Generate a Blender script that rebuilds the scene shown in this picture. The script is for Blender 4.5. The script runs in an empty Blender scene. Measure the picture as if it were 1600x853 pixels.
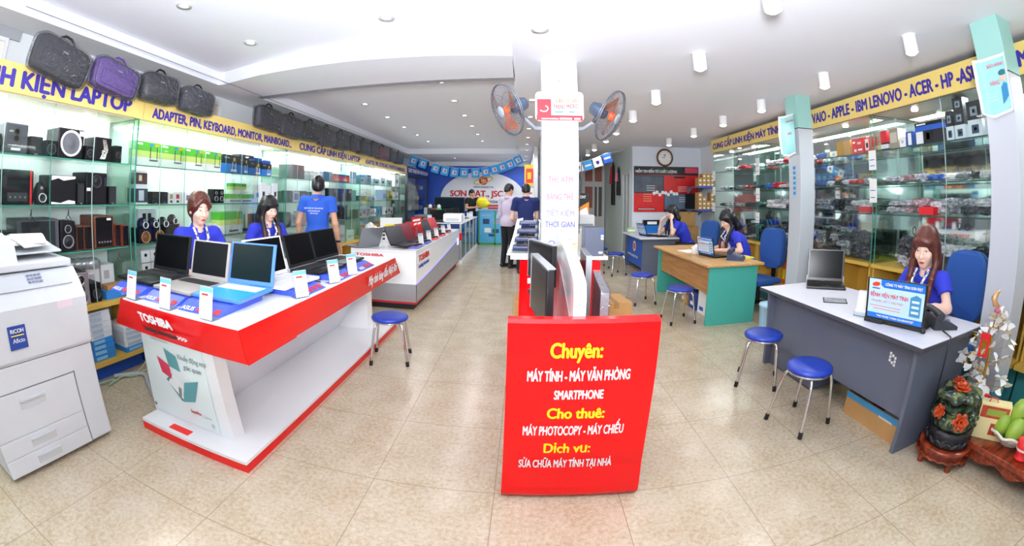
import bpy, bmesh, math, random
import numpy as np
from mathutils import Vector, Matrix, Euler

random.seed(7)
PI = math.pi
SC = bpy.context.scene
COL = SC.collection

# ------------------------------------------------------------------ camera
# wide fisheye lens, horizon above the middle of the frame (vertical shift)
EYE = (0.0, 0.0, 1.5)
LENS_A, LENS_B = 1.2892, -0.0453          # theta = A r + B r^3, r in half frame widths
PITCH, YAW, ROLL = 0.0272, 0.1031, -0.0128
CX, CY = 750.1, 289.5
cam = bpy.data.cameras.new('camera')
camo = bpy.data.objects.new('camera', cam)
COL.objects.link(camo)
cam.type = 'PANO'
cam.panorama_type = 'FISHEYE_LENS_POLYNOMIAL'
cam.sensor_fit = 'HORIZONTAL'
cam.sensor_width = 16.0
cam.fisheye_fov = PI
cam.fisheye_polynomial_k0 = 0.0
cam.fisheye_polynomial_k1 = -LENS_A / 8
cam.fisheye_polynomial_k2 = 0.0
cam.fisheye_polynomial_k3 = -LENS_B / 512
cam.fisheye_polynomial_k4 = 0.0
cam.shift_x = (800 - CX) / 1600
cam.shift_y = -(426.5 - CY) / 853
cam.clip_start = 0.02
camo.matrix_world = (Matrix.Translation(EYE) @ Matrix.Rotation(YAW, 4, 'Z') @ Matrix.Rotation(PITCH, 4, 'X')
                     @ Matrix.Rotation(ROLL, 4, 'Y') @ Matrix.Rotation(PI / 2, 4, 'X'))
SC.camera = camo

# ------------------------------------------------------------------ light and exposure
SC.view_settings.view_transform = 'Standard'
SC.view_settings.look = 'None'
SC.view_settings.exposure = 0.0
SC.view_settings.gamma = 1.0
SC.view_settings.use_curve_mapping = False
SC.cycles.max_bounces = 8
SC.cycles.diffuse_bounces = 4
SC.cycles.glossy_bounces = 4
SC.cycles.transparent_max_bounces = 24
SC.cycles.sample_clamp_indirect = 6
DAY = 1.0            # daylight through the open shop front behind the camera
LAMP = 9.0          # watts of each ceiling downlight
CAN = 10.0           # watts of each can lamp
world = bpy.data.worlds.new('daylight')
SC.world = world
world.use_nodes = True
world.node_tree.nodes['Background'].inputs[0].default_value = (0.84, 0.92, 1.0, 1)
world.node_tree.nodes['Background'].inputs[1].default_value = DAY

def lamp(name, loc, watts, size=0.08, color=(.95, .97, 1.), spot=None, rot=(0, 0, 0)):
    L = bpy.data.lights.new(name, 'SPOT' if spot else 'POINT')
    L.energy = watts; L.color = color; L.shadow_soft_size = size
    if spot:
        L.spot_size = spot; L.spot_blend = .6
    o = bpy.data.objects.new(name, L); COL.objects.link(o)
    o.location = loc; o.rotation_euler = rot
    return o

# photographer's flash held by the camera and bounced off the ceiling
BOUNCE = 265.0
fl = bpy.data.lights.new('bounce_flash', 'AREA'); fl.shape = 'DISK'; fl.size = .5; fl.energy = BOUNCE; fl.color = (.9, .94, 1.); fl.spread = math.radians(170)
flo = bpy.data.objects.new('bounce_flash', fl); COL.objects.link(flo); flo.location = (-.1, -.3, 1.75); flo.rotation_euler = (math.radians(180 - 44), 0, 0)

# ------------------------------------------------------------------ materials
def lin(h):
    if isinstance(h, str):
        h = h.lstrip('#'); h = [int(h[i:i + 2], 16) / 255 for i in (0, 2, 4)]
    return tuple((c / 12.92 if c <= .04045 else ((c + .055) / 1.055) ** 2.4) for c in h) + (1,)

_M = {}
def mat(name, color, rough=.5, metal=0., var=0., scale=8., bump=0., bscale=40., emit=0., spec=.5, coat=0.):
    if name in _M: return _M[name]
    m = bpy.data.materials.new(name); m.use_nodes = True
    nt = m.node_tree; p = nt.nodes['Principled BSDF']
    c = lin(color)
    p.inputs['Base Color'].default_value = c
    p.inputs['Roughness'].default_value = rough
    p.inputs['Metallic'].default_value = metal
    p.inputs['Specular IOR Level'].default_value = spec
    if coat: p.inputs['Coat Weight'].default_value = coat
    if emit:
        p.inputs['Emission Color'].default_value = c
        p.inputs['Emission Strength'].default_value = emit
    if var or bump:
        tc = nt.nodes.new('ShaderNodeTexCoord')
    if var:
        n = nt.nodes.new('ShaderNodeTexNoise'); n.inputs['Scale'].default_value = scale; n.inputs['Detail'].default_value = 4
        r = nt.nodes.new('ShaderNodeMapRange'); r.inputs['To Min'].default_value = 1 - var; r.inputs['To Max'].default_value = 1 + var
        r.inputs['From Min'].default_value = .25; r.inputs['From Max'].default_value = .75
        mx = nt.nodes.new('ShaderNodeVectorMath'); mx.operation = 'SCALE'
        mx.inputs[0].default_value = c[:3]
        nt.links.new(tc.outputs['Object'], n.inputs['Vector']); nt.links.new(n.outputs['Fac'], r.inputs['Value'])
        nt.links.new(r.outputs[0], mx.inputs['Scale']); nt.links.new(mx.outputs[0], p.inputs['Base Color'])
    if bump:
        n2 = nt.nodes.new('ShaderNodeTexNoise'); n2.inputs['Scale'].default_value = bscale; n2.inputs['Detail'].default_value = 3
        b = nt.nodes.new('ShaderNodeBump'); b.inputs['Strength'].default_value = bump; b.inputs['Distance'].default_value = .01
        nt.links.new(tc.outputs['Object'], n2.inputs['Vector']); nt.links.new(n2.outputs['Fac'], b.inputs['Height'])
        nt.links.new(b.outputs[0], p.inputs['Normal'])
    _M[name] = m
    return m

def clear_mat(name, tint, base=.06, edge=.75, rough=.03, solid=0., solid_color='#ffffff', bump=0., bscale=25.):
    """thin clear sheet: lets light through, mirrors at a slant"""
    if name in _M: return _M[name]
    m = bpy.data.materials.new(name); m.use_nodes = True; nt = m.node_tree; nt.nodes.clear()
    out = nt.nodes.new('ShaderNodeOutputMaterial')
    tr = nt.nodes.new('ShaderNodeBsdfTransparent'); tr.inputs[0].default_value = lin(tint)
    gl = nt.nodes.new('ShaderNodeBsdfGlossy'); gl.inputs['Roughness'].default_value = rough
    fr = nt.nodes.new('ShaderNodeLayerWeight'); fr.inputs[0].default_value = .25
    mr = nt.nodes.new('ShaderNodeMapRange'); mr.inputs['To Min'].default_value = base; mr.inputs['To Max'].default_value = edge
    mix = nt.nodes.new('ShaderNodeMixShader')
    nt.links.new(fr.outputs['Fresnel'], mr.inputs['Value']); nt.links.new(mr.outputs[0], mix.inputs[0])
    last = tr.outputs[0]
    if solid:
        df = nt.nodes.new('ShaderNodeBsdfDiffuse'); df.inputs[0].default_value = lin(solid_color)
        m2 = nt.nodes.new('ShaderNodeMixShader'); m2.inputs[0].default_value = solid
        nt.links.new(tr.outputs[0], m2.inputs[1]); nt.links.new(df.outputs[0], m2.inputs[2]); last = m2.outputs[0]
    if bump:
        tc = nt.nodes.new('ShaderNodeTexCoord'); n2 = nt.nodes.new('ShaderNodeTexNoise'); n2.inputs['Scale'].default_value = bscale
        b = nt.nodes.new('ShaderNodeBump'); b.inputs['Strength'].default_value = bump; b.inputs['Distance'].default_value = .03
        nt.links.new(tc.outputs['Object'], n2.inputs['Vector']); nt.links.new(n2.outputs['Fac'], b.inputs['Height'])
        nt.links.new(b.outputs[0], gl.inputs['Normal']); nt.links.new(b.outputs[0], fr.inputs['Normal'])
    nt.links.new(last, mix.inputs[1]); nt.links.new(gl.outputs[0], mix.inputs[2])
    nt.links.new(mix.outputs[0], out.inputs[0])
    _M[name] = m
    return m

def wood(name, c1, c2, scale=3., rough=.4, axis=0):
    if name in _M: return _M[name]
    m = bpy.data.materials.new(name); m.use_nodes = True; nt = m.node_tree; p = nt.nodes['Principled BSDF']
    tc = nt.nodes.new('ShaderNodeTexCoord'); mp = nt.nodes.new('ShaderNodeMapping')
    s = [12, 12, 12]; s[axis] = 1.2; mp.inputs['Scale'].default_value = s
    n = nt.nodes.new('ShaderNodeTexNoise'); n.inputs['Scale'].default_value = scale; n.inputs['Detail'].default_value = 6
    r = nt.nodes.new('ShaderNodeValToRGB'); r.color_ramp.elements[0].color = lin(c1); r.color_ramp.elements[1].color = lin(c2)
    r.color_ramp.elements[0].position = .35; r.color_ramp.elements[1].position = .65
    nt.links.new(tc.outputs['Object'], mp.inputs[0]); nt.links.new(mp.outputs[0], n.inputs['Vector'])
    nt.links.new(n.outputs['Fac'], r.inputs[0]); nt.links.new(r.outputs[0], p.inputs['Base Color'])
    p.inputs['Roughness'].default_value = rough
    _M[name] = m
    return m

WHITE = mat('white paint', '#f1f1f3', .6)
GLOSSW = mat('gloss white', '#f4f4f6', .25, coat=.3)
CEIL = mat('ceiling paint', '#edeef6', .8)
RED = mat('gloss red acrylic', '#dc0208', .15, spec=.35, coat=.1)
BLACK = mat('black plastic', '#141416', .35)
BLACKM = mat('matt black', '#1a1a1c', .6, var=.1)
DGREY = mat('dark grey plastic', '#35363a', .45)
GREY = mat('grey plastic', '#8b8e94', .45)
SILVER = mat('brushed silver', '#b9bcc2', .3, .7, bump=.02, bscale=90)
CHROME = mat('chrome tube', '#d9d9d9', .12, 1.)
BLUE = mat('royal blue vinyl', '#1c3aa2', .35, bump=.03)
NAVY = mat('navy print', '#1c1c78', .5)
YEL = mat('yellow laminate', '#d9b04e', .45, var=.06, scale=5)
YSIGN = mat('yellow sign board', '#f3d67e', .4)
TEAL = mat('teal laminate', '#2f8f88', .45)
PRINTW = mat('white print', '#f6f6f6', .5)
PRINTK = mat('black print', '#1b1b1e', .5)
PRINTR = mat('red print', '#d61c20', .5)
PRINTB = mat('blue print', '#1f55c4', .5)
PRINTY = mat('yellow print', '#ffe21a', .45)
PRINTG = mat('grey print', '#9a9a9e', .5)
CARD = mat('brown cardboard', '#b58a55', .8, var=.08, scale=6)
PAPER = mat('white paper', '#ecebe8', .7)
GLASS = clear_mat('clear cabinet glass', '#f9fcfb', .02, .4)
GLASSG = clear_mat('green glass', '#f2faf7', .03, .45)
GEDGE = mat('green glass edge', '#3f8f7c', .2)
BAGP = clear_mat('clear plastic film', '#f4f6fa', .045, .7, .08, solid=.02, bump=1., bscale=30.)
ACRYL = clear_mat('clear acrylic', '#f2f7fb', .05, .6)
MIRROR = mat('tinted mirror', '#e3efee', .04, 1.)
LENS = mat('lit lamp lens', '#fff8ee', .5, emit=14)
ORANGE = mat('orange plastic', '#f4652a', .35)

# ------------------------------------------------------------------ mesh helpers
class MB:
    """collects shapes, links them as ONE mesh object"""
    def __init__(s): s.v = []; s.f = []; s.m = []; s.sm = []
    def add(s, vs, fs, mi=0, smooth=False):
        o = len(s.v); s.v += [tuple(v) for v in vs]
        for f in fs: s.f.append(tuple(i + o for i in f)); s.m.append(mi); s.sm.append(smooth)
        return s
    def box(s, x0, y0, z0, x1, y1, z1, mi=0, bev=0.):
        if bev <= 0:
            vs = [(x0, y0, z0), (x1, y0, z0), (x1, y1, z0), (x0, y1, z0), (x0, y0, z1), (x1, y0, z1), (x1, y1, z1), (x0, y1, z1)]
            return s.add(vs, [(0, 3, 2, 1), (4, 5, 6, 7), (0, 1, 5, 4), (1, 2, 6, 5), (2, 3, 7, 6), (3, 0, 4, 7)], mi)
        bm = bmesh.new(); bmesh.ops.create_cube(bm, size=1)
        bmesh.ops.scale(bm, vec=(x1 - x0, y1 - y0, z1 - z0), verts=bm.verts)
        bmesh.ops.translate(bm, vec=((x0 + x1) / 2, (y0 + y1) / 2, (z0 + z1) / 2), verts=bm.verts)
        bmesh.ops.bevel(bm, geom=list(bm.edges), offset=bev, segments=2, profile=.6, affect='EDGES')
        bm.verts.index_update(); s.add([v.co[:] for v in bm.verts], [[v.index for v in f.verts] for f in bm.faces], mi); bm.free()
        return s
    def quad(s, a, b, c, d, mi=0): return s.add([a, b, c, d], [(0, 1, 2, 3)], mi)
    def poly(s, pts, mi=0): return s.add(pts, [tuple(range(len(pts)))], mi)
    def prism(s, pts, vec, mi=0, smooth=False):
        """pts: a planar outline, extruded along vec"""
        n = len(pts); vec = Vector(vec)
        vs = [tuple(p) for p in pts] + [tuple(Vector(p) + vec) for p in pts]
        fs = [tuple(range(n))[::-1], tuple(range(n, 2 * n))]
        s.add(vs, fs, mi)
        s.add(vs, [(i, (i + 1) % n, (i + 1) % n + n, i + n) for i in range(n)], mi, smooth)
        return s
    def rev(s, prof, c=(0, 0, 0), n=20, mi=0, axis='z', smooth=True, caps=True):
        """prof: (radius, height) along the axis"""
        vs = []; fs = []
        for r, h in prof:
            for k in range(n):
                a = 2 * PI * k / n; x, y = r * math.cos(a), r * math.sin(a)
                p = {'z': (x, y, h), 'y': (x, h, y), 'x': (h, x, y)}[axis]
                vs.append((p[0] + c[0], p[1] + c[1], p[2] + c[2]))
        for j in range(len(prof) - 1):
            for k in range(n):
                fs.append((j * n + k, j * n + (k + 1) % n, (j + 1) * n + (k + 1) % n, (j + 1) * n + k))
        s.add(vs, fs, mi, smooth)
        if caps:
            if prof[0][0] > 1e-5: s.add(vs[:n], [tuple(range(n))[::-1]], mi)
            if prof[-1][0] > 1e-5: s.add(vs[-n:], [tuple(range(n))], mi)
        return s
    def tube(s, pts, r, n=8, mi=0, closed=False):
        pts = [Vector(p) for p in pts]; rs = r if isinstance(r, (list, tuple)) else [r] * len(pts)
        N = len(pts); vs = []; up = Vector((0, 0, 1)); prev = None
        for i, p in enumerate(pts):
            if closed: d = pts[(i + 1) % N] - pts[i - 1]
            else: d = pts[min(i + 1, N - 1)] - pts[max(i - 1, 0)]
            d.normalize()
            if prev is None:
                a = up if abs(d.z) < .9 else Vector((1, 0, 0)); u = d.cross(a).normalized()
            else:
                u = (prev - d * prev.dot(d)).normalized()
            prev = u; w = d.cross(u)
            for k in range(n):
                t = 2 * PI * k / n; vs.append(p + (u * math.cos(t) + w * math.sin(t)) * rs[i])
        fs = []
        for j in range(N if closed else N - 1):
            j2 = (j + 1) % N
            for k in range(n): fs.append((j * n + k, j * n + (k + 1) % n, j2 * n + (k + 1) % n, j2 * n + k))
        s.add(vs, fs, mi, True)
        if not closed:
            s.add(vs[:n], [tuple(range(n))[::-1]], mi); s.add(vs[-n:], [tuple(range(n))], mi)
        return s
    def ball(s, c, r, n=14, mi=0):
        r = r if isinstance(r, (tuple, list)) else (r, r, r); m = max(6, n // 2)
        vs = [(c[0], c[1], c[2] - r[2])]
        for j in range(1, m):
            a = -PI / 2 + PI * j / m
            for k in range(n):
                b = 2 * PI * k / n; vs.append((c[0] + r[0] * math.cos(a) * math.cos(b), c[1] + r[1] * math.cos(a) * math.sin(b), c[2] + r[2] * math.sin(a)))
        vs.append((c[0], c[1], c[2] + r[2])); L = len(vs) - 1; fs = []
        for k in range(n): fs.append((0, 1 + (k + 1) % n, 1 + k)); fs.append((L, 1 + (m - 2) * n + k, 1 + (m - 2) * n + (k + 1) % n))
        for j in range(m - 2):
            for k in range(n): fs.append((1 + j * n + k, 1 + j * n + (k + 1) % n, 1 + (j + 1) * n + (k + 1) % n, 1 + (j + 1) * n + k))
        return s.add(vs, fs, mi, True)
    def xf(s, M):
        s.v = [tuple(M @ Vector(v)) for v in s.v]; return s
    def mesh(s, name, mats):
        me = bpy.data.meshes.new(name); me.from_pydata(s.v, [], s.f)
        for m in (mats if isinstance(mats, (list, tuple)) else [mats]): me.materials.append(m)
        me.polygons.foreach_set('material_index', s.m); me.polygons.foreach_set('use_smooth', s.sm)
        me.update(); return me
    def build(s, name, mats, parent=None):
        o = bpy.data.objects.new(name, s.mesh(name, mats)); COL.objects.link(o)
        if parent is not None: o.parent = parent
        return o

def tag(o, label, cat, group=None):
    o['label'] = label; o['category'] = cat
    if group: o['group'] = group
    return o
def thing(name, label, cat, loc=(0, 0, 0), rz=0., group=None):
    o = bpy.data.objects.new(name, None); COL.objects.link(o); o.empty_display_size = .1
    o.location = loc; o.rotation_euler = (0, 0, rz)
    return tag(o, label, cat, group)
def struct(name, mb, mats):
    o = mb.build(name, mats); o['kind'] = 'structure'; return o
_kids = {}
def copy_tree(o, parent=None):
    c = o.copy(); COL.objects.link(c)
    if parent is not None: c.parent = parent
    for ch in list(o.children): copy_tree(ch, c)
    return c
def dup(o, loc, rz=0., label=None, group=None, scale=None):
    c = copy_tree(o); c.location = loc; c.rotation_euler = (0, 0, rz)
    if label: c['label'] = label
    if group: c['group'] = group
    if scale: c.scale = scale if isinstance(scale, (tuple, list)) else (scale,) * 3
    return c

# lettering: solid flat letters as one mesh. org = left end of the baseline, xd = reading direction, yd = up
_capH = None
_HORN = {'Ơ': 'O', 'Ờ': 'Ò', 'Ớ': 'Ó', 'Ợ': 'Ọ', 'ơ': 'o', 'ờ': 'ò', 'ớ': 'ó', 'ợ': 'ọ'}
def text_mesh(body, bold=0., res=3):
    hs_ = [i for i, c in enumerate(body) if c in _HORN]
    if hs_:                                  # horned O: the plain letter plus its horn
        plain = ''.join(_HORN.get(c, c) for c in body)
        vs, fs = text_mesh(plain, bold, res); vs = vs.tolist()
        for i in hs_:
            xr = text_mesh(plain[:i + 1], bold, res)[0][:, 0].max(); up = body[i].isupper(); t_ = .62 if up else .42; n0 = len(vs)
            vs += [[xr - .13, t_ - .05, 0], [xr - .02, t_ - .05, 0], [xr + .1, t_ + .1, 0], [xr + .02, t_ + .13, 0], [xr - .06, t_ + .03, 0]]; fs.append([n0 + q for q in range(5)])
        return np.array(vs), fs
    cu = bpy.data.curves.new('lettering', 'FONT'); cu.body = body; cu.size = 1; cu.resolution_u = res
    cu.align_x = 'LEFT'
    t = bpy.data.objects.new('lettering', cu); COL.objects.link(t)
    dg = bpy.context.evaluated_depsgraph_get(); me = bpy.data.meshes.new_from_object(t.evaluated_get(dg))
    bpy.data.objects.remove(t); bpy.data.curves.remove(cu)
    vs = np.array([v.co[:] for v in me.vertices]) if len(me.vertices) else np.zeros((1, 3))
    fs = [list(p.vertices) for p in me.polygons]; bpy.data.meshes.remove(me)
    return vs, fs
def text(body, org, xd, yd, h, w=None, m=None, parent=None, bold=0., align='l', name='lettering', lift=.002, res=3, slant=0.):
    """h: capital height, w: total width (None keeps the natural shape)"""
    vs, fs = text_mesh(body, res=res)
    x0, x1 = vs[:, 0].min(), vs[:, 0].max()
    sy = h / .69; sx = (w / (x1 - x0)) if w else sy
    ox = {'l': -x0, 'c': -(x0 + x1) / 2, 'r': -x1}[align]
    xd = Vector(xd).normalized(); yd = Vector(yd).normalized(); nd = xd.cross(yd)
    mb = MB(); k = 0
    offs = [(0, 0)] if not bold else [(-1, 0), (1, 0), (0, .5), (0, -.5)] + ([(-.5, .3), (.5, -.3)] if bold > .05 else [])
    for dx, dy in offs:
        X = (vs[:, 0] + ox) * sx + dx * bold * h * min(1., .8 * sx / sy) + slant * vs[:, 1] * sy; Y = vs[:, 1] * sy + dy * bold * h
        P = [Vector(org) + xd * float(a) + yd * float(b) + nd * (lift + k * .0003) for a, b in zip(X, Y)]
        mb.add(P, fs); k += 1
    return mb.build(name, m or PRINTK, parent)

def patch(mb, org, xd, yd, x0, y0, x1, y1, mi=0, lift=.001):
    xd = Vector(xd); yd = Vector(yd); n = xd.cross(yd); o = Vector(org) + n * lift
    mb.quad(o + xd * x0 + yd * y0, o + xd * x1 + yd * y0, o + xd * x1 + yd * y1, o + xd * x0 + yd * y1, mi)
    return mb
# ------------------------------------------------------------------ room shell
ZC, ZT = 2.64, 2.78           # ceiling, raised tray

def floor_material():
    m = bpy.data.materials.new('polished speckled tile'); m.use_nodes = True; nt = m.node_tree; p = nt.nodes['Principled BSDF']
    L = nt.links.new
    tc = nt.nodes.new('ShaderNodeTexCoord'); sep = nt.nodes.new('ShaderNodeSeparateXYZ'); L(tc.outputs['Object'], sep.inputs[0])
    def math_(op, a, b=None):
        n = nt.nodes.new('ShaderNodeMath'); n.operation = op
        for i, q in enumerate((a, b)):
            if q is None: continue
            if isinstance(q, (int, float)): n.inputs[i].default_value = q
            else: L(q, n.inputs[i])
        return n.outputs[0]
    def groove(s, off, per):
        f = math_('FRACT', math_('DIVIDE', math_('ADD', s, 50 * per - off), per))
        d = math_('MINIMUM', f, math_('SUBTRACT', 1.0, f))
        return math_('LESS_THAN', d, .0035)
    gr = math_('MAXIMUM', groove(sep.outputs[0], -.71, .63), groove(sep.outputs[1], 1.65, .635))
    n1 = nt.nodes.new('ShaderNodeTexNoise'); n1.inputs['Scale'].default_value = 42; n1.inputs['Detail'].default_value = 5; n1.inputs['Roughness'].default_value = .75
    n2 = nt.nodes.new('ShaderNodeTexNoise'); n2.inputs['Scale'].default_value = 5; n2.inputs['Detail'].default_value = 3
    for n in (n1, n2): L(tc.outputs['Object'], n.inputs['Vector'])
    r = nt.nodes.new('ShaderNodeValToRGB'); e = r.color_ramp.elements
    e[0].position = .34; e[0].color = lin('#a08b6e'); e[1].position = .66; e[1].color = lin('#cfc4b2')
    x = e.new(.5); x.color = lin('#bbac93')
    s = math_('ADD', math_('MULTIPLY', n1.outputs['Fac'], .75), math_('MULTIPLY', n2.outputs['Fac'], .25)); L(s, r.inputs[0])
    mx = nt.nodes.new('ShaderNodeMix'); mx.data_type = 'RGBA'; L(gr, mx.inputs[0]); L(r.outputs[0], mx.inputs[6]); mx.inputs[7].default_value = lin('#8d7a62')
    L(mx.outputs[2], p.inputs['Base Color'])
    p.inputs['Roughness'].default_value = .22; p.inputs['Specular IOR Level'].default_value = .5
    return m
struct('floor', MB().box(-3.7, -2.2, -.12, 4.4, 15.2, 0), floor_material())

cl = MB()
arc1 = [(-3.1, 3.26), (-2.5, 3.13), (-1.9, 3.06), (-1.37, 3.03), (-.7, 3.04), (-.07, 3.09)]
arc2 = [(-3.1, 3.88), (-2.5, 3.84), (-1.98, 3.8), (-1.4, 3.76), (-.82, 3.72), (-.06, 3.69)]
H = ZT - ZC + .02
cl.box(-.07, -2.2, ZC, 4.4, 15.2, ZC + .3)                                   # flat part on the right
cl.box(-3.7, -2.2, ZC, -3.18, 3.26, ZT + .02)                                # strip over the left cabinets
cl.box(-3.7, 3.26, ZC, -3.1, 10.6, ZT + .02)
cl.prism([(x, y, ZC) for x, y in arc1] + [(x, y, ZC) for x, y in arc2[::-1]], (0, 0, H))   # bowed drop between the two trays
cl.box(-3.7, 10.6, ZC, -.07, 15.2, ZT + .02)
cl.box(-3.7, -2.2, ZT, -.07, 15.2, ZT + .16)                                 # tray tops
struct('ceiling', cl, CEIL)
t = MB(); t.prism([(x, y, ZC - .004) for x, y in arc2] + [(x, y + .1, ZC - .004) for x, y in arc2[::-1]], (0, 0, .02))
struct('trim_1', t, mat('ceiling strip grey', '#9c9aa2', .7))  # grey cover strip along the near edge of the far tray
t = MB().box(-3.1, 13.1, 2.5, .3, 13.2, ZC); struct('trim_2', t, WHITE)

WALLW = mat('wall white', '#e9ecef', .7)
struct('wall_left', MB().box(-3.75, -2.2, 0, -3.58, 13.4, ZC), WALLW)
struct('wall_right', MB().box(4.2, -2.2, 0, 4.35, 8.7, ZC), WALLW)
struct('wall_inner', MB().box(2.5, 8.7, 0, 4.35, 8.82, ZC), mat('cool white wall', '#dfe3ee', .7))
dw = MB(); WD = mat('pale green wall', '#cfdcd8', .6)
dw.box(2.5, 8.82, 0, 2.62, 8.9, ZC).box(2.5, 9.6, 0, 2.62, 15.0, ZC).box(2.5, 8.9, 2.12, 2.62, 9.6, ZC)
struct('wall_passage', dw, WD)
struct('wall_stairs', MB().box(.32, 15.0, 0, 2.62, 15.15, ZC), WALLW)
struct('wall_back', MB().box(-3.6, 13.2, 0, .32, 13.35, ZC), mat('blue feature wall', '#2458cc', .4))
struct('wall_partition', MB().box(.3, 9.0, 0, .38, 13.35, ZC), WALLW)

# glazed door in the passage wall
dr = MB(); dr.box(2.49, 8.9, 0, 2.56, 8.97, 2.12).box(2.49, 9.53, 0, 2.56, 9.6, 2.12).box(2.49, 8.97, 2.04, 2.56, 9.53, 2.12).box(2.5, 8.97, 0, 2.55, 9.53, .2).box(2.5, 9.22, .2, 2.55, 9.28, 2.04)
d1 = struct('door_1', dr, mat('door aluminium', '#d5d9da', .4, .2))
gp = MB().box(2.515, 8.97, .2, 2.525, 9.53, 2.04).build('door_pane', mat('frosted door pane', '#9aa7a4', .15), d1)

# band of wall and narrow window above the left cabinets
w = MB(); w.box(-3.58, -2.2, 2.56, -3.55, 1.1, ZC)
struct('trim_3', w, mat('grey trim', '#a9abb2', .6))
for k, (a, b) in enumerate(((-1.5, 1.0), (3.2, 3.75))):
    w = MB().box(-3.585, a, 2.3, -3.55, b, 2.34).box(-3.585, a, 2.53, -3.55, b, 2.56).box(-3.585, b - .03, 2.34, -3.55, b, 2.53)
    o = struct('window_%d' % (k + 1), w, WHITE)
    MB().box(-3.58, a, 2.34, -3.57, b - .03, 2.53).build('window_pane', mat('frosted window', '#f4ede6', .3), o)

# ------------------------------------------------------------------ columns
def column(name, x0, y0, x1, y1, zt, zb, cl_, lower=True):
    o = MB().box(x0, y0, zb, x1, y1, zt - .008, bev=.006).build(name, cl_); o['kind'] = 'structure'
    MB().box(x0 + .004, y0 + .004, zt - .008, x1 - .004, y1 - .004, zt).build('seam', BLACKM, o)
    MB().box(x0, y0, zt, x1, y1, ZC).build('teal_top', mat('pale teal panel', '#9ccdc6', .4), o)
    MB().box(x0 + .003, y0 + .003, 0, x1 - .003, y1 - .003, zb).build('teal_foot', mat('teal foot', '#3f8f98', .4), o)
    return o
CLAD = mat('grey column cladding', '#c3c6d0', .35, bump=.01)
column('column', 3.1, 1.19, 3.34, 1.43, 2.27, .27, CLAD)
column('column', 3.1, 3.73, 3.32, 3.95, 2.27, .27, mat('grey column cladding light', '#b9bfc6', .35))
wc = struct('pillar', MB().box(.17, 3.25, 0, .475, 3.56, ZC), mat('bright white gloss', '#e6e7ea', .4))

# ------------------------------------------------------------------ lamps
RING = mat('white lamp ring', '#d9d9dc', .35, .2)
def make_downlight(z=0):
    t = thing('ceiling_downlight', 'x', 'ceiling light')
    MB().rev([(.035, -.004), (.06, -.008), (.062, 0), (.035, .001)], n=20, caps=False).build('trim_ring', RING, t)
    MB().rev([(.0, .002), (.036, .002)], n=20, caps=False).build('lamp_lens', LENS, t)
    return t
dl = make_downlight(); first = True
ordn = ['nearest', 'second', 'third', 'fourth', 'fifth', 'sixth', 'seventh', 'eighth', 'ninth', 'tenth']
def put_down(x, y, z, label, w=LAMP):
    global first
    o = dl if first else dup(dl, (x, y, z), 0)
    first = False
    o.location = (x, y, z - .003); o['label'] = label; o['group'] = 'round downlights recessed in the ceiling'
    lamp('downlight', (x, y, z - .06), w * (2.4 if y > 6.5 else 1.), .05, spot=2.6)
for i, (x, y, wd) in enumerate([(-2.27, 1.82, 'left'), (-2.27, 2.65, 'middle'), (-.96, 2.54, 'right')]):
    put_down(x, y, ZT, 'round recessed downlight in the near raised ceiling tray, %s one of its three' % wd)
for side, x in (('left', -2.19), ('right', -.9)):
    for k, y in enumerate((4.27, 5.18, 6.16, 7.13, 8.1, 9.1)):
        put_down(x, y, ZT, 'round recessed downlight in the long far ceiling tray, %s row, %s from the near end' % (side, ordn[k]))
for k, y in enumerate((2.55, 4.6, 5.6, 6.6, 7.6, 8.6, 9.7, 11.2, 12.5)):
    put_down(.13, y, ZC, 'round downlight in the flat ceiling strip left of the white pillar, %s from the front' % ordn[k])
for k, (x, y) in enumerate(((-2.0, 11.8), (-1.3, 11.3), (-.5, 11.6))):
    put_down(x, y, ZC, 'round downlight by the far blue wall ceiling, %s of three' % ('left', 'middle', 'right')[k], LAMP)
def make_can():
    t = thing('ceiling_can_light', 'x', 'ceiling light')
    MB().rev([(.052, -.13), (.056, -.12), (.056, -.004), (.065, 0)], n=20, caps=False).build('can_body', GLOSSW, t)
    MB().rev([(0, -.148), (.025, -.146), (.042, -.136), (.05, -.122)], n=20, caps=False).build('lamp_lens', LENS, t)
    return t
can = make_can(); cf = True
for side, x0, ys in (('left', 1.4, (1.76, 2.86, 4.07, 5.11, 6.2, 7.12, 8.45, 9.5)), ('right', 2.84, (1.86, 2.95, 4.12, 5.14, 6.2, 7.4))):
    for k, y in enumerate(ys):
        o = can if cf else dup(can, (0, 0, 0)); cf = False
        x = x0 + (.03 * k if side == 'left' else .01 * k)
        o.location = (x, y, ZC); o['label'] = 'white cylinder can lamp on the right ceiling, %s row, %s from the front' % (side, ordn[k])
        o['group'] = 'white can lamps on the right ceiling'
        lamp('can_light', (x, y, ZC - .2), CAN, .05, spot=2.7)
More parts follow.
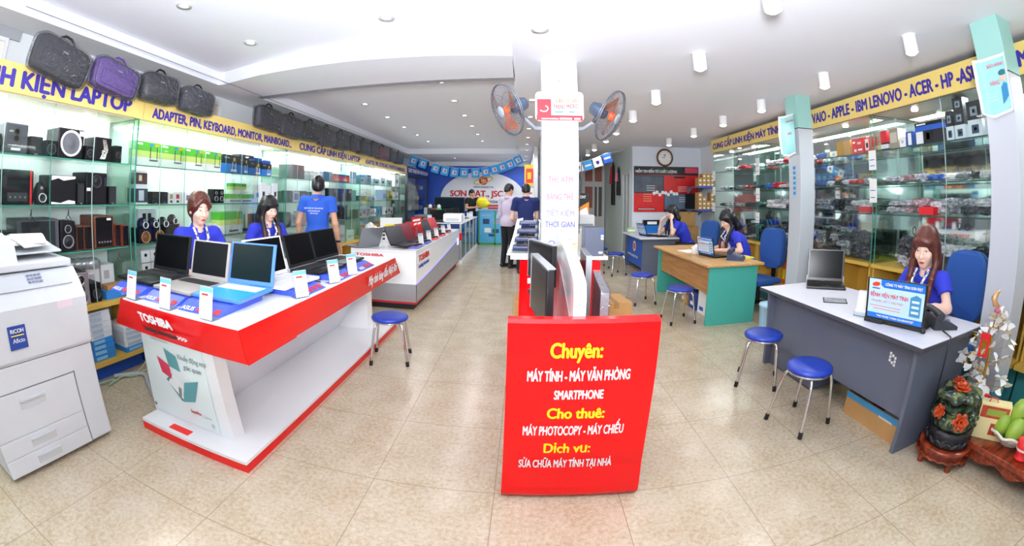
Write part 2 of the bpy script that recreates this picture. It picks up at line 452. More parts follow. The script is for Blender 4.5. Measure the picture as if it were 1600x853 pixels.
# ------------------------------------------------------------------ left display cabinets (open the room on +x, front at x = -3.1)
XL = -3.1
LSH = (1.705, 1.37, 1.03, .62)       # shelf tops
STRIP = mat('cabinet lamp tube', '#f4fbff', .5, emit=6)
def left_cabinet(y0, y1, label, sides=(True, True), doors=3):
    t = thing('display_cabinet', label, 'cabinet', (0, 0, 0))
    xb = -3.52
    MB().box(xb, y0, 0, XL - .02, y1, .13).build('plinth', mat('blue plinth', '#1f55b8', .5), t)
    f = MB().box(xb, y0, .13, XL + .06, y1, .165).box(xb, y0, .585, XL + .04, y1, .62)
    n = max(1, round((y1 - y0) / .85))
    for k in range(n + 1):
        y = y0 + (y1 - y0 - .02) * k / n; f.box(xb, y, .165, XL, y + .02, .585)
    f.build('base_frame', YEL, t)
    MB().box(xb, y0, .13, xb + .012, y1, 2.3).build('back_panel', mat('cabinet back white', '#e6f1ee', .4), t)
    g = MB()
    for z in LSH[:3]:
        s = MB().box(xb + .012, y0 + .012, z - .01, XL - .02, y1 - .012, z, 0); s.box(XL - .02, y0 + .012, z - .01, XL - .016, y1 - .012, z, 1)
        s.build('shelf', [GLASSG, GEDGE], t)
    for y, on in ((y0, sides[0]), (y1 - .01, sides[1])):
        if on: MB().box(xb + .012, y, .62, XL, y + .01, 2.09, 0).box(XL, y, .62, XL + .003, y + .01, 2.09, 1).build('side_glass', [GLASSG, GEDGE], t)
    w = (y1 - y0) / doors
    for k in range(doors):
        MB().box(XL - .012, y0 + w * (k + .5), .625, XL - .008, y0 + w * (k + .5) + .006, 2.075).build('pane_edge', mat('pale glass edge', '#b9d2cc', .2), t)
        if k % 2: continue
        a = y0 + w * k; s = MB().box(XL + .004, a + .01, .625, XL + .009, a + w, 2.072, 0)
        s.box(XL + .004, a + w, .625, XL + .009, a + w + .004, 2.072, 1).box(XL + .004, a + .006, .625, XL + .009, a + .01, 2.072, 1); s.build('door_glass', [GLASS, GEDGE], t)
    for k in range(doors):
        y = y0 + w * (k + .5); MB().rev([(.03, 2.06), (.035, 2.075)], (-3.3, y, 0), 12).build('spot_lamp', LENS, t)
    MB().box(xb, y0, 2.075, XL, y1, 2.1).build('top_board', mat('cabinet top', '#d8cfb0', .5), t)
    MB().box(xb + .012, y0 + .05, 2.03, xb + .03, y1 - .05, 2.05).build('lamp_tube', STRIP, t)
    return t
LC = [(-1.0, 2.13, 'glass display cabinet nearest the left edge, full of loudspeakers', 4), (2.17, 4.6, 'glass display cabinet behind the two seated women at the red counter', 4),
      (4.62, 7.2, 'glass display cabinet beside the standing man in the blue polo', 4), (7.22, 10.32, 'glass display cabinet at the far end of the yellow sign', 4)]
for a, b, l, d in LC: left_cabinet(a, b, l, doors=d)
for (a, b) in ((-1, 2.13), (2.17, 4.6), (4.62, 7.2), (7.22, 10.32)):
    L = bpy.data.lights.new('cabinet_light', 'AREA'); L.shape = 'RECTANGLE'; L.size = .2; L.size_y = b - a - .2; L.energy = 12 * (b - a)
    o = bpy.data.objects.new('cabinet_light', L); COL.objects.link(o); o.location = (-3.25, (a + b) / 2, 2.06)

# yellow fascia boards with blue lettering
def fascia_left(y0, y1, z0, z1, label, lines, board=YSIGN, tm=None):
    t = thing('fascia_sign', label, 'sign', (XL + .035, y0, 0))
    MB().box(-.03, 0, z0 + .004, 0, y1 - y0 - .006, z1).build('board', board, t)
    for body, ya, yb, zb, h in lines:
        text(body, (0, ya - y0, zb), (0, 1, 0), (0, 0, 1), h, yb - ya, tm or mat('indigo lettering', '#3a2f9e', .5), t, bold=.1)
    return t
fascia_left(-1.0, 2.2, 2.08, 2.275, 'yellow fascia board with large blue letters behind the first two hanging bags', [('CUNG CẤP LINH KIỆN LAPTOP', -.3, 2.05, 2.12, .112)])
fascia_left(2.2, 4.78, 2.08, 2.275, 'yellow fascia board with a smaller blue list of parts above the seated women', [('ADAPTER, PIN, KEYBOARD, MONITOR, MAINBOARD...', 2.3, 4.68, 2.115, .085)])
fascia_left(4.78, 7.3, 2.08, 2.275, 'yellow fascia board above the man in the blue polo', [('CUNG CẤP LINH KIỆN LAPTOP', 4.9, 7.12, 2.115, .095)])
fascia_left(7.3, 10.36, 2.08, 2.275, 'farthest yellow fascia board, mostly hidden by hanging bags', [('ADAPTER, PIN, KEYBOARD, MONITOR, MAINBOARD...', 7.4, 10.2, 2.115, .085)])

# dark framed cabinet at the far left corner, blue sign
t = thing('display_cabinet', 'dark framed glass cabinet under a small blue sign in the far left corner', 'cabinet')
DKF = mat('dark aluminium frame', '#3b3c44', .4, .3)
for y in (10.4, 12.86): MB().box(-3.5, y, .35, -3.44, y + .06, 2.04).build('post', DKF, t); MB().box(-3.12, y, .35, -3.06, y + .06, 2.04).build('post', DKF, t)
MB().box(-3.5, 10.4, .0, -3.06, 12.92, .35).build('base', DKF, t); MB().box(-3.5, 10.4, 2.04, -3.06, 12.92, 2.095).build('top', DKF, t)
for z in (.75, 1.05, 1.35, 1.68): MB().box(-3.48, 10.46, z - .008, -3.1, 12.86, z).build('shelf', GLASSG, t)
MB().box(-3.52, 10.4, .35, -3.5, 12.92, 2.1).build('back_panel', mat('cabinet back grey', '#b9bfc4', .5), t)
MB().box(-3.085, 10.46, .35, -3.08, 12.86, 2.04).build('door_glass', GLASS, t)
fascia_left(10.4, 12.95, 2.1, 2.29, 'small blue sign board with white letters over the far corner cabinet', [('CHO THUÊ MÁY PHOTOCOPY', 10.5, 12.8, 2.14, .1)], mat('blue sign board', '#2a3aa8', .5), PRINTW)

# ------------------------------------------------------------------ right display cabinets (front at x = 3.7, mirrored backs)
XR = 3.7
RSH = (1.975, 1.63, 1.335)
def right_cabinet(y0, y1, label, doors=2):
    t = thing('display_cabinet', label, 'cabinet')
    xb = 4.17
    MB().box(XR + .03, y0, 0, xb, y1, .3).build('plinth', mat('teal plinth', '#2d7f86', .5), t)
    f = MB().box(XR - .12, y0, .3, xb, y1, .335).box(XR - .04, y0, .795, xb, y1, .83)
    n = max(1, round((y1 - y0) / .62))
    for k in range(n + 1):
        y = y0 + (y1 - y0 - .02) * k / n; f.box(XR, y, .335, xb, y + .02, .795)
    f.box(xb - .012, y0, .335, xb, y1, .795)
    f.build('base_frame', YEL, t)
    MB().box(xb - .01, y0, .83, xb, y1, 2.36).build('back_mirror', MIRROR, t)
    for z in RSH:
        s = MB().box(XR + .02, y0 + .012, z - .01, xb - .01, y1 - .012, z, 0).box(XR + .016, y0 + .012, z - .01, XR + .02, y1 - .012, z, 1); s.build('shelf', [GLASSG, mat('dark shelf edge', '#2d4a48', .3)], t)
    for y in (y0, y1 - .01):
        MB().box(XR, y, .83, xb - .01, y + .01, 2.34, 0).box(XR - .003, y, .83, XR, y + .01, 2.34, 1).build('side_glass', [GLASSG, GEDGE], t)
    w = (y1 - y0) / doors
    for k in range(doors):
        a = y0 + w * k
        if k % 2 == 0:
            s = MB().box(XR - .009, a + .01, .835, XR - .004, a + w, 2.34, 0).box(XR - .009, a + w, .835, XR - .004, a + w + .005, 2.34, 1); s.build('door_glass', [GLASS, mat('pale glass edge', '#b9d2cc', .2)], t)
    MB().box(XR, y0, 2.345, xb, y1, 2.36).build('top_board', mat('dark cabinet top', '#6d6a5a', .4), t)
    for k in range(2): MB().rev([(.035, 2.325), (.04, 2.344)], (3.9, y0 + (y1 - y0) * (.25 + .5 * k), 0), 12).build('spot_lamp', LENS, t)
    return t
for a, b, l in ((-.6, 1.24, 'mirror-backed glass cabinet behind the nearest grey column'), (1.26, 3.1, 'mirror-backed glass cabinet behind the nearest seated woman'),
                (3.14, 5.5, 'mirror-backed glass cabinet behind the second grey column'), (5.54, 7.08, 'mirror-backed glass cabinet at the far end of the right sign')):
    right_cabinet(a, b, l)
    L = bpy.data.lights.new('cabinet_light', 'AREA'); L.shape = 'RECTANGLE'; L.size = .2; L.size_y = b - a - .2; L.energy = 17 * (b - a)  # added fill lamp, brightens the inside of the right cabinets
    o = bpy.data.objects.new('cabinet_light', L); COL.objects.link(o); o.location = (3.92, (a + b) / 2, 2.33)
def fascia_right(y0, y1, label, lines):
    t = thing('fascia_sign', label, 'sign', (XR - .045, y1, 0))
    MB().box(0, y0 - y1 + .006, 2.35, .03, 0, 2.58).build('board', YSIGN, t)
    for body, ya, yb, zb, h in lines:     # from far (ya) to near (yb)
        text(body, (0, ya - y1, zb), (0, -1, 0), (0, 0, 1), h, ya - yb, mat('indigo lettering', '#3a2f9e', .5), t, bold=.1)
fascia_right(4.62, 7.08, 'yellow fascia board with blue letters beyond the second grey column', [('CUNG CẤP LINH KIỆN MÁY TÍNH', 7.0, 4.82, 2.405, .1)])
fascia_right(1.6, 4.61, 'long yellow fascia board listing makers between the two grey columns', [('SONY VAIO - APPLE - IBM LENOVO - ACER - HP -ASUS', 4.43, 1.64, 2.405, .115)])
fascia_right(-.6, 1.59, 'short end of yellow fascia board right of the nearest column', [('SAMSUNG', 1.475, .77, 2.405, .115)])

# ------------------------------------------------------------------ photocopier
t = thing('photocopier', 'large cream photocopier with paper drawers at the left edge', 'photocopier', (-2.34, .46, 0))
CREAM = mat('cream copier plastic', '#d6d9dd', .45, var=.015)
CREAM2 = mat('cream copier shade', '#c9ccd0', .45)
LINE = mat('dark seam line', '#6d6f72', .6)
b = MB().box(-.62, 0, .03, 0, .76, .62, bev=.012).box(-.6, .02, .6, -.02, .74, .66)
b.build('body', CREAM, t)
u = MB()
u.prism([(-.62, 0, .64), (.012, 0, .64), (.02, 0, .9), (-.04, 0, .98), (-.12, 0, 1.05), (-.62, 0, 1.06)], (0, .76, 0))
u.build('upper_body', CREAM, t)
ln = MB().box(.0005, 0, .625, .004, .76, .638)
ln.build('gap_line', CREAM2, t)
for z0, z1, y1 in ((.245, .482, .59), (.14, .24, .59), (.035, .135, .59)):
    d = MB().box(-.02, .0, z0, .006, y1, z1, bev=.004).build('drawer', CREAM, t)
    h = MB().box(.005, .2, z1 - .075 if z1 < .4 else z1 - .1, .008, .37, z1 - .03 if z1 < .4 else z1 - .05).build('handle', mat('recess shade', '#c9ccce', .5), d)
    MB().box(.006, .2, z1 - .034 if z1 < .4 else z1 - .055, .018, .37, z1 - .028 if z1 < .4 else z1 - .046).build('handle_lip', CREAM2, h)
e = MB().box(-.0, .595, .03, .003, .6, .49).box(.0, 0, .483, .003, .6, .488); e.build('seam', LINE, t)
lb = MB(); lb.box(.017, .225, .7, .0215, .335, .82, 0); lo = lb.build('label_plate', mat('navy label', '#173a86', .4), t)
text('RICOH', (.022, .24, .785), (0, 1, 0), (0, 0, 1), .02, .08, PRINTW, lo, bold=.05)
MB().box(.022, .24, .768, .0225, .32, .773).build('yellow_rule', PRINTY, lo)
text('Aficio', (.022, .245, .735), (0, 1, 0), (0, 0, 1), .022, .075, PRINTW, lo, bold=.02)
st = MB().box(.0185, .56, .86, .021, .66, .9).build('sticker', mat('pale pink sticker', '#ead9e0', .5), t)
cp = MB(); cp.prism([(-.03, .1, .975), (-.1, .1, 1.035), (-.1, .7, 1.035), (-.03, .7, .975)], (.004, 0, .004)); cpo = cp.build('control_panel', CREAM2, t)
sc_ = MB().add([(-.035, .12, .985), (-.035, .36, .985), (-.085, .36, 1.028), (-.085, .12, 1.028)], [(0, 1, 2, 3)]).build('display', mat('olive screen', '#b9b58e', .3), cpo)
kb = MB()
for i in range(3):
    for j in range(4): kb.box(-.09 + .017 * i, .42 + .025 * j, 1.035 - .0145 * i, -.078 + .017 * i, .437 + .025 * j, 1.041 - .0145 * i)
kb.build('button_pad', mat('slate keys', '#8b94b4', .5), cpo)
ld = MB().box(-.62, .02, 1.06, -.1, .74, 1.1, bev=.01); ld.build('scanner_lid', CREAM, t)
fd = MB().prism([(-.6, .05, 1.1), (-.15, .05, 1.1), (-.2, .05, 1.19), (-.45, .05, 1.23), (-.6, .05, 1.2)], (0, .35, 0)); fd.build('document_feeder', CREAM, t)
tr = MB().prism([(-.58, .38, 1.16), (-.2, .38, 1.13), (-.2, .38, 1.14), (-.58, .38, 1.18)], (0, .34, 0)); tr.build('paper_tray', CREAM2, t)
for x in (-.1, -.55):
    for y in (.1, .66): MB().rev([(.028, -.012), (.03, 0), (.028, .012)], (x, y, .03), 14, axis='y').build('caster', BLACK, t)
for k, (dx, dy, dz, c, rz) in enumerate(((-.35, .52, 1.185, '#f4f3f1', .3), (-.4, .5, 1.192, '#cfe0da', .15), (-.38, .55, 1.199, '#f6f5f3', -.2))):
    p = MB(); n = 8
    for i in range(n):
        a, b2 = i / n, (i + 1) / n
        p.quad((-.15 + .3 * a, -.11, .03 * math.sin(a * 3)), (-.15 + .3 * b2, -.11, .03 * math.sin(b2 * 3)), (-.15 + .3 * b2, .11, .03 * math.sin(b2 * 3)), (-.15 + .3 * a, .11, .03 * math.sin(a * 3)))
        p.quad((-.15 + .3 * a, -.11, .003 + .03 * math.sin(a * 3)), (-.15 + .3 * b2, -.11, .003 + .03 * math.sin(b2 * 3)), (-.15 + .3 * b2, .11, .003 + .03 * math.sin(b2 * 3)), (-.15 + .3 * a, .11, .003 + .03 * math.sin(a * 3)))
    o = p.build('paper_sheaf', mat('sheaf %d' % k, c, .7)); o.location = (-2.34 + dx, .46 + dy, dz - .01); o.rotation_euler = (0, .08, rz)
    tag(o, ['curled white sheets lying lowest on the photocopier tray', 'pale green sheets between the white sheets on the photocopier', 'topmost white sheets fanned on the photocopier tray'][k], 'papers', 'papers on the photocopier')

# ------------------------------------------------------------------ red and white laptop counter
t = thing('display_counter', 'long white laptop counter with red fascia in the left foreground', 'counter', (-1.9, 1.4, 0))
def C1(x, y, z): return (x + 1.9, y - 1.4, z)
pl = MB().box(*C1(-2.24, 1.42, 0), *C1(-1.36, 4.17, .055), 0).box(*C1(-2.24, 1.42, .055), *C1(-1.36, 4.17, .075), 1)
pl.build('plinth', [RED, GLOSSW], t)
MB().box(*C1(-2.0, 1.45, .0755), *C1(-1.83, 1.5, .079)).build('floor_badge', RED, t)
p = MB(); p.prism([C1(-2.25, 1.56, .075), C1(-1.54, 1.56, .075), C1(-1.6, 1.56, .7), C1(-2.25, 1.56, .7)], (0, .1, 0)); p.build('end_pedestal', GLOSSW, t)
# printed panel on the end pedestal
pp = MB(); pp.prism([C1(-2.235, 1.552, .1), C1(-1.64, 1.552, .1), C1(-1.68, 1.552, .69), C1(-2.235, 1.552, .69)], (0, .006, 0))
po = pp.build('poster_panel', mat('pale poster', '#eaf4f4', .3, var=.04, scale=4), t)
art = MB(); Z = C1(0, 1.551, 0)[1]; PO = .06
def A(pts, mi): art.poly([(C1(x + PO, 0, 0)[0], Z - .0015 - .0002 * mi, z) for x, z in pts], mi)
def rr(cx, cz, w, h, a): return [(cx + (sx * w / 2) * math.cos(a) - (sz * h / 2) * math.sin(a), cz + (sx * w / 2) * math.sin(a) + (sz * h / 2) * math.cos(a)) for sx, sz in ((-1, -1), (1, -1), (1, 1), (-1, 1))]
A([(-2.1, .36), (-1.98, .24), (-1.93, .28), (-2.04, .41)], 1)
A([(-1.97, .24), (-1.86, .27), (-1.8, .42), (-1.93, .38)], 2)
A([(-2.03, .41), (-1.94, .37), (-1.965, .255), (-2.085, .345)], 3)
A([(-2.16, .5), (-2.05, .465), (-2.04, .375), (-2.13, .4)], 4)
A([(-2.08, .57), (-1.97, .54), (-1.945, .445), (-2.05, .46)], 2)
A([(-1.99, .34), (-1.965, .33), (-1.975, .28), (-1.99, .25), (-2.0, .29)], 5)
ao = art.build('laptop_picture', [GREY, mat('print dark teal', '#3d7f86', .5), mat('print teal', '#5b9a9e', .5), PRINTW, mat('print crimson', '#cf3552', .5), mat('print grey figure', '#7d8a8c', .5)], po)
text('TOSHIBA', (C1(-2.2 + PO, 0, 0)[0], Z, .64), (1, 0, 0), (0, 0, 1), .03, .17, mat('print salmon red', '#cf4a44', .5), po, bold=.05)
text('Leading Innovation', (C1(-2.2 + PO, 0, 0)[0], Z, .605), (1, 0, 0), (0, 0, 1), .015, .17, PRINTG, po)
GREYT = mat('slate lettering', '#7e8f92', .5)
text('Khuấy động mọi', (C1(-1.95 + PO, 0, 0)[0], Z, .53), (1, 0, 0), (0, 0, 1), .03, .24, GREYT, po, bold=.02)
text('giác quan', (C1(-1.91 + PO, 0, 0)[0], Z, .475), (1, 0, 0), (0, 0, 1), .03, .15, GREYT, po, bold=.02)
text('Satellite', (C1(-1.92 + PO, 0, 0)[0], Z, .185), (1, 0, 0), (0, 0, 1), .022, .09, PRINTR, po, bold=.03)
text('L Series', (C1(-1.82 + PO, 0, 0)[0], Z, .178), (1, 0, 0), (0, 0, 1), .018, .075, PRINTG, po)
for x, z in ((-2.27, .14), (-1.745, .14)): MB().rev([(.012, 0), (.012, -.008)], (C1(x + PO, 0, 0)[0], Z, z), 12, axis='y').build('panel_bolt', CHROME, po)
# inner sloping back and far pedestal
ib = MB(); ib.prism([C1(-2.22, 1.66, .075), C1(-1.9, 1.66, .075), C1(-1.54, 1.66, .66), C1(-1.54, 1.66, .7), C1(-2.22, 1.66, .7)], (0, 2.15, 0)); ib.build('inner_body', mat('inner white', '#e9e9f0', .35), t)
MB().box(*C1(-2.22, 3.81, .075), *C1(-1.56, 3.94, .7)).build('far_pedestal', GLOSSW, t)
MB().box(*C1(-1.54, 2.2, .55), *C1(-1.44, 2.75, .68)).box(*C1(-1.44, 2.32, .58), *C1(-1.43, 2.34, .6), 1).build('socket_box', [WHITE, BLACK], t)
# red fascia: a tapered band, white top
fa = MB()
o_ = [(-2.17, 1.38), (-1.215, 1.38), (-1.215, 3.72), (-2.17, 3.72)]; u_ = [(-2.35, 1.44), (-1.235, 1.44), (-1.235, 3.95), (-2.35, 3.95)]
vs = [C1(x, y, .88) for x, y in o_] + [C1(x, y, .685) for x, y in u_]
fa.add(vs, [(0, 4, 5, 1), (1, 5, 6, 2), (2, 6, 7, 3), (3, 7, 4, 0)], 0)
fa.add([vs[i] for i in (4, 5, 6, 7)], [(3, 2, 1, 0)], 1)
fa.build('fascia', [RED, GLOSSW], t)
fb = MB(); fb.add([C1(-1.211, 1.38, .8801), C1(-1.211, 1.9, .8801), C1(-1.23, 1.44, .68), C1(-1.23, 1.9, .68), C1(-1.25, 1.9, .8801), C1(-1.25, 1.9, .68)], [(0, 2, 3, 1), (1, 3, 5, 4)]).build('fascia_overlay', RED, t)
MB().prism([C1(x, y, .872) for x, y in ((-2.16, 1.39), (-1.222, 1.39), (-1.222, 3.715), (-2.16, 3.715))], (0, 0, .01)).build('worktop', GLOSSW, t)
ud = Vector((0, -.06, .195)).normalized()
text('TOSHIBA', C1(-1.98, 1.392, .795), (1, 0, 0), ud, .052, .285, PRINTW, t, bold=.13, lift=.01)
text('Leading Innovation', C1(-1.98, 1.415, .735), (1, 0, 0), ud, .034, .29, PRINTK, t, bold=.1, lift=.012)
text('>>>', C1(-1.68, 1.415, .735), (1, 0, 0), ud, .034, .075, PRINTW, t, bold=.12, lift=.012)
text('Máy tính hàng đầu Nhật Bản', C1(-1.222, 3.0, .755), (0, 1, 0), Vector((.01, 0, .1)), .08, .74, PRINTW, t, bold=.055, lift=.012)

# ------------------------------------------------------------------ silver counter
t = thing('display_counter', 'silver and white laptop counter behind the red one', 'counter', (-1.31, 4.86, 0)); t.scale = (1.03, .965, .953)
MB().box(-.8, .06, 0, -.05, 3.6, .09).build('plinth', BLACKM, t)
MB().box(-.86, 0, .09, 0, 3.66, .12).build('red_rule', mat('red edge', '#b8202c', .4), t)
MB().box(-.86, .0, .12, 0, 3.66, .37).build('lower_body', SILVER, t)
MB().box(-.87, -.01, .37, .005, 3.67, .79).build('upper_body', GLOSSW, t)
MB().box(-.87, -.01, .79, .005, 3.67, .83).build('worktop', mat('worktop white', '#e9eaee', .2), t)
sw = MB(); n = 16
pts = [(.007, 3.66 * i / n, .37 + .26 * (i / n) ** 1.25) for i in range(n + 1)]
sw.poly([(.007, 0, .13)] + [(.007, 3.66, .13)] + pts[::-1]); sw.build('silver_sweep', SILVER, t)
gl = MB()
for i in range(n): gl.quad(Vector(pts[i]) + Vector((.001, 0, 0)), Vector(pts[i + 1]) + Vector((.001, 0, 0)), Vector(pts[i + 1]) + Vector((.001, 0, .02)), Vector(pts[i]) + Vector((.001, 0, .02)))
gl.build('violet_light_line', mat('violet light', '#8f84f0', .5, emit=1.2), t)
MB().box(-.0, 3.4, .5, .02, 3.5, .64).build('light_block', mat('pale violet light', '#dcd6ff', .5, emit=1.), t)
MB().box(.005, .08, .645, .0065, .78, .765).build('label_plate', PRINTW, t)
text('TOSHIBA', (.008, .12, .665), (0, 1, 0), (0, 0, 1), .085, .62, PRINTR, t, bold=.1)
text('Leading Innovation', (.008, .12, .575), (0, 1, 0), (0, 0, 1), .055, .6, PRINTB, t, bold=.07)
text('TOSHIBA', (-.8, -.012, .735), (1, 0, 0), (0, 0, 1), .035, .38, PRINTR, t, bold=.09)

# ------------------------------------------------------------------ glass counter, third in the row
t = thing('display_counter', 'glass sided counter with red band and white top in the distance', 'counter', (-1.29, 8.6, 0)); t.scale = (1, .95, .9)
MB().box(-.85, 0, 0, 0.02, 3.2, .09).build('plinth', GLOSSW, t)
for y in (0, .8, 1.6, 2.4, 3.12): MB().box(-.04, y, .09, 0, y + .06, .98).build('post', SILVER, t)
MB().box(-.85, 0, .09, -.81, .06, .98).build('post', SILVER, t)
MB().box(-.83, .02, .09, -.02, 3.18, .5).build('inner_shelf', mat('dim display', '#5b666a', .5, var=.25, scale=9), t)
MB().box(-.85, -.01, .58, -.0, .0, .76).box(-.01, 0, .58, .005, .1, .76).build('red_band', RED, t)
MB().box(-.012, .06, .1, -.008, 3.14, .97).box(-.81, .005, .1, -.04, .01, .97).build('side_glass', GLASS, t)
MB().box(-.86, -.01, .98, .02, 3.22, 1.0).build('worktop', mat('worktop white', '#e9eaee', .2), t)

# ------------------------------------------------------------------ desks
def desk(name, label, loc, L, W, h, top, side, front, fz=(.3, .68), edge=None):
    """runs along +y from loc (near corner, customer side at x=0), sitter at x=W"""
    t = thing(name, label, 'desk', loc)
    tb = MB().box(-.05, -.06, h - .03, W + .04, L + .06, h, 0, bev=.008); tb.build('desktop', top, t)
    if edge: MB().box(-.053, -.063, h - .032, W + .043, L + .063, h - .006).build('desktop_edge', edge, t)
    for y in (0, L - .03):
        s = MB(); s.prism([(0.05, y, 0), (W - .04, y, 0), (W - .0, y, h - .03), (.0, y, h - .03)] if name == 'reception_desk' else [(0.02, y, 0), (W - .02, y, 0), (W - .02, y, h - .03), (.02, y, h - .03)], (0, .03, 0)); s.build('side_panel', side, t)
    MB().box(.07, .03, fz[0], .09, L - .03, h - .03).build('front_panel', front, t)
    return t
SLATE = mat('slate laminate', '#5a6070', .5, var=.03)
GTOP = mat('pale grey laminate', '#d2d2dc', .4, var=.03, scale=20)
d1 = desk('reception_desk', 'slate grey desk with pale top under the nearest seated woman', (2.23, 1.4, 0), 1.68, .69, .715, GTOP, SLATE, SLATE, (.22, .68), mat('dark bullnose', '#3c4048', .4))
bd = MB()
for i in range(3):
    for j in range(3):
        if (i, j) in ((1, 1),): continue
        bd.box(.066, .2 + .022 * i, .5 + .022 * j + .01 * i, .0695, .216 + .022 * i, .516 + .022 * j + .01 * i)
bd.build('white_emblem', PRINTW, d1)
MB().box(.1, 1.0, .02, .5, 1.64, .66).build('drawer_unit', SLATE, d1)
OAK = wood('oak laminate', '#b98a50', '#d3a768', 3, .35, 1)
OAKF = wood('brown oak front', '#a5713c', '#bd8850', 3, .4, 1)
d2 = desk('office_desk', 'yellow oak desk with teal side panels in the middle of the right row', (2.19, 4.26, 0), 1.83, .72, .74, OAK, mat('sea green laminate', '#45a698', .45, var=.02), OAKF, (.36, .7))
d3 = desk('office_desk', 'slate desk with a blue printed front at the far right', (2.32, 7.36, 0), 1.3, .72, .74, GTOP, SLATE, mat('blue printed panel', '#1d56b8', .4), (.12, .7))
lg = MB(); lg.rev([(.0, .0), (.11, .0)], (0.068, .72, .5), 24, axis='x', caps=False); lg.rev([(.07, -.002), (.0, -.002)], (0.068, .72, .5), 24, 1, axis='x', caps=False)
lg.build('round_logo', [mat('cream ring', '#e9d9c0', .5), mat('brick orange', '#c4502a', .5)], d3)
text('WWW.SONDAT.VN', (.068, 1.2, .27), (0, -1, 0), (0, 0, 1), .05, .75, PRINTW, d3, bold=.04)

# ------------------------------------------------------------------ stools
def make_stool():
    t = thing('stool', 'x', 'stool')
    MB().rev([(0, .432), (.12, .434), (.15, .43), (.165, .418), (.165, .4), (.155, .395), (0, .395)], n=28).build('seat', BLUE, t)
    MB().rev([(.15, .382), (.158, .382), (.158, .396), (.15, .396), (.15, .382)], n=24, caps=False).build('seat_ring', CHROME, t)
    for k in range(4):
        a = PI / 4 + k * PI / 2; c, s = math.cos(a), math.sin(a)
        pts = [(c * .07, s * .07, .388), (c * .13, s * .13, .386), (c * .165, s * .165, .36), (c * .18, s * .18, .31), (c * .225, s * .225, .03)]
        l = MB().tube(pts, .0115, 8).build('leg', CHROME, t)
        MB().tube([(c * .2235, s * .2235, .045), (c * .23, s * .23, .0)], .0165, 8).build('rubber_foot', BLACK, l)
    return t
st = make_stool(); sf = True
for x, y, a, lb in ((1.934, 2.043, .25, 'nearest blue stool with chrome legs, close in front of the slate desk'), (2.0, 2.747, -.6, 'blue stool by the far front corner of the slate desk, next to the bin'),
                    (1.965, 4.542, .05, 'blue stool in front of the yellow oak desk, nearer one'), (1.755, 5.472, .15, 'blue stool standing beyond the oak desk corner, left of the nearer one'),
                    (-1.133, 3.288, .2, 'lone blue stool at the far end of the red laptop counter'), (1.87, 7.6, .3, 'blue stool by the far blue fronted desk, the nearer of two'),
                    (1.72, 8.4, .1, 'blue stool half hidden behind another near the passage door')):
    o = st if sf else dup(st, (0, 0, 0)); sf = False
    o.location = (x, y, 0); o.rotation_euler = (0, 0, a); o['label'] = lb; o['group'] = 'blue round stools'

# ------------------------------------------------------------------ office chairs
CHB = mat('blue chair fabric', '#2c5aa6', .8, bump=.1, bscale=150)
def make_chair():
    t = thing('office_chair', 'x', 'chair')     # faces -y
    MB().box(-.23, -.24, .36, .23, .22, .435, bev=.03).build('seat', CHB, t)
    b = MB(); n = 44
    out = [(.215 * math.copysign(abs(math.cos(2 * PI * k / n)) ** .6, math.cos(2 * PI * k / n)), .275 * math.copysign(abs(math.sin(2 * PI * k / n)) ** .6, math.sin(2 * PI * k / n)) + .82) for k in range(n)]
    b.prism([(x, .27 + .03 * abs(x / .2) * -1, z) for x, z in out], (0, -.05, 0), 0); b.prism([(x * .98, .275, (z - .82) * .98 + .82) for x, z in out], (0, .03, 0), 1)
    b.build('backrest', [CHB, mat('blue grey back shell', '#3d5f94', .5)], t)
    MB().box(-.03, .27, .38, .03, .3, .8).build('back_bar', BLACK, t)
    MB().tube([(0, 0, .1), (0, 0, .36)], .03, 10).build('post', BLACK, t)
    for k in range(5):
        a = 2 * PI * k / 5; c, s = math.cos(a), math.sin(a)
        l = MB().tube([(0, 0, .1), (c * .27, s * .27, .06)], [.025, .018], 8).build('leg', BLACK, t)
        MB().rev([(.02, -.015), (.027, 0), (.02, .015)], (c * .27, s * .27, .028), 10, axis='y').build('caster', BLACK, l)
    return t
ch = make_chair(); chf = True
for x, y, a, lb in ((3.3, 1.86, -PI / 2 - .15, 'blue office chair under the nearest seated woman'), (3.3, 4.8, -PI / 2 + .2, 'blue office chair under the woman at the oak desk'), (3.28, 6.75, -PI / 2 + .3, 'blue office chair under the woman on the phone')):
    o = ch if chf else dup(ch, (0, 0, 0)); chf = False
    o.location = (x, y, 0); o.rotation_euler = (0, 0, a); o['label'] = lb; o['group'] = 'blue office chairs'
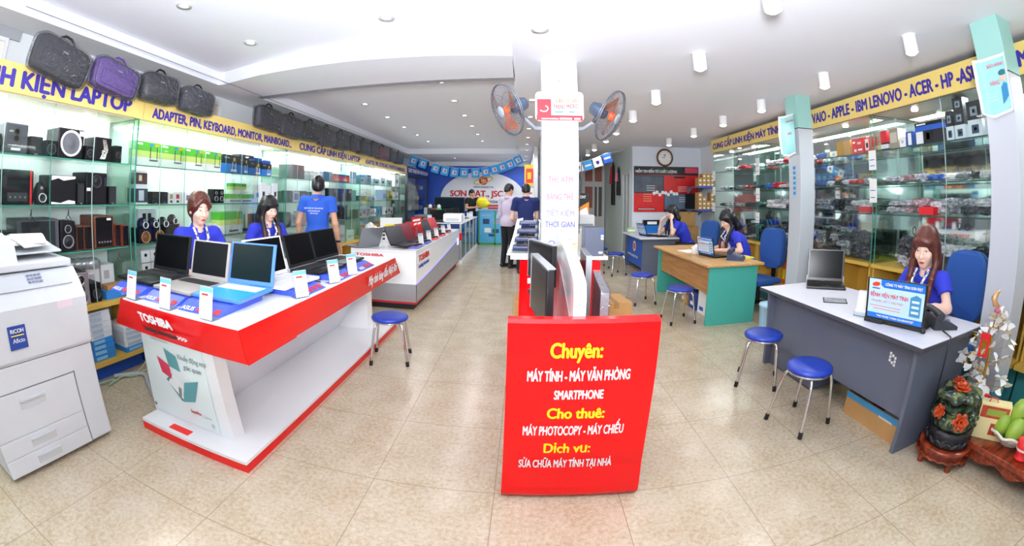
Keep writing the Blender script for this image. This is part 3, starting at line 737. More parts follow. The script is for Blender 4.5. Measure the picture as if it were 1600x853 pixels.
# ------------------------------------------------------------------ red notice stand in the middle foreground
t = thing('notice_stand', 'red notice board listing shop services in yellow and white letters', 'sign', (.0, 1.66, 0))
b = MB()
prof = [(.0, .0), (-.03, .012), (-.045, .04), (-.04, .08), (-.012, .2), (0, .4), (0, .955), (.015, .97), (.06, .97), (.06, .95), (.03, .94), (.03, .02), (.03, 0)]
vs = []; n = len(prof)
for x in (-.045, .64):
    for y, z in prof: vs.append((x, y, z))
b.add(vs, [tuple(range(n))[::-1], tuple(range(n, 2 * n))]); b.add(vs, [(i, (i + 1) % n, (i + 1) % n + n, i + n)[::-1] for i in range(n)], 0, False)
b.build('red_board', RED, t)
for body, x, z, w, h, m, bo in (('Chuyên:', .275, .795, .23, .07, PRINTY, .07), ('MÁY TÍNH - MÁY VĂN PHÒNG', .295, .68, .465, .05, PRINTW, .07), ('SMARTPHONE', .3, .585, .225, .045, PRINTW, .07),
                                ('Cho thuê:', .295, .48, .265, .055, PRINTY, .07), ('MÁY PHOTOCOPY - MÁY CHIẾU', .293, .385, .475, .05, PRINTW, .07), ('Dịch vụ:', .27, .28, .22, .055, PRINTY, .07),
                                ('SỬA CHỮA MÁY TÍNH TẠI NHÀ', .27, .195, .45, .045, PRINTW, .07)):
    tilt = (0, 0, 1)
    y = 0 if z > .3 else (-.003 if z > .25 else -.012)
    text(body, (x - .012, y - .001, z), (1, 0, .008 if m is PRINTW else 0), (0, -.0 if z > .25 else .03, 1), h, w, m, t, bold=bo, align='c', res=4)

# ------------------------------------------------------------------ monitor display stand behind it
t = thing('display_stand', 'red and white stand carrying monitors behind the red notice board', 'stand', (.3, 2.4, 0))
lo = MB().box(-.3, -.66, .0, .3, .52, .08, bev=.01).box(-.28, -.64, .5, .3, .5, .53); lo.build('lower_deck', GLOSSW, t)
MB().box(-.3, .5, .08, .3, .8, 1.03).build('rear_box', RED, t)
MB().box(-.2, -.64, .08, -.18, .5, .5).box(.26, -.64, .08, .28, .5, .5).build('side_panel', RED, t)
fin = MB()
prof = [(-.6, .53), (-.6, 1.04), (-.57, 1.1), (-.45, 1.14), (-.2, 1.19), (.2, 1.235), (.46, 1.25), (.46, .53)]
fin.prism([(-.045, y, z) for y, z in prof], (.06, 0, 0), 0); fin.build('divider_fin', GLOSSW, t)
MB().prism([(-.047, y, z) for y, z in ((-.5, .6), (-.5, .92), (.0, 1.06), (.4, 1.12), (.4, .6))], (-.003, 0, 0)).build('fin_picture', mat('grey rose picture', '#c9b9bd', .2, var=.2, scale=5), t)
ts = MB(); ts.prism([(-.37, .52, 1.035), (.36, .52, 1.035), (.36, .78, 1.035), (-.37, .78, 1.035)], (0, 0, .025)); ts.build('top_shelf', GLOSSW, t)
MB().box(-.24, .497, .86, -.2, .5, .9).build('white_mark', PRINTW, t)

# monitors
def make_monitor(w=.5, h=.3, glossy=True, name='monitor', body=BLACK, scr='#101014'):
    """faces -y, foot on z=0"""
    t = thing(name, 'x', 'monitor')
    MB().box(-w / 2, -.012, .09, w / 2, .025, .09 + h, bev=.006).build('screen_housing', body, t)
    MB().box(-w / 2 + .018, -.0135, .11, w / 2 - .018, -.012, .09 + h - .018).build('display', mat('dark screen ' + scr, scr, .2, spec=.12), t)
    MB().box(-.03, .01, .01, .03, .04, .16).build('neck', BLACK, t)
    MB().rev([(.0, 0), (.11, 0), (.105, .012), (0, .015)], n=24).build('foot', body, t)
    return t
m = make_monitor(.52, .33); m['label'] = 'large black monitor on the left of the white divider, nearest the notice board'; m.location = (.115, 2.15, .73); m.rotation_euler = (0, 0, -PI / 2 + .12)
MB().box(-.262, -.016, .088, -.255, .028, .425).box(-.262, -.016, .42, .262, .028, .427).build('silver_edge', SILVER, m)
m2 = dup(m, (.14, 2.64, .86), -PI / 2 + .35, 'smaller black monitor on the left of the divider, behind the large one'); m2.scale = (.8, .8, .8)
m3 = dup(m, (.47, 2.22, .6), PI / 2 + .06, 'film-wrapped black monitor on the right of the divider, nearest the notice board'); m3.rotation_euler = (0, 0, PI / 2 - .1)
MB().box(-.27, -.02, .1, .27, .03, .44).build('plastic_wrap', BAGP, m3)
m4 = dup(m, (.45, 2.66, .53), PI / 2 - .05, 'black monitor on the right of the divider, behind the wrapped one'); m4.scale = (.78, .85, 1.42)
for o, s in ((m, 0), (m2, 0), (m3, 0), (m4, 0)): o['group'] = 'monitors on the red display stand'
for i, (y, z) in enumerate(((2.0, .53), (2.45, .53))):
    c = thing('price_card', ['white price card standing beside the large monitor, nearer one', 'white price card on the left edge of the red stand, farther one'][i], 'price card', (.045, y, z), -PI / 2 - .1)
    MB().prism([(-.05, 0, 0), (.05, 0, 0), (.05, .05, .2), (-.05, .05, .2)], (0, .003, 0)).build('card', PAPER, c)
    MB().prism([(-.05, 0.0, 0), (.05, 0.0, 0), (.05, .06, 0), (-.05, .06, 0)], (0, 0, .004)).build('foot', ACRYL, c)
    c['group'] = 'price cards on the red stand'
    MB().prism([(-.035, .0385, .16), (.02, .0385, .16), (.02, .044, .18), (-.035, .044, .18)], (0, -.001, 0)).build('red_mark', PRINTR, c)

# wire rack with blue trays on the top shelf
t = thing('wire_tray_rack', 'white wire rack holding stacked blue laptop trays beside the pillar', 'rack', (.035, 3.04, 1.06))
w = MB()
w.tube([(-.13, -.1, .01), (.1, -.1, .01), (.1, .1, .01), (-.13, .1, .01)], .008, 8, closed=True); w.build('base_wire', GLOSSW, t)
for k in range(4):
    x = -.125 + .012 * k; y = -.09 + .06 * k
    MB().tube([(x, y, .01), (x + .04, y + .02, .14), (x + .07, y + .03, .27)], .006, 8).build('side_wire', GLOSSW, t)
for k in range(4):
    MB().tube([(.1, -.08 + .05 * k, .01), (.11, -.06 + .05 * k, .26)], .006, 8).build('post', CHROME, t)
for k in range(4):
    MB().box(-.09 + .015 * k, -.1 + .03 * k, .04 + .062 * k, .095, .08, .07 + .062 * k, bev=.008).build('tray', mat('blue black laptop', '#202c52', .25), t)
    MB().box(-.1 + .015 * k, -.102 + .03 * k, .034 + .062 * k, .1, .085, .038 + .062 * k).build('tray_glass', ACRYL, t)

# computer tower on the right of the pillar
t = thing('computer_tower', 'dark grey computer tower on the white shelf right of the pillar', 'computer', (.56, 3.0, 1.06))
MB().box(-.075, -.06, 0, .07, .12, .215, bev=.004).build('case', mat('blue grey case', '#4d5264', .5), t)
for k in range(3): MB().box(.045, -.062, .165 - .02 * k, .065, -.06, .18 - .02 * k).build('sticker', PRINTW if k else PRINTB, t)
MB().box(.03, -.062, .02, .06, -.06, .035).build('label', PRINTW, t)

# cardboard cartons by the red stand
def carton(name, label, loc, w, d, h, rz=0, m=CARD, tape=True, cat='box', open_=False, group=None):
    t = thing(name, label, cat, loc, rz, group)
    if open_:
        b = MB().box(-w / 2, -d / 2, 0, w / 2, d / 2, .01).box(-w / 2, -d / 2, .01, -w / 2 + .005, d / 2, h).box(w / 2 - .005, -d / 2, .01, w / 2, d / 2, h).box(-w / 2 + .005, -d / 2, .01, w / 2 - .005, -d / 2 + .005, h).box(-w / 2 + .005, d / 2 - .005, .01, w / 2 - .005, d / 2, h)
        b.build('carton', m, t)
    else:
        MB().box(-w / 2, -d / 2, 0, w / 2, d / 2, h).build('carton', m, t)
        if tape: MB().box(-.025, -d / 2 - .001, h - .05, .025, d / 2 + .001, h + .001).build('tape', mat('brown tape', '#9b7440', .3), t)
    return t
carton('cardboard_box', 'brown carton stacked on a paler box right of the red stand', (.86, 3.6, .3), .3, .35, .26, .1)
carton('cardboard_box', 'white and blue carton under the brown one right of the red stand', (.86, 3.6, 0), .34, .4, .3, .1, mat('pale carton', '#ccd6dc', .7), False)
for k in range(3): carton('cardboard_box', ['lowest', 'middle', 'topmost'][k] + ' brown carton in the pile left of the red stand', (.05, 3.4, .21 * k), .18, .3, .205, 0, CARD, group='cartons left of the red stand')

# ------------------------------------------------------------------ pillar posters
t = thing('pillar_poster', 'tall pale poster with faint lettering hanging on the white pillar', 'poster', (.3225, 3.245, 0))
MB().box(-.148, -.004, 1.08, .148, 0, 1.83).build('sheet', mat('poster gradient white', '#cdced8', .6), t)
MB().box(-.146, -.0045, 1.08, .146, -.004, 1.22).build('lower_tint', mat('pale sky print', '#d3ecf8', .4), t)
MB().box(-.146, -.005, 1.08, .146, -.0045, 1.115).build('foot_band', mat('pale yellow print', '#f6e6a6', .4), t)
MB().box(-.146, -.005, 1.8, .146, -.0045, 1.828).build('head_band', mat('pale yellow print', '#f6e6a6', .4), t)
n = 14
for z0, a, m_ in ((1.77, .012, 0), (1.125, -.014, 0)):
    wv = MB()
    for i in range(n):
        x0, x1 = -.146 + .292 * i / n, -.146 + .292 * (i + 1) / n
        f = lambda x: z0 + a * math.sin(x * 22)
        wv.quad((x0, -.0055, f(x0) - .005), (x1, -.0055, f(x1) - .005), (x1, -.0055, f(x1) + .005), (x0, -.0055, f(x0) + .005))
    wv.build('wave_line', mat('soft orange print', '#f0a587', .4), t)
PL = mat('lilac lettering', '#574fa6', .5); PK = mat('pale pink lettering', '#b8688a', .5)
for body, z, w, m_ in (('THẺ ATM', 1.62, .2, PK), ('BẰNG THẺ', 1.48, .22, PK), ('TIẾT KIỆM', 1.345, .23, mat('pale lilac lettering', '#8c84c6', .5)), ('THỜI GIAN', 1.255, .24, PL), ('VÀ', 1.17, .07, PL), ('CHI PHÍ', 1.1, .18, PL)):
    text(body, (0, -.0055, z), (1, 0, 0), (0, 0, 1), .045, w, m_, t, bold=.03, align='c')

t = thing('hanging_sign', 'red and white card sign hung by a string high on the pillar', 'sign', (.315, 3.2, 0))
out = []
for cx, cz, a0 in ((.165, 2.33, 0), (-.165, 2.33, 90), (-.165, 2.15, 180), (.165, 2.15, 270)):
    for k in range(5):
        a = math.radians(a0 + 22.5 * k); out.append((cx + .035 * math.cos(a), 0, cz + .035 * math.sin(a)))
bd = MB(); bd.prism(out, (0, .012, 0)); bd.build('card', mat('card white', '#d6d0d4', .6), t)
PINK = mat('faded red print', '#cf2c3c', .6)
q = MB().box(-.19, -.0015, 2.122, .19, 0, 2.165).box(-.185, -.0015, 2.165, -.07, 0, 2.3).build('red_field', PINK, t)
text('TẠI ĐÂY CÓ BÁN', (-.05, -.003, 2.265), (1, 0, .06), (0, 0, 1), .03, .2, mat('orange print', '#d86a1c', .6), t, bold=.03)
text('TREND MICRO', (-.05, -.003, 2.215), (1, 0, .06), (0, 0, 1), .034, .2, PRINTR, t, bold=.03)
for x0_, x1_ in ((-.04, .03), (.08, .12)): MB().box(x0_, -.0015, 2.187, x1_, 0, 2.2).build('green_mark', mat('mint print', '#35c39c', .5), t)
sp = [(-.13 + .035 * math.cos(a), -.002, 2.22 + .025 * math.sin(a)) for a in np.linspace(-2.6, 1.2, 12)]
MB().tube(sp, .005, 6).build('white_swoosh', PRINTW, t)
MB().box(-.15, -.002, 2.132, -.01, -.001, 2.14).box(.0, -.002, 2.13, .1, -.001, 2.145).box(.12, -.002, 2.13, .17, -.001, 2.145).build('small_print', PRINTW, t)
MB().tube([(-.11, .006, 2.36), (0, .02, 2.47), (.11, .006, 2.36)], .0015, 5).build('string', GREY, t)
MB().rev([(.006, .03), (.006, .045)], (0, 0, 2.47), 8, axis='y').build('nail', GREY, t)

# ------------------------------------------------------------------ wall fans
def make_fan():
    """axis along -y (front), bracket behind"""
    t = thing('wall_fan', 'x', 'fan')
    R = .235; CG = mat('smoke grey wire', '#6f7078', .35, .4)
    for yy, nm in ((-.07, 'front_guard'), (.06, 'rear_guard')):
        g = MB(); sgn = -1 if yy < 0 else 1
        for k in range(48):
            a = 2 * PI * k / 48; c, s = math.cos(a), math.sin(a)
            g.tube([(c * .05, yy, s * .05), (c * .15, yy * .85, s * .15), (c * R, sgn * .008, s * R)], .0014, 4)
        for r_, y_ in ((R, sgn * .008), (.15, yy * .85)):
            g.tube([(math.cos(a) * r_, y_, math.sin(a) * r_) for a in np.linspace(0, 2 * PI, 40)[:-1]], .006 if r_ == R else .0018, 6, closed=True)
        g.build(nm, CG, t)
    MB().rev([(0, -.076), (.045, -.076), (.052, -.07), (.052, -.064), (0, -.064)], n=24, axis='y').build('guard_badge', mat('badge grey', '#9ba4ad', .3), t)
    MB().rev([(0, -.045), (.03, -.042), (.036, -.01), (.036, .01), (0, .012)], n=20, axis='y').build('hub', ORANGE, t)
    OB = clear_mat('translucent orange blade', '#ffc0a0', .08, .5, .1, solid=.28, solid_color='#f2703a')
    for k in range(3):
        b = MB(); a0 = 2 * PI * k / 3 + .4; n = 8; vs = []
        for i in range(n + 1):
            r = .03 + .175 * i / n; wd = .25 + .55 * math.sin(PI * min(1, i / n * .62))
            for j, sgn in enumerate((-1, 1)):
                a = a0 + sgn * wd * .6; vs.append((r * math.cos(a), -.012 + .022 * sgn, r * math.sin(a)))
        b.add(vs, [(2 * i, 2 * i + 1, 2 * i + 3, 2 * i + 2) for i in range(n)], 0, True); b.build('blade', OB, t)
    MB().rev([(.0, .05), (.05, .055), (.062, .08), (.066, .15), (.055, .2), (0, .21)], n=20, axis='y').build('motor', mat('slate motor cover', '#46536a', .4), t)
    MB().tube([(0, .12, -.06), (0, .13, -.12)], .018, 10).build('tilt_joint', DGREY, t)
    return t
fl_ = make_fan(); fl_['label'] = 'grey wall fan with orange blades on the left of the pillar'
fl_.location = (-.11, 3.02, 2.17); fl_.rotation_euler = (.42, .0, -1.05); fl_.scale = (.88,) * 3
fr_ = dup(fl_, (.7, 3.02, 2.13)); fr_['label'] = 'grey wall fan with orange blades on the right of the pillar'; fr_.rotation_euler = (.5, .0, 1.0)
for o in (fl_, fr_): o['group'] = 'pillar fans'
br = MB()
for f, sx, px in ((fl_, -1, .17), (fr_, 1, .475)):
    b = MB(); M = Euler(f.rotation_euler).to_matrix(); p = M @ (Vector((0, .13, -.12)) * .88) + Vector(f.location)
    L = M.inverted() * (1 / .88)
    pts = [Vector((px, 3.35, 2.08)), Vector((px + sx * .06, 3.32, 2.08)), Vector((p.x, p.y, p.z))]
    b.tube([L @ (q - Vector(f.location)) for q in pts], [.02, .02, .016], 8); b.build('arm', mat('arm grey', '#a9afc0', .4), f)
    c = MB(); q = [Vector((px + sx * .012, 3.3, 2.0)), Vector((px + sx * .03, 3.28, 1.8)), Vector((px + sx * .012, 3.28, 1.5)), Vector((px + sx * .012, 3.28, 1.2))]
    c.tube([L @ (z - Vector(f.location)) for z in q], .004, 6); c.build('power_cord', DGREY, f)

# ------------------------------------------------------------------ far wall sign, bunting, banners
t = thing('company_sign', 'arched white company sign on the far blue wall', 'sign', (-1.28, 13.19, 0))
out = [(1.42 * math.cos(a), -.03, 1.35 + .95 * math.sin(a) ** .9) for a in np.linspace(0, PI, 25)]
out = [(1.42, -.03, 1.0)] + out + [(-1.42, -.03, 1.0)]
MB().prism(out, (0, .03, 0)).build('panel', mat('sign white', '#f4f4f8', .4), t)
lgx, lgz = .03, 2.02
MB().rev([(.0, -.05), (.12, -.045), (.15, -.032)], (lgx, 0, lgz), 24, axis='y', caps=False).build('logo_ball', mat('logo red orange', '#d8432c', .4), t)
rg = MB(); rg.tube([(lgx + .33 * math.cos(a) * .94 + .09 * math.sin(a) * .3, -.045, lgz + .1 * math.sin(a) + .33 * math.cos(a) * .22) for a in np.linspace(0, 2 * PI, 36)[:-1]], .016, 6, closed=True); rg.build('logo_ring', mat('logo yellow', '#e9cf3a', .4), t)
text('SD', (lgx, -.052, lgz - .045), (1, 0, 0), (0, 0, 1), .08, .15, PRINTW, t, bold=.05, align='c')
text('WWW.SONDAT.VN', (.03, -.032, 1.77), (1, 0, 0), (0, 0, 1), .06, .65, NAVY, t, bold=.05, align='c')
text('SƠN ĐẠT., JSC', (-.2, -.032, 1.49), (1, 0, 0), (0, 0, 1), .19, 1.76, mat('sign red', '#d0141c', .4), t, bold=.09, align='c')
text('We more than guarantee !', (-.2, -.032, 1.27), (1, 0, 0), (0, 0, 1), .13, 1.55, mat('sign navy', '#22227e', .4), t, bold=.03, align='c', slant=.25)

FB = mat('flag sky blue', '#2f9be0', .5)
def make_flag(i):
    t = thing('bunting_flag', 'x', 'flag')
    out = []
    for cx, cz, a0 in ((.075, -.03, 0), (-.075, -.03, 90), (-.075, -.2, 180), (.075, -.2, 270)):
        for k in range(4):
            a = math.radians(a0 + 30 * k); out.append((cx + .03 * math.cos(a), 0, cz + .03 * math.sin(a)))
    MB().prism(out, (0, .004, 0)).build('cloth', FB, t)
    MB().box(-.055, -.001, -.17, .055, 0, -.06).build('pale_print', mat('flag pale print', '#bfe0f6', .5), t)
    MB().box(-.01, -.002, -.15, .035, -.001, -.08).build('pink_print', mat('flag pink print', '#d95a86', .5), t)
    return t
fg = make_flag(0); ff = True
flags = [(640, 245), (655, 251), (675, 258.5), (689, 262.5), (704, 264.5), (719, 265), (738, 264.5), (754, 262.5), (768, 258.5), (780, 254.5), (792, 250), (804, 243.5)]
fpos = [(-2.95, 10.7, 2.52), (-2.68, 10.75, 2.44), (-2.33, 10.8, 2.31), (-2.09, 10.85, 2.25), (-1.84, 10.9, 2.21), (-1.58, 10.9, 2.2), (-1.26, 10.9, 2.2), (-1.0, 10.9, 2.23), (-.76, 10.85, 2.29), (-.55, 10.8, 2.35), (-.35, 10.75, 2.42), (-.14, 10.7, 2.53)]
for k, (x, y, z) in enumerate(fpos):
    o = fg if ff else dup(fg, (0, 0, 0)); ff = False
    sl = 0 if k in (5, 6) else (fpos[min(k + 1, 11)][2] - fpos[max(k - 1, 0)][2]) / (fpos[min(k + 1, 11)][0] - fpos[max(k - 1, 0)][0])
    o.location = (x, y, z + .06); o.rotation_euler = (0, -math.atan(sl), 0); o.scale = (1.08,) * 3
    o['label'] = 'blue bunting flag in the string across the far ceiling, %s from the left' % ['first', 'second', 'third', 'fourth', 'fifth', 'sixth', 'seventh', 'eighth', 'ninth', 'tenth', 'eleventh', 'twelfth'][k]
    o['group'] = 'blue bunting flags'
s = MB(); s.tube([(-3.05, 10.68, 2.62)] + [(x, y + .005, z + .065) for x, y, z in fpos] + [(-.04, 10.68, 2.6)], .004, 5)
tag(s.build('bunting_string', PRINTW), 'white string carrying the blue bunting flags', 'string')
for k, (x, y, z, m_, lb) in enumerate(((1.02, 7.2, 2.12, PRINTW, 'white'), (1.2, 7.2, 2.16, FB, 'blue'), (1.38, 7.2, 2.22, PRINTW, 'white'), (1.56, 7.2, 2.3, PRINTB, 'deep blue'))):
    t = thing('bunting_flag', ['white paper flag nearest the pillar in the right string', 'light blue paper flag in the right string', 'white paper flag with a blue shield by the staircase', 'deep blue paper flag at the right end of its string'][k], 'flag', (x, y, z), 0, 'square flags by the stairs')
    t.rotation_euler = (0, -.3, 0)
    MB().box(-.085, 0, -.17, .085, .004, 0).build('cloth', m_, t)
    if m_ is PRINTW: MB().prism([(-.03, -.001, -.06), (.03, -.001, -.06), (.03, -.001, -.1), (0, -.001, -.13), (-.03, -.001, -.1)], (0, -.001, 0)).build('shield_print', NAVY, t)
    else: MB().box(-.06, -.002, -.1, .06, 0, -.07).build('bar_print', PRINTW, t)

s = MB(); s.tube([(.48, 7.205, 2.02), (.8, 7.205, 2.06), (1.02, 7.205, 2.125), (1.2, 7.205, 2.165), (1.38, 7.205, 2.225), (1.56, 7.205, 2.305), (2.1, 7.9, 2.45), (2.495, 8.83, 2.5)], .004, 5)
tag(s.build('bunting_string', PRINTW), 'white string of square flags from the pillar to the passage wall', 'string')
# blue product showcase with green posts below the sign
t = thing('product_showcase', 'low glass showcase with a sky blue poster and green posts under the company sign', 'showcase', (-.86, 12.2, 0))
MB().box(-.42, 0, .06, .42, .35, 1.06).build('poster_front', mat('sky blue poster', '#4fb4e4', .3, var=.1, scale=3), t)
for x in (-.44, .06, .4): MB().box(x, -.02, 0, x + .04, .02, 1.1).build('post', mat('green post', '#2f9a55', .5), t)
MB().box(-.44, -.02, .0, .44, .02, .06).build('sill', mat('green post', '#2f9a55', .5), t)
MB().box(-.46, -.03, 1.06, .46, .37, 1.1).build('top', mat('showcase top', '#8fb7d2', .4), t)
for k, (x, z, w, h) in enumerate(((-.2, .72, .2, .16), (.12, .72, .2, .14), (-.15, .45, .2, .14), (.1, .43, .2, .12), (-.2, .9, .3, .04), (.2, .88, .16, .1), (-.02, .3, .2, .08))):
    MB().box(x - w / 2, -.003, z - h / 2, x + w / 2, 0, z + h / 2).build('product_picture', [mat('picture navy', '#173a6e', .4), mat('picture mauve', '#a9a4cc', .4), PRINTW][k % 3], t)
t = thing('red_box', 'long dark red box lying on the sky blue showcase', 'box', (-.7, 12.3, 1.1)); MB().box(-.3, -.12, 0, .3, .12, .14, bev=.01).build('box_body', mat('dark red box', '#a8343c', .5), t); MB().box(-.28, -.121, .05, .28, -.12, .09).build('band', mat('pink band', '#d07c80', .5), t)

# narrow red and yellow new year poster and paper sheet by the pillar
t = thing('festive_banner', 'narrow red and yellow banner hanging left of the pillar', 'banner', (.16, 8.2, 0))
MB().box(-.09, 0, 1.72, .09, .01, 2.16).build('cloth', mat('festive red', '#e0301e', .5), t)
MB().box(-.09, -.002, 1.72, .09, 0, 1.78).box(-.09, -.002, 2.08, .09, 0, 2.16).box(-.09, -.002, 1.78, -.06, 0, 2.08).build('yellow_print', mat('festive yellow', '#f3c11f', .5), t)
MB().box(-.03, -.003, 1.86, .05, -.002, 2.0).build('gold_print', mat('festive yellow', '#f3c11f', .5), t)
t = thing('paper_notice', 'pale notice sheet under the festive banner', 'notice', (.17, 8.2, 0))
MB().box(-.09, 0, 1.2, .09, .008, 1.68).build('sheet', PAPER, t)
for k, (w, m_) in enumerate(((.12, PK), (.13, mat('rose print', '#e08a96', .5)), (.1, PK))): MB().box(-w / 2, -.002, 1.55 - .1 * k, w / 2, 0, 1.59 - .1 * k).build('printed_line', m_, t)
t = thing('wall_monitor', 'small lit monitor beside the man in navy polo', 'monitor', (.22, 8.15, 0))
MB().box(-.13, 0, .94, .09, .03, 1.24, bev=.006).build('screen_housing', BLACK, t); MB().box(-.12, -.002, .97, .08, 0, 1.22).build('display', mat('lit screen white', '#e9eef8', .3, emit=1.), t)
MB().box(-.04, .0, .86, .0, .02, .95).build('neck', BLACK, t); MB().box(-.13, -.05, .84, .09, .12, .86).build('foot', BLACK, t)
t = thing('side_cabinet', 'low grey cabinet carrying the small monitor behind the navy polo', 'cabinet', (.17, 8.25, 0))
MB().box(-.13, -.16, 0, .13, .4, .8).build('body', mat('grey metal', '#7d8188', .5), t); MB().box(-.14, -.17, .8, .14, .41, .838).build('top', DGREY, t); MB().box(-.1, -.165, .1, .1, -.16, .7).build('door', GREY, t)
# ------------------------------------------------------------------ end wall on the right: poster, clock, box shelves
t = thing('wall_poster', 'large red and black poster of electronic parts on the end wall', 'poster', (3.33, 8.695, 0))
W2 = .8
MB().box(-W2, -.006, 1.18, W2, 0, 2.2).build('sheet', mat('poster black', '#1b1b22', .35), t)
MB().box(-W2, -.008, 2.0, W2, -.006, 2.006).build('rule', PRINTR, t)
PR = mat('poster red', '#d3161b', .4, var=.15, scale=6)
MB().box(-.08, -.009, 1.6, W2, -.006, 2.0).build('upper_red_block', PR, t)
MB().box(-W2, -.009, 1.18, -.08, -.006, 1.6).build('lower_red_block', PR, t)
MB().box(-W2 + .02, -.009, 1.62, -.1, -.006, 1.98).build('gate_picture', mat('poster slate', '#4a4f60', .4, var=.4, scale=5), t)
MB().box(-.06, -.009, 1.24, .45, -.006, 1.58).build('panel_picture', mat('poster steel', '#5d6f88', .4, var=.3, scale=4), t)
MB().box(.45, -.009, 2.06, W2 - .02, -.006, 2.18).build('red_flash', mat('poster pink flash', '#d8405c', .4), t)
text('NIỀM TIN ĐẾN TỪ CHẤT LƯỢNG', (-W2 + .04, -.009, 2.06), (1, 0, 0), (0, 0, 1), .055, 1.0, PRINTW, t, bold=.05)
for k in range(3):
    for x0_, x1_, z_ in ((-.5, -.3, 1.76 - .05 * k), (.27, .5, 1.74 - .045 * k), (.3, .46, 1.5 - .045 * k)): MB().box(x0_, -.011, z_, x1_, -.009, z_ + .009).build('text_line', PRINTW, t)
    MB().box(-.29, -.011, 1.755 - .05 * k, -.26, -.009, 1.775 - .05 * k).build('bullet', PRINTR, t)
for k in range(4): MB().box(-.58, -.011, 1.57 - .05 * k, -.38, -.009, 1.58 - .05 * k).build('text_line', mat('pale orange print', '#f2b98a', .5), t)
ft_ = MB().box(-.72, -.011, 1.23, -.28, -.009, 1.265).build('footer_tab', BLACKM, t); MB().box(-.7, -.012, 1.241, -.3, -.011, 1.254).build('white_line', PRINTW, ft_)
sk = MB()
for k in range(9): sk.rev([(0, -.012), (.03, -.011), (.04, -.01)], (-.32 + .07 * k, 0, 1.6 + .03 * math.sin(k * 2.3)), 10, axis='y', caps=False)
sk.build('white_sockets_picture', mat('socket white', '#e6e6ee', .4), t)
MB().box(.17, -.012, 1.98, .45, -.0095, 1.94).build('caption_tab', BLACKM, t)

t = thing('wall_clock', 'round wooden framed wall clock above the red poster', 'clock', (3.27, 8.69, 2.4))
MB().rev([(.165, 0), (.2, -.01), (.205, -.03), (.18, -.045), (.16, -.03)], n=32, axis='y', caps=False).build('wooden_rim', wood('walnut rim', '#5d341c', '#7c4a2a'), t)
MB().rev([(0, -.02), (.165, -.02)], n=32, axis='y', caps=False).build('dial', mat('dial white', '#f3f1ec', .4), t)
mk = MB()
for k in range(12):
    a = k * PI / 6; mk.box(.135 * math.sin(a) - .006, -.024, .135 * math.cos(a) - .006, .135 * math.sin(a) + .006, -.02, .135 * math.cos(a) + .006)
mk.build('hour_marks', mat('gold marks', '#a8865a', .4), t)
MB().box(-.004, -.026, 0, .004, -.024, .09).build('minute_hand', BLACK, t); MB().box(-.07, -.028, -.005, 0, -.026, .005).build('hour_hand', BLACK, t)
MB().prism([(-.03, -.025, .07), (0, -.025, .055), (.03, -.025, .07), (.03, -.025, .05), (-.03, -.025, .05)], (0, .003, 0)).build('emblem', BLACK, t)

for k, z in enumerate((1.74, 1.25)):
    t = thing('wall_shelf', ['upper', 'lower'][k] + ' blue edged shelf of small cartons right of the red poster', 'shelf', (3.98, 8.3, z))
    MB().box(-.2, -.35, -.03, .2, .38, 0, 0).box(-.2, -.355, -.035, .2, -.35, .005, 1).build('board', [mat('shelf slate', '#5b6a8a', .5), mat('shelf blue edge', '#3d52b0', .5)], t)
    MB().prism([(-.15, .36, -.03), (-.15, .36, -.15), (-.15, .1, -.03)], (.02, 0, 0)).prism([(.13, .36, -.03), (.13, .36, -.15), (.13, .1, -.03)], (.02, 0, 0)).build('bracket', GREY, t)
bx = thing('small_carton', 'x', 'box'); MB().box(-.045, -.09, 0, .045, .09, .09).build('carton', CARD, bx)
MB().box(-.03, -.092, .02, .02, -.09, .05).build('label', PAPER, bx); bf = True
for k, z in enumerate((1.74, 1.25)):
    for r in range(4 if k else 3):
        for c in range(4):
            if r == 2 and c == (0 if not k else 2) or (k and r == 3 and c in (1, 2)): continue
            o = bx if bf else dup(bx, (0, 0, 0)); bf = False
            o.location = (3.83 + .1 * c, 8.05, z + .002 + .0905 * r); o['group'] = 'small cartons on the %s wall shelf' % ('lower' if k else 'upper')
            o['label'] = 'small brown carton, %s row up, %s along, on the %s blue edged shelf' % (ordn[r].replace('nearest', 'first'), ordn[c].replace('nearest', 'first'), 'lower' if k else 'upper')
for k in range(4):
    carton('cardboard_box', ['wide brown carton at the bottom of the floor pile in the corner', 'second brown carton up in the corner pile', 'third brown carton up in the corner pile', 'topmost brown carton of the corner pile behind the chair'][k], (3.75 - .06 * k, 8.25, .3 * k), .5 - .05 * k, .4, .295, .05 * k, group='cartons piled in the corner')

# passage: hanging bags, open door, staircase, things on the counter behind the pillar
for k, (y, z0, z1, m1, m2) in enumerate(((10.45, 1.3, 2.42, BLACKM, mat('red cloth', '#b02030', .7)), (9.85, 1.55, 2.25, BLACKM, mat('pink cloth', '#d07c92', .7)))):
    t = thing('hanging_coat', ['long black and red coat hanging on the passage wall', 'short black and pink bag hanging nearer on the passage wall'][k], 'coat', (2.49, y, 0))
    b = MB(); n = 10
    b.rev([(.03, z1), (.06, z1 - .1), (.09, z1 - .35), (.11, z0 + .15), (.1, z0)][::-1], (-.06, 0, 0), 12); b.xf(Matrix.Diagonal((.5, 1, 1, 1))); b.build('cloth', m1, t)
    MB().tube([(-.08, -.03, z1 - .12), (-.1, -.05, (z0 + z1) / 2)], [.03, .045], 8).build('coloured_panel', m2, t)
    MB().tube([(0, 0, z1), (-.04, 0, z1 + .02)], .012, 6).build('hook', GREY, t)
t = thing('open_door', 'open white panel door with red glass at the passage end', 'door', (2.44, 11.5, 0), math.radians(205))
lf = MB().box(0, -.02, 0, .8, .02, 2.5); lf.build('leaf', mat('door white', '#e6e3df', .5), t)
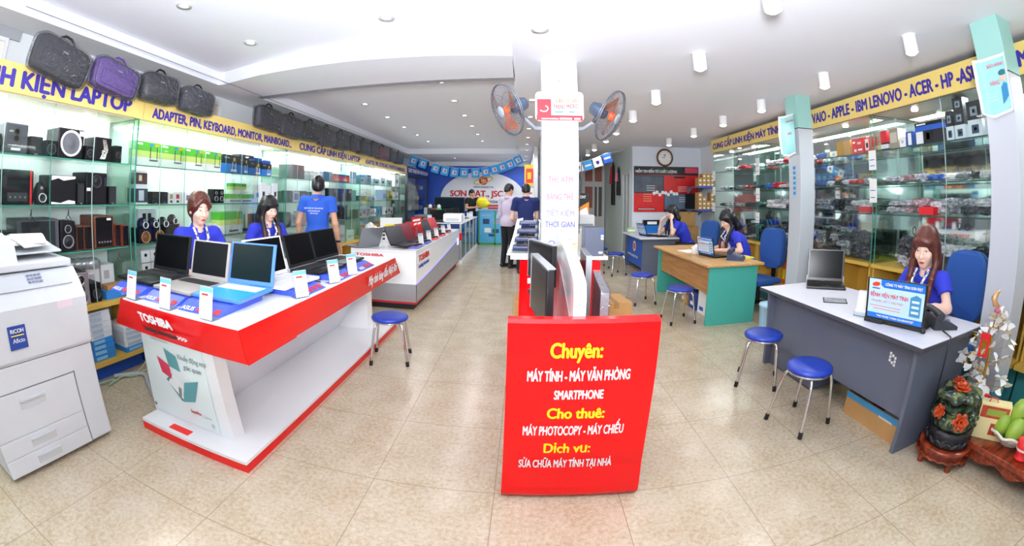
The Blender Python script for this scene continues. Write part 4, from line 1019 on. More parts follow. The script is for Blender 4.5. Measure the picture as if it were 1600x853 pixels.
for x0, x1, z0, z1, m_ in ((.1, .36, 1.95, 2.4, 0), (.44, .7, 1.95, 2.4, 0), (.1, .22, .95, 1.8, 1), (.44, .7, 1.2, 1.8, 0), (.28, .36, .95, 1.8, 1)):
    MB().box(x0, -.024, z0, x1, .024, z1).build('pane', [mat('dusky red glass', '#b0726c', .3), mat('grey glass strip', '#6f6a6a', .3)][m_], t)
MB().tube([(.74, -.05, 1.0), (.68, -.05, 1.0)], .012, 8).build('handle', CHROME, t)

t = thing('staircase', 'white staircase rising leftward behind the passage', 'stairs', (0, 0, 0))
s = MB(); N = 9
out = [(2.4, 13.2, 1.2)]
for k in range(N):
    x = 2.4 - .23 * k; z = 1.2 + .17 * k
    if z > 2.4: break
    out += [(x, 13.2, z + .17), (x - .23, 13.2, z + .17)]
low = [(out[-1][0], 13.2, out[-1][2] - .35), (2.4, 13.2, .95)]
s.prism(out + low, (0, .9, 0)); s.build('flight', mat('stair white', '#dadde0', .6), t)
r = MB(); r.box(.4, 13.15, 1.15, .45, 13.2, 1.2); r = MB().tube([(2.4, 13.16, 1.0), (.45, 13.16, 2.35)], .05, 6); r.build('stringer', mat('stringer grey', '#a9aaac', .5), t)
for k in range(7): MB().box(2.2 - .23 * k, 13.1, 1.37 + .17 * k, 2.45 - .23 * k, 14.1, 1.4 + .17 * k).build('tread', mat('dark tread', '#64686c', .5), t)
rl = MB().tube([(2.4, 13.1, 1.85), (1.3, 13.1, 2.6)], .03, 6); rl.build('handrail', GREY, t)
t = thing('low_counter', 'pale counter behind the pillar carrying a printer and a carton', 'counter', (1.0, 6.2, 0))
MB().box(-.18, -.2, 0, .13, .25, 1.0).build('body', mat('counter cream', '#dcd7cc', .5), t); MB().box(-.2, -.22, 1.0, .15, .27, 1.03).build('top', GLOSSW, t)
t = thing('printer', 'white printer on the pale counter right of the pillar', 'printer', (1.0, 6.15, 1.03))
MB().box(-.16, -.16, 0, .13, .18, .2, bev=.02).build('body', CREAM, t); MB().box(-.12, -.19, .04, .1, -.16, .07).build('paper_tray', GREY, t)
t = thing('carton_box', 'black and orange carton standing on the white printer', 'box', (.95, 6.2, 1.231)); t.scale = (.62, .8, 1)
MB().box(-.17, -.12, 0, .17, .12, .33).build('box_body', mat('carton black', '#232428', .5), t)
o1 = MB(); o1.poly([(-.171, -.1215, .0), (.171, -.1215, .0), (.171, -.1215, .2), (.0, -.1215, .14), (-.171, -.1215, .06)]); o1.build('orange_sweep', mat('carton orange', '#ef9420', .5), t)
o2 = MB(); o2.poly([(-.1, -.1225, .0), (.16, -.1225, .0), (.12, -.1225, .12), (-.1, -.1225, .05)]); o2.build('white_sweep', PRINTW, t)
text('SONY', (-.08, -.122, .25), (1, 0, 0), (0, 0, 1), .045, .17, PRINTW, t, bold=.06)
t = thing('motorbike', 'dark motorbike parked in the passage, half hidden by the computer tower', 'motorbike', (1.35, 9.3, 0))
MB().ball((0, 0, .95), (.16, .45, .16)).build('seat', BLACKM, t); MB().ball((0, -.25, .7), (.13, .3, .25)).build('body', mat('bike grey', '#55575c', .3), t)
for y in (-.6, .6): MB().tube([(0, y + .27 * math.cos(a), .31 + .27 * math.sin(a)) for a in np.linspace(0, 2 * PI, 24)[:-1]], .04, 8, closed=True).build('wheel', BLACK, t)
MB().tube([(-.3, -.5, 1.1), (0, -.45, 1.05), (.3, -.5, 1.1)], .02, 8).build('handlebar', CHROME, t); MB().tube([(0, -.45, 1.05), (0, -.6, .31)], .03, 8).build('fork', CHROME, t)

# ------------------------------------------------------------------ things on the right desks
SCR = mat('lit screen pale blue', '#cfe6f8', .3, emit=.9); SBL = mat('lit screen blue', '#1f78d4', .3, emit=.9)
def make_laptop(label, loc, rz, w=.36, d=.25, ang=105, body=BLACK, lid=None, lit=None, deck=None, tilt=0., bd=None, scr='#0f1113', keys=None, name='laptop', frame=None):
    """user side at -y; ang between base and lid"""
    t = thing(name, label, 'laptop', loc, rz)
    if tilt: t.rotation_euler = (tilt, 0, rz)
    bd = bd or d
    MB().box(-w / 2, -bd, 0, w / 2, 0, .02, bev=.005).build('base', body, t)
    k = MB()
    if deck: MB().box(-w / 2 + .012, -bd + .012, .0202, w / 2 - .012, -.012, .0206).build('deck', deck, t)
    for r_ in range(5):
        for c_ in range(13): k.box(-w / 2 + .025 + c_ * (w - .05) / 13, -.04 - .021 * r_ - .018, .0205, -w / 2 + .025 + (c_ + .86) * (w - .05) / 13, -.04 - .021 * r_, .0225)
    k.build('keyboard', keys or BLACKM, t)
    MB().box(-.045, -bd + .02, .0205, .045, -bd + .085, .0212).build('touchpad', deck or DGREY, t)
    a = math.radians(ang); M = Matrix.Translation((0, -.004, .02)) @ Matrix.Rotation(-(a - PI), 4, 'X')
    # lid drawn lying back (towards -y from the hinge), then turned up
    L = MB().box(-w / 2, -d * .97, 0, w / 2, 0, .012, bev=.004)
    M = Matrix.Translation((0, -.004, .022)) @ Matrix.Rotation(-a, 4, 'X')
    lo = L.xf(M).build('lid', lid or body, t)
    fr = frame or body
    MB().box(-w / 2 + .004, -d * .965, -.0012, w / 2 - .004, -.006, 0).xf(M).build('bezel', fr, lo)
    MB().box(-w / 2 + .018, -d * .93, -.0024, w / 2 - .018, -.026, -.0012).xf(M).build('display', lit or mat('dark screen ' + scr, scr, .2, spec=.12), lo)
    return t, lo, M, w, d
def screen_shop(lo, M, w, d):
    """the shop's own advert on a lit display"""
    x0, x1, y0, y1 = -w / 2 + .018, w / 2 - .018, -.026, -d * .93      # y0 bottom, y1 top in lid space
    P = lambda x, y, k=0: M @ Vector((x, y, -.0028 - .0004 * k))
    up = (M.to_3x3() @ Vector((0, -1, 0))); xd = M.to_3x3() @ Vector((1, 0, 0))
    H = y0 - y1
    q = MB(); q.quad(P(x0, y1 + H * .2), P(x1, y1 + H * .2), P(x1, y1), P(x0, y1)); q.quad(P(x0, y0), P(x1, y0), P(x1, y0 - H * .13), P(x0, y0 - H * .13)); q.build('blue_bands', SBL, lo)
    q = MB(); q.poly([P(x0, y1), P(x0 + .07, y1), P(x0 + .085, y1 + H * .2), P(x0 + .07, y1 + H * .28), P(x0, y1 + H * .28)], 0); q2 = MB(); q2.add([P(x + .0, y, 1) for x, y in ()], [])
    MB().poly([P(x0 + .03 + .022 * math.cos(a), y1 + H * .12 + .016 * math.sin(a), 2) for a in np.linspace(0, 2 * PI, 16)[:-1]]).build('orange_logo', mat('lit logo orange', '#e2552c', .3, emit=.6), lo)
    LW = mat('lit white', '#ffffff', .3, emit=1.); LR = mat('lit red', '#d0182c', .3, emit=.6)
    text('CÔNG TY MÁY TÍNH SƠN ĐẠT', P(x0 + .09, y1 + H * .15, 1), xd, up, .013, x1 - x0 - .1, LW, lo, bold=.05)
    text('BỆNH VIỆN MÁY TÍNH', P(x0 + .01, y1 + H * .42, 1), xd, up, .019, (x1 - x0) * .72, LR, lo, bold=.06)
    text('Uy tín chuyên số 1 Hà Nội', P(x0 + .02, y1 + H * .57, 1), xd, up, .01, (x1 - x0) * .6, mat('lit rose', '#e0708a', .3, emit=.6), lo)
    text('"WE MORE THAN GUARANTEE"', P(x0 + .03, y0 - H * .035, 1), xd, up, .011, (x1 - x0) * .75, LW, lo, bold=.05)
    b = MB(); b.quad(P(x1 - .07, y0 - H * .2, 1), P(x1 - .02, y0 - H * .2, 1), P(x1 - .02, y1 + H * .32, 1), P(x1 - .07, y1 + H * .36, 1)); b.build('building_picture', mat('lit steel blue', '#3f86bc', .3, emit=.5), lo)
    b = MB()
    for i in range(3): b.quad(P(x1 - .062, y0 - H * (.26 + .1 * i), 2), P(x1 - .028, y0 - H * (.26 + .1 * i), 2), P(x1 - .028, y0 - H * (.31 + .1 * i), 2), P(x1 - .062, y0 - H * (.31 + .1 * i), 2))
    b.build('window_picture', LW, lo)

# nearest desk (top z = .715)
ZD = .716
r = make_laptop('open black laptop with a dark screen on the far end of the slate desk', (2.88, 3.02, ZD), -.69, .37, .3, 100, scr='#07090a', body=mat('satin black', '#0e0e10', .3))
MB().box(-.188, -.012, .0, -.18, .0, .07).build('silver_hinge', SILVER, r[0]); MB().box(.18, -.012, .0, .188, .0, .07).build('silver_hinge', SILVER, r[0])
AD = mat('advert pale blue', '#bfe0f7', .15); ADB = mat('advert blue', '#1d73d0', .15)
def lid_advert(lo, M, w, d, k=1.):
    """the shop advert stuck on the outer face of a laptop lid"""
    x0, x1, yb, yt = -w / 2 + .015, w / 2 - .015, -.015, -d * .95
    # seen from outside: reading direction is -x, up is -y in lid space
    xd = M.to_3x3() @ Vector((-1, 0, 0)); up = M.to_3x3() @ Vector((0, -1, 0)); W, Hh = x1 - x0, yb - yt
    P = lambda u, v, k_=0: M @ Vector((x1 - u * W, yb - v * Hh, .0125 + .0004 * k_))
    def R(u0, v0, u1, v1, k_=0): return [P(u0, v0, k_), P(u1, v0, k_), P(u1, v1, k_), P(u0, v1, k_)]
    MB().quad(*R(0, 0, 1, 1)).build('advert_sheet', AD, lo)
    MB().quad(*R(0, 0, 1, .13, 1)).build('blue_band', ADB, lo)
    q = MB().poly([P(.28, .8, 1), P(1, .8, 1), P(1, 1, 1), P(.22, 1, 1), P(.22, .86, 1)]); q.build('blue_band', ADB, lo)
    MB().poly([P(.13 + .07 * math.cos(a) + .02 * math.sin(a), .87 + .06 * math.sin(a), 2) for a in np.linspace(0, 2 * PI, 18)[:-1]]).build('orange_logo', mat('advert orange', '#d9431f', .3), lo)
    MB().quad(*R(.06, .75, .2, .78, 2)).build('logo_caption', PRINTB, lo)
    text('CÔNG TY MÁY TÍNH SƠN ĐẠT', P(.3, .865, 2), xd, up, Hh * .065, W * .66, PRINTW, lo, bold=.06)
    text('BỆNH VIỆN MÁY TÍNH', P(.04, .56, 2), xd, up, Hh * .1, W * .68, PRINTR, lo, bold=.04)
    text('chuyên số 1 Hà Nội', P(.06, .43, 2), xd, up, Hh * .055, W * .58, mat('rose lettering', '#e07a92', .4), lo, bold=.02)
    for q_ in (R(.03, .31, .6, .33, 2), R(.1, .24, .6, .26, 2)): MB().quad(*q_).build('small_print', mat('rose lettering', '#e07a92', .4), lo)
    text('"WE MORE THAN GUARANTEE"', P(.18, .045, 2), xd, up, Hh * .05, W * .68, PRINTW, lo, bold=.05)
    MB().poly([P(.76, .2, 2), P(.95, .2, 2), P(.95, .68, 2), P(.86, .74, 2), P(.76, .66, 2)]).build('building_picture', mat('advert steel blue', '#4289b8', .3), lo)
    b = MB()
    for i in range(3): b.quad(*R(.79, .28 + .13 * i, .92, .34 + .13 * i, 3))
    b.build('window_picture', mat('advert ice', '#d9eef8', .3), lo)
r = make_laptop('laptop with the shop advert on its lid in front of the nearest woman', (2.35, 1.72, ZD), 1.856, .44, .28, 97); lid_advert(*r[1:])
MB().rev([(0, -.03), (.018, -.02), (.018, .0), (0, .01)], (-.21, .0, .01), 12, axis='x').build('hinge_knob', BLACK, r[0]); MB().box(.08, -.02, 0, .22, .02, .03, bev=.005).build('battery_bulge', BLACKM, r[0])
r = make_laptop('laptop with a blue shop advert on its lid on the oak desk', (2.45, 4.85, .741), 1.75, .36, .25, 100); lid_advert(*r[1:])
r = make_laptop('laptop with a pale advert on its lid on the far slate desk', (2.46, 7.72, .741), 1.75, .36, .25, 108); lid_advert(*r[1:])

def make_terminal(name, label, loc, rz, m, s=1.):
    t = thing(name, label, 'telephone', loc, rz); t.scale = (s, s, s)
    b = MB(); b.prism([(-.1, -.09, 0), (-.1, .09, 0), (-.1, .09, .075), (-.1, -.07, .03), (-.1, -.09, .02)], (.2, 0, 0)); b.build('base', m, t)
    b = MB(); b.tube([(-.115, .06, .085), (-.07, .06, .1), (.07, .06, .1), (.115, .06, .085)], [.03, .02, .02, .03], 10); b.build('handset', m, t)
    k = MB()
    for i in range(3):
        for j in range(4): k.box(-.03 + .03 * i, -.06 + .026 * j, .034 + .0075 * j, -.01 + .03 * i, -.044 + .026 * j, .046 + .0075 * j)
    k.build('key_pad', GREY, t)
    c = MB().tube([(.115, .06, .07), (.15, .02, .01), (.16, .08, .01), (.12, .12, .006)], .004, 6).build('cord', BLACK, t)
    return t
make_terminal('telephone', 'dark grey telephone on the near end of the slate desk beside the advert laptop', (2.66, 1.53, ZD), 1.0, mat('charcoal phone', '#2c3038', .4))
make_terminal('telephone', 'navy telephone lying on the oak desk beside the woman typing', (2.72, 4.52, .741), .9, mat('navy phone', '#2b3a5e', .4), 1.2)
def flat(name, label, cat, loc, rz, w, d, h, m, part='cover', extra=None):
    t = thing(name, label, cat, loc, rz); MB().box(-w / 2, -d / 2, 0, w / 2, d / 2, h).build(part, m, t)
    if extra: MB().box(-w / 2 + .01, -d / 2 + .01, h, w / 2 - .01, d / 2 - .01, h + .001).build('printed_face', extra, t)
    return t
flat('mouse_pad', 'grey picture mouse pad beside the black laptop on the slate desk', 'mouse pad', (2.47, 2.44, ZD), -.7, .2, .16, .004, BLACKM, 'pad', mat('pad picture', '#8d8f96', .5, var=.5, scale=12))
flat('paper_sheets', 'white sheets lying under the arms of the nearest woman', 'papers', (2.72, 2.05, ZD), .2, .3, .22, .004, PAPER, 'sheets')
t = thing('business_card_holder', 'clear holder with white cards left of the advert laptop', 'card holder', (2.34, 2.02, ZD), -1.2)
MB().box(-.05, -.03, 0, .05, .03, .004).box(-.05, -.03, .004, .05, -.028, .03).build('tray', ACRYL, t); MB().box(-.045, -.02, .004, .045, 0, .04).build('cards', PAPER, t)
t = thing('paper_stand', 'white folded leaflets standing against the advert laptop', 'leaflets', (2.42, 2.08, ZD), -1.0)
for k in range(3): MB().prism([(-.05, .015 * k, 0), (-.05, .015 * k + .004, 0), (-.05, .04 + .015 * k, .14), (-.05, .036 + .015 * k, .14)], (.1, 0, 0)).build('leaflet', [PAPER, mat('violet leaflet', '#6a5fb4', .5)][k % 2], t)
flat('account_book', 'flat pale notebook on the left end of the oak desk', 'notebook', (2.42, 5.35, .741), .2, .22, .3, .01, PAPER)
flat('yellow_folder', 'yellow folder at the right end of the oak desk', 'folder', (2.88, 4.62, .741), .1, .24, .2, .015, mat('folder yellow', '#e6dc35', .5))
t = thing('tissue_roll', 'crumpled white tissue pack on the oak desk left of the laptop', 'tissue', (2.38, 5.08, .741)); MB().rev([(.03, 0), (.05, .02), (.045, .07), (.055, .1), (.0, .12)], n=10).build('roll', PAPER, t); MB().ball((.02, 0, .11), (.03, .02, .03)).build('loose_sheet', PAPER, t)
for k, (x, y) in enumerate(((2.42, 8.5), (2.72, 8.5))):
    t = thing('tissue_box', ['green and white tissue box at the left end of the far desk', 'green and white carton beside the laptop on the far desk'][k], 'box', (x, y, .741)); MB().box(-.07, -.06, 0, .07, .06, .11, bev=.004).build('box_body', mat('pale green box', '#a8d487', .5), t); MB().box(-.071, -.061, .03, .071, .061, .07).build('white_band', PRINTW, t)
t = thing('carton_box', 'blue and black boxed product standing behind the far laptop', 'box', (2.85, 8.35, .741)); MB().box(-.2, -.05, 0, .2, .05, .28).build('box_body', mat('box blue', '#1b6fc4', .4), t); MB().box(-.201, -.051, .17, .201, .051, .281).build('black_band', BLACK, t); MB().box(-.12, -.052, .19, .1, -.051, .25).build('white_print', PRINTW, t)
flat('desk_pad', 'dark organiser lying beside the far laptop', 'organiser', (2.75, 7.6, .741), .3, .25, .3, .02, BLACKM)

# under and beside the near desk
t = carton('cardboard_box', 'open brown carton with blue rim full of papers under the slate desk', (2.5, 1.73, 0), .28, .56, .17, 0, CARD, open_=True)
MB().box(-.143, -.283, .125, -.14, .283, .168).build('blue_band', mat('carton blue band', '#3f8fc0', .6), t)
for k in range(3):
    q = flat('loose_papers', ['white papers sticking out of the open carton', 'red folder inside the open carton', 'grey booklet inside the open carton'][k], 'papers', (2.5, 1.6 + .14 * k, .012), .2, .22, .13, .15 - .02 * k, [PAPER, mat('folder red', '#b0202c', .5), GREY][k], 'sheets'); q.rotation_euler = (0, -.25 + .2 * k, .1 * k)
carton('cardboard_box', 'small closed carton at the far end under the slate desk', (2.6, 2.83, 0), .3, .2, .16, 0, mat('rust carton', '#9a5a30', .8))
t = thing('waste_bin', 'pale blue waste bin between the oak desk and the slate desk', 'bin', (2.86, 3.88, 0))
MB().rev([(.1, 0), (.125, .29), (.135, .3), (.128, .31), (.12, .29), (.098, .01), (0, .01)], n=24).build('bucket', mat('pale blue plastic', '#a9d2ee', .4), t)
for k in range(2): MB().box(-.02 + .06 * k, -.119, .06, .01 + .06 * k, -.11, .2).build('blue_print', mat('bin print blue', '#4f9ad6', .4), t)
MB().rev([(.135, .31), (.13, .325), (.06, .335), (0, .335)], n=24).build('rim_lid', mat('pale blue lid', '#b7dcf2', .4), t)
for k in range(3):
    t = thing('boxed_set', ['white carton under the oak desk', 'blue bag of parts under the oak desk', 'brown carton on the floor under the oak desk'][k], 'box', (2.5, 4.75 + .3 * k, [0, .0, .0][k])); MB().box(-.12, -.12, 0, .12, .12, [.3, .24, .14][k], bev=.01).build('box_body', [PAPER, mat('dusty blue', '#27408a', .6), CARD][k], t); MB().box(-.121, -.06, .05, -.12, .06, .1).build('label', PRINTW if k else PRINTB, t)
bkc = ['#d8601f', '#3c3a8c', '#e6e4ea']
for k in range(3):
    t = thing('upright_carton', ['orange printed carton standing in the yellow cubby', 'violet printed carton standing in the yellow cubby', 'white carton standing nearest in the yellow cubby'][k], 'box', (3.82, 4.72 - .1 * k, .336)); MB().box(-.15, -.045, 0, .15, .045, .3).build('box_body', mat('cubby box %d' % k, bkc[k], .5, var=.2, scale=12), t); MB().box(-.152, -.03, .06, -.15, .03, .2).build('print', PRINTY if k == 0 else PRINTW, t)
c = MB(); c.tube([(2.52, 1.42, .735), (2.5, 1.34, .72), (2.47, 1.33, .5), (2.5, 1.345, .25), (2.6, 1.34, .01), (2.75, 1.36, .006)], .006, 6)
tag(c.build('power_cable', BLACK), 'black cable hanging down the near end of the slate desk', 'cable')

# ------------------------------------------------------------------ curled posters on the columns
PAPB = mat('aqua poster', '#9fdadb', .4)
def curled(label, loc, rz, w, h, person_pic):
    t = thing('curled_poster', label, 'poster', loc, rz)
    n, mrows = 12, 8; vs = []; 
    def P(u, v, off=0.):     # u across, v up
        curl = max(0, .28 - u) / .28; c2 = max(0, u - .85) / .15
        x = (u - .5) * w + curl * .02 * (1 - v); y = -.004 - .055 * curl ** 1.6 * (.4 + .8 * (1 - abs(v - .5))) - .025 * c2 ** 2 - off
        z = v * h - h + (.04 * (1 - u) if v < .01 else 0) * h * 3 * (abs(u - .35)) - (.09 * h * (1 - abs(u - .4) * 1.4)) * (1 - v)
        return (x, y, z)
    g = MB(); g.add([P(i / n, j / mrows) for j in range(mrows + 1) for i in range(n + 1)], [(j * (n + 1) + i, j * (n + 1) + i + 1, (j + 1) * (n + 1) + i + 1, (j + 1) * (n + 1) + i) for j in range(mrows) for i in range(n)], 0, True); g.build('sheet', PRINTW, t)
    f = MB(); f.add([P(.07 + .86 * i / n, .05 + .9 * j / mrows, .0015) for j in range(mrows + 1) for i in range(n + 1)], [(j * (n + 1) + i, j * (n + 1) + i + 1, (j + 1) * (n + 1) + i + 1, (j + 1) * (n + 1) + i) for j in range(mrows) for i in range(n)], 0, True); f.build('printed_face', PAPB, t)
    y = P(.6, .8)[1] - .003
    text('BẢO HÀNH', (w * .12, y, -h * .2), (1, 0, 0), (0, 0, 1), .022, w * .5, mat('rose letters', '#e0607c', .5), t, bold=.05, align='c')
    text('VÀNG', (w * .02, y, -h * .52), (1, 0, 0), (0, 0, 1), .028, w * .3, mat('rose letters', '#e0607c', .5), t, bold=.05, align='c')
    if person_pic:
        q = MB(); q.ball((w * .3, y, -h * .4), (.028, .002, .034), 14, 0); q.ball((w * .3, y - .001, -h * .33), (.034, .002, .02), 14, 1)
        q.poly([(w * .2, y - .002, -h * .88), (w * .44, y - .002, -h * .72), (w * .44, y - .002, -h * .55), (w * .3, y - .002, -h * .5), (w * .2, y - .002, -h * .58)], 2); q.build('figure_picture', [mat('print skin', '#e3bfae', .5), mat('print cap teal', '#21707c', .5), mat('print shirt blue', '#2f83b8', .5)], t)
    for k in range(3): MB().box(-w * .28, y - .001, -h * (.66 + .06 * k), w * .05, y, -h * (.655 + .06 * k)).build('text_line', PRINTW, t)
    return t
curled('aqua poster with a figure in a cap peeling off the nearest column', (3.095, 1.32, 2.38), -PI / 2, .27, .36, True)
curled('small aqua poster peeling off the second column', (3.095, 3.9, 2.44), -PI / 2, .28, .44, False)
t = thing('column_sticker', 'short blue vertical sticker on the second column', 'sticker', (3.098, 3.84, 1.7), -PI / 2)
MB().box(-.03, -.002, -.18, .03, 0, .18).build('backing', mat('sticker grey', '#b9c2cc', .4), t)
for k in range(6): MB().box(-.022, -.004, -.165 + .056 * k, .022, -.002, -.13 + .056 * k).build('blue_print', mat('sticker blue', '#2f8fd0', .4), t)
# ------------------------------------------------------------------ people: smooth distance fields, one continuous skin per body
class Field:
    def __init__(s, lo, hi, h):
        s.h = h; s.lo = np.array(lo, float); n = np.ceil((np.array(hi, float) - s.lo) / h).astype(int) + 1
        s.n = n; s.d = np.full(n, .5, np.float32); s.ax = [s.lo[i] + h * np.arange(n[i]) for i in range(3)]
    def sub(s, lo, hi):
        a = np.clip(np.floor((np.array(lo) - s.lo) / s.h).astype(int), 0, s.n - 1); b = np.clip(np.ceil((np.array(hi) - s.lo) / s.h).astype(int) + 1, 1, s.n)
        sl = tuple(slice(a[i], b[i]) for i in range(3))
        g = np.meshgrid(*[s.ax[i][sl[i]] for i in range(3)], indexing='ij')
        return sl, np.stack(g, -1)
    def put(s, sl, d, k, cut=False):
        c = s.d[sl]
        if cut:
            d = -d
            if k > 0: hh = np.clip(.5 - .5 * (c - d) / k, 0, 1); s.d[sl] = c * (1 - hh) + d * hh + k * hh * (1 - hh)
            else: s.d[sl] = np.maximum(c, d)
        elif k > 0: hh = np.clip(.5 + .5 * (c - d) / k, 0, 1); s.d[sl] = c * (1 - hh) + d * hh - k * hh * (1 - hh)
        else: s.d[sl] = np.minimum(c, d)
    def cone(s, a, b, r1, r2, k=.02, cut=False):
        a, b = np.array(a, float), np.array(b, float); r = max(r1, r2) + k + 3 * s.h
        sl, p = s.sub(np.minimum(a, b) - r, np.maximum(a, b) + r)
        if p.size == 0: return
        ab = b - a; L = max(ab @ ab, 1e-9); t = np.clip(((p - a) @ ab) / L, 0, 1)
        d = np.linalg.norm(p - a - t[..., None] * ab, axis=-1) - (r1 + (r2 - r1) * t)
        s.put(sl, d.astype(np.float32), k, cut)
    def ell(s, c, r, R=None, k=.02, cut=False):
        c = np.array(c, float); r = np.array(r, float); m = max(r) + k + 3 * s.h
        sl, p = s.sub(c - m, c + m)
        if p.size == 0: return
        q = p - c
        if R is not None: q = q @ R
        k0 = np.linalg.norm(q / r, axis=-1); k1 = np.linalg.norm(q / (r * r), axis=-1) + 1e-9
        s.put(sl, (k0 * (k0 - 1) / k1).astype(np.float32), k, cut)
    def plane_cut(s, c, n):
        """removes what lies on the side n points to"""
        g = np.meshgrid(*s.ax, indexing='ij', sparse=True); n = np.array(n, float); n /= np.linalg.norm(n)
        d = sum((g[i] - c[i]) * n[i] for i in range(3)); s.d = np.maximum(s.d, d.astype(np.float32))
    def mesh(s):
        d = s.d; n = d.shape
        ins = d < 0
        cells = np.zeros(tuple(np.array(n) - 1), np.uint8)
        for i in (0, 1):
            for j in (0, 1):
                for k in (0, 1): cells += ins[i:n[0] - 1 + i, j:n[1] - 1 + j, k:n[2] - 1 + k]
        act = (cells > 0) & (cells < 8); idx = np.argwhere(act)
        if len(idx) == 0: return np.zeros((0, 3)), []
        num = np.full(act.shape, -1, np.int64); num[act] = np.arange(len(idx))
        acc = np.zeros((len(idx), 3)); cnt = np.zeros(len(idx))
        corner = {(i, j, k): d[idx[:, 0] + i, idx[:, 1] + j, idx[:, 2] + k] for i in (0, 1) for j in (0, 1) for k in (0, 1)}
        for a, c0 in corner.items():
            for ax in range(3):
                if a[ax]: continue
                b = list(a); b[ax] = 1; c1 = corner[tuple(b)]
                m = (c0 < 0) != (c1 < 0); t = np.where(m, c0 / np.where(m, c0 - c1, 1), 0)
                pt = np.tile(np.array(a, float), (len(idx), 1)); pt[:, ax] += t
                acc[m] += pt[m]; cnt[m] += 1
        V = s.lo + s.h * (idx + acc / np.maximum(cnt, 1)[:, None])
        F = []
        for ax in range(3):
            u, v = (ax + 1) % 3, (ax + 2) % 3
            sl0 = [slice(1, m - 1) for m in n]; sl0[ax] = slice(0, n[ax] - 1); sl1 = list(sl0); sl1[ax] = slice(1, n[ax])
            e = ins[tuple(sl0)] != ins[tuple(sl1)]; q = np.argwhere(e) + np.array([0 if i == ax else 1 for i in range(3)])
            if len(q) == 0: continue
            out = ins[q[:, 0], q[:, 1], q[:, 2]]
            def at(du, dv):
                z = q.copy(); z[:, u] += du; z[:, v] += dv; return num[z[:, 0], z[:, 1], z[:, 2]]
            f = np.stack([at(-1, -1), at(0, -1), at(0, 0), at(-1, 0)], 1)
            f[~out] = f[~out][:, ::-1]; F.append(f)
        F = np.concatenate(F); F = F[(F >= 0).all(1)]
        return V, F
    def build(s, name, mats, parent, regions=()):
        V, F = s.mesh(); me = bpy.data.meshes.new(name)
        me.from_pydata(V.tolist(), [], F.tolist())
        for m in (mats if isinstance(mats, (list, tuple)) else [mats]): me.materials.append(m)
        me.polygons.foreach_set('use_smooth', [True] * len(me.polygons))
        if regions:
            C = V[F].mean(1); mi = np.zeros(len(F), np.int32)
            for (c, r, R, i) in regions:
                q = (C - c) @ R / r; mi[(q * q).sum(1) < 1] = i
            me.polygons.foreach_set('material_index', mi)
        me.update(); o = bpy.data.objects.new(name, me); COL.objects.link(o); o.parent = parent
        return o

SKIN_F = mat('fair skin', '#eec6b2', .5, var=.03, scale=12)
SKIN_M = mat('tan skin', '#d9a384', .5, var=.03, scale=12)
LIPS = mat('lip red', '#c23a44', .4)
EYEW = mat('eye white', '#f2efec', .3); EYED = mat('dark iris', '#1d1512', .2)
POLO = mat('royal blue polo cloth', '#2a36c0', .8, bump=.15, bscale=180)
POLO2 = mat('azure polo cloth', '#2a5fd0', .8, bump=.15, bscale=180)
NPOLO = mat('navy polo cloth', '#1b2a66', .85, bump=.1)
LAV = mat('lavender shirt cloth', '#c3b7cc', .85, var=.06, scale=60)
BTEE = mat('black tee cloth', '#17171a', .85)
TROU = mat('dark trouser cloth', '#191a20', .85)
JEAN = mat('denim cloth', '#34425e', .85)
HAIR_R = mat('red brown hair', '#57261c', .35, var=.25, scale=40, bump=.3, bscale=60)
HAIR_K = mat('black hair', '#16121a', .35, var=.2, scale=40, bump=.3, bscale=60)
HAIR_B = mat('brown lengths of hair', '#4a2a22', .4, var=.25, scale=40, bump=.3, bscale=60)
LANY = mat('black and white lanyard', '#f0f0f0', .5)
_n = LANY.node_tree; _b = _n.nodes.new('ShaderNodeTexBrick'); _t = _n.nodes.new('ShaderNodeTexCoord')
_b.inputs['Color1'].default_value = _b.inputs['Color2'].default_value = (.9, .9, .9, 1); _b.inputs['Mortar'].default_value = (.01, .01, .012, 1); _b.inputs['Scale'].default_value = 22; _b.inputs['Mortar Size'].default_value = .045; _b.inputs['Row Height'].default_value = .6; _b.inputs['Brick Width'].default_value = .8
_m = _n.nodes.new('ShaderNodeMapping'); _m.inputs['Rotation'].default_value = (1.2, .6, .4)
_n.links.new(_t.outputs['Object'], _m.inputs[0]); _n.links.new(_m.outputs[0], _b.inputs['Vector']); _n.links.new(_b.outputs['Color'], _n.nodes['Principled BSDF'].inputs['Base Color'])

def rot3(yaw=0, pitch=0, roll=0):
    return np.array((Matrix.Rotation(yaw, 3, 'Z') @ Matrix.Rotation(pitch, 3, 'X') @ Matrix.Rotation(roll, 3, 'Y')))

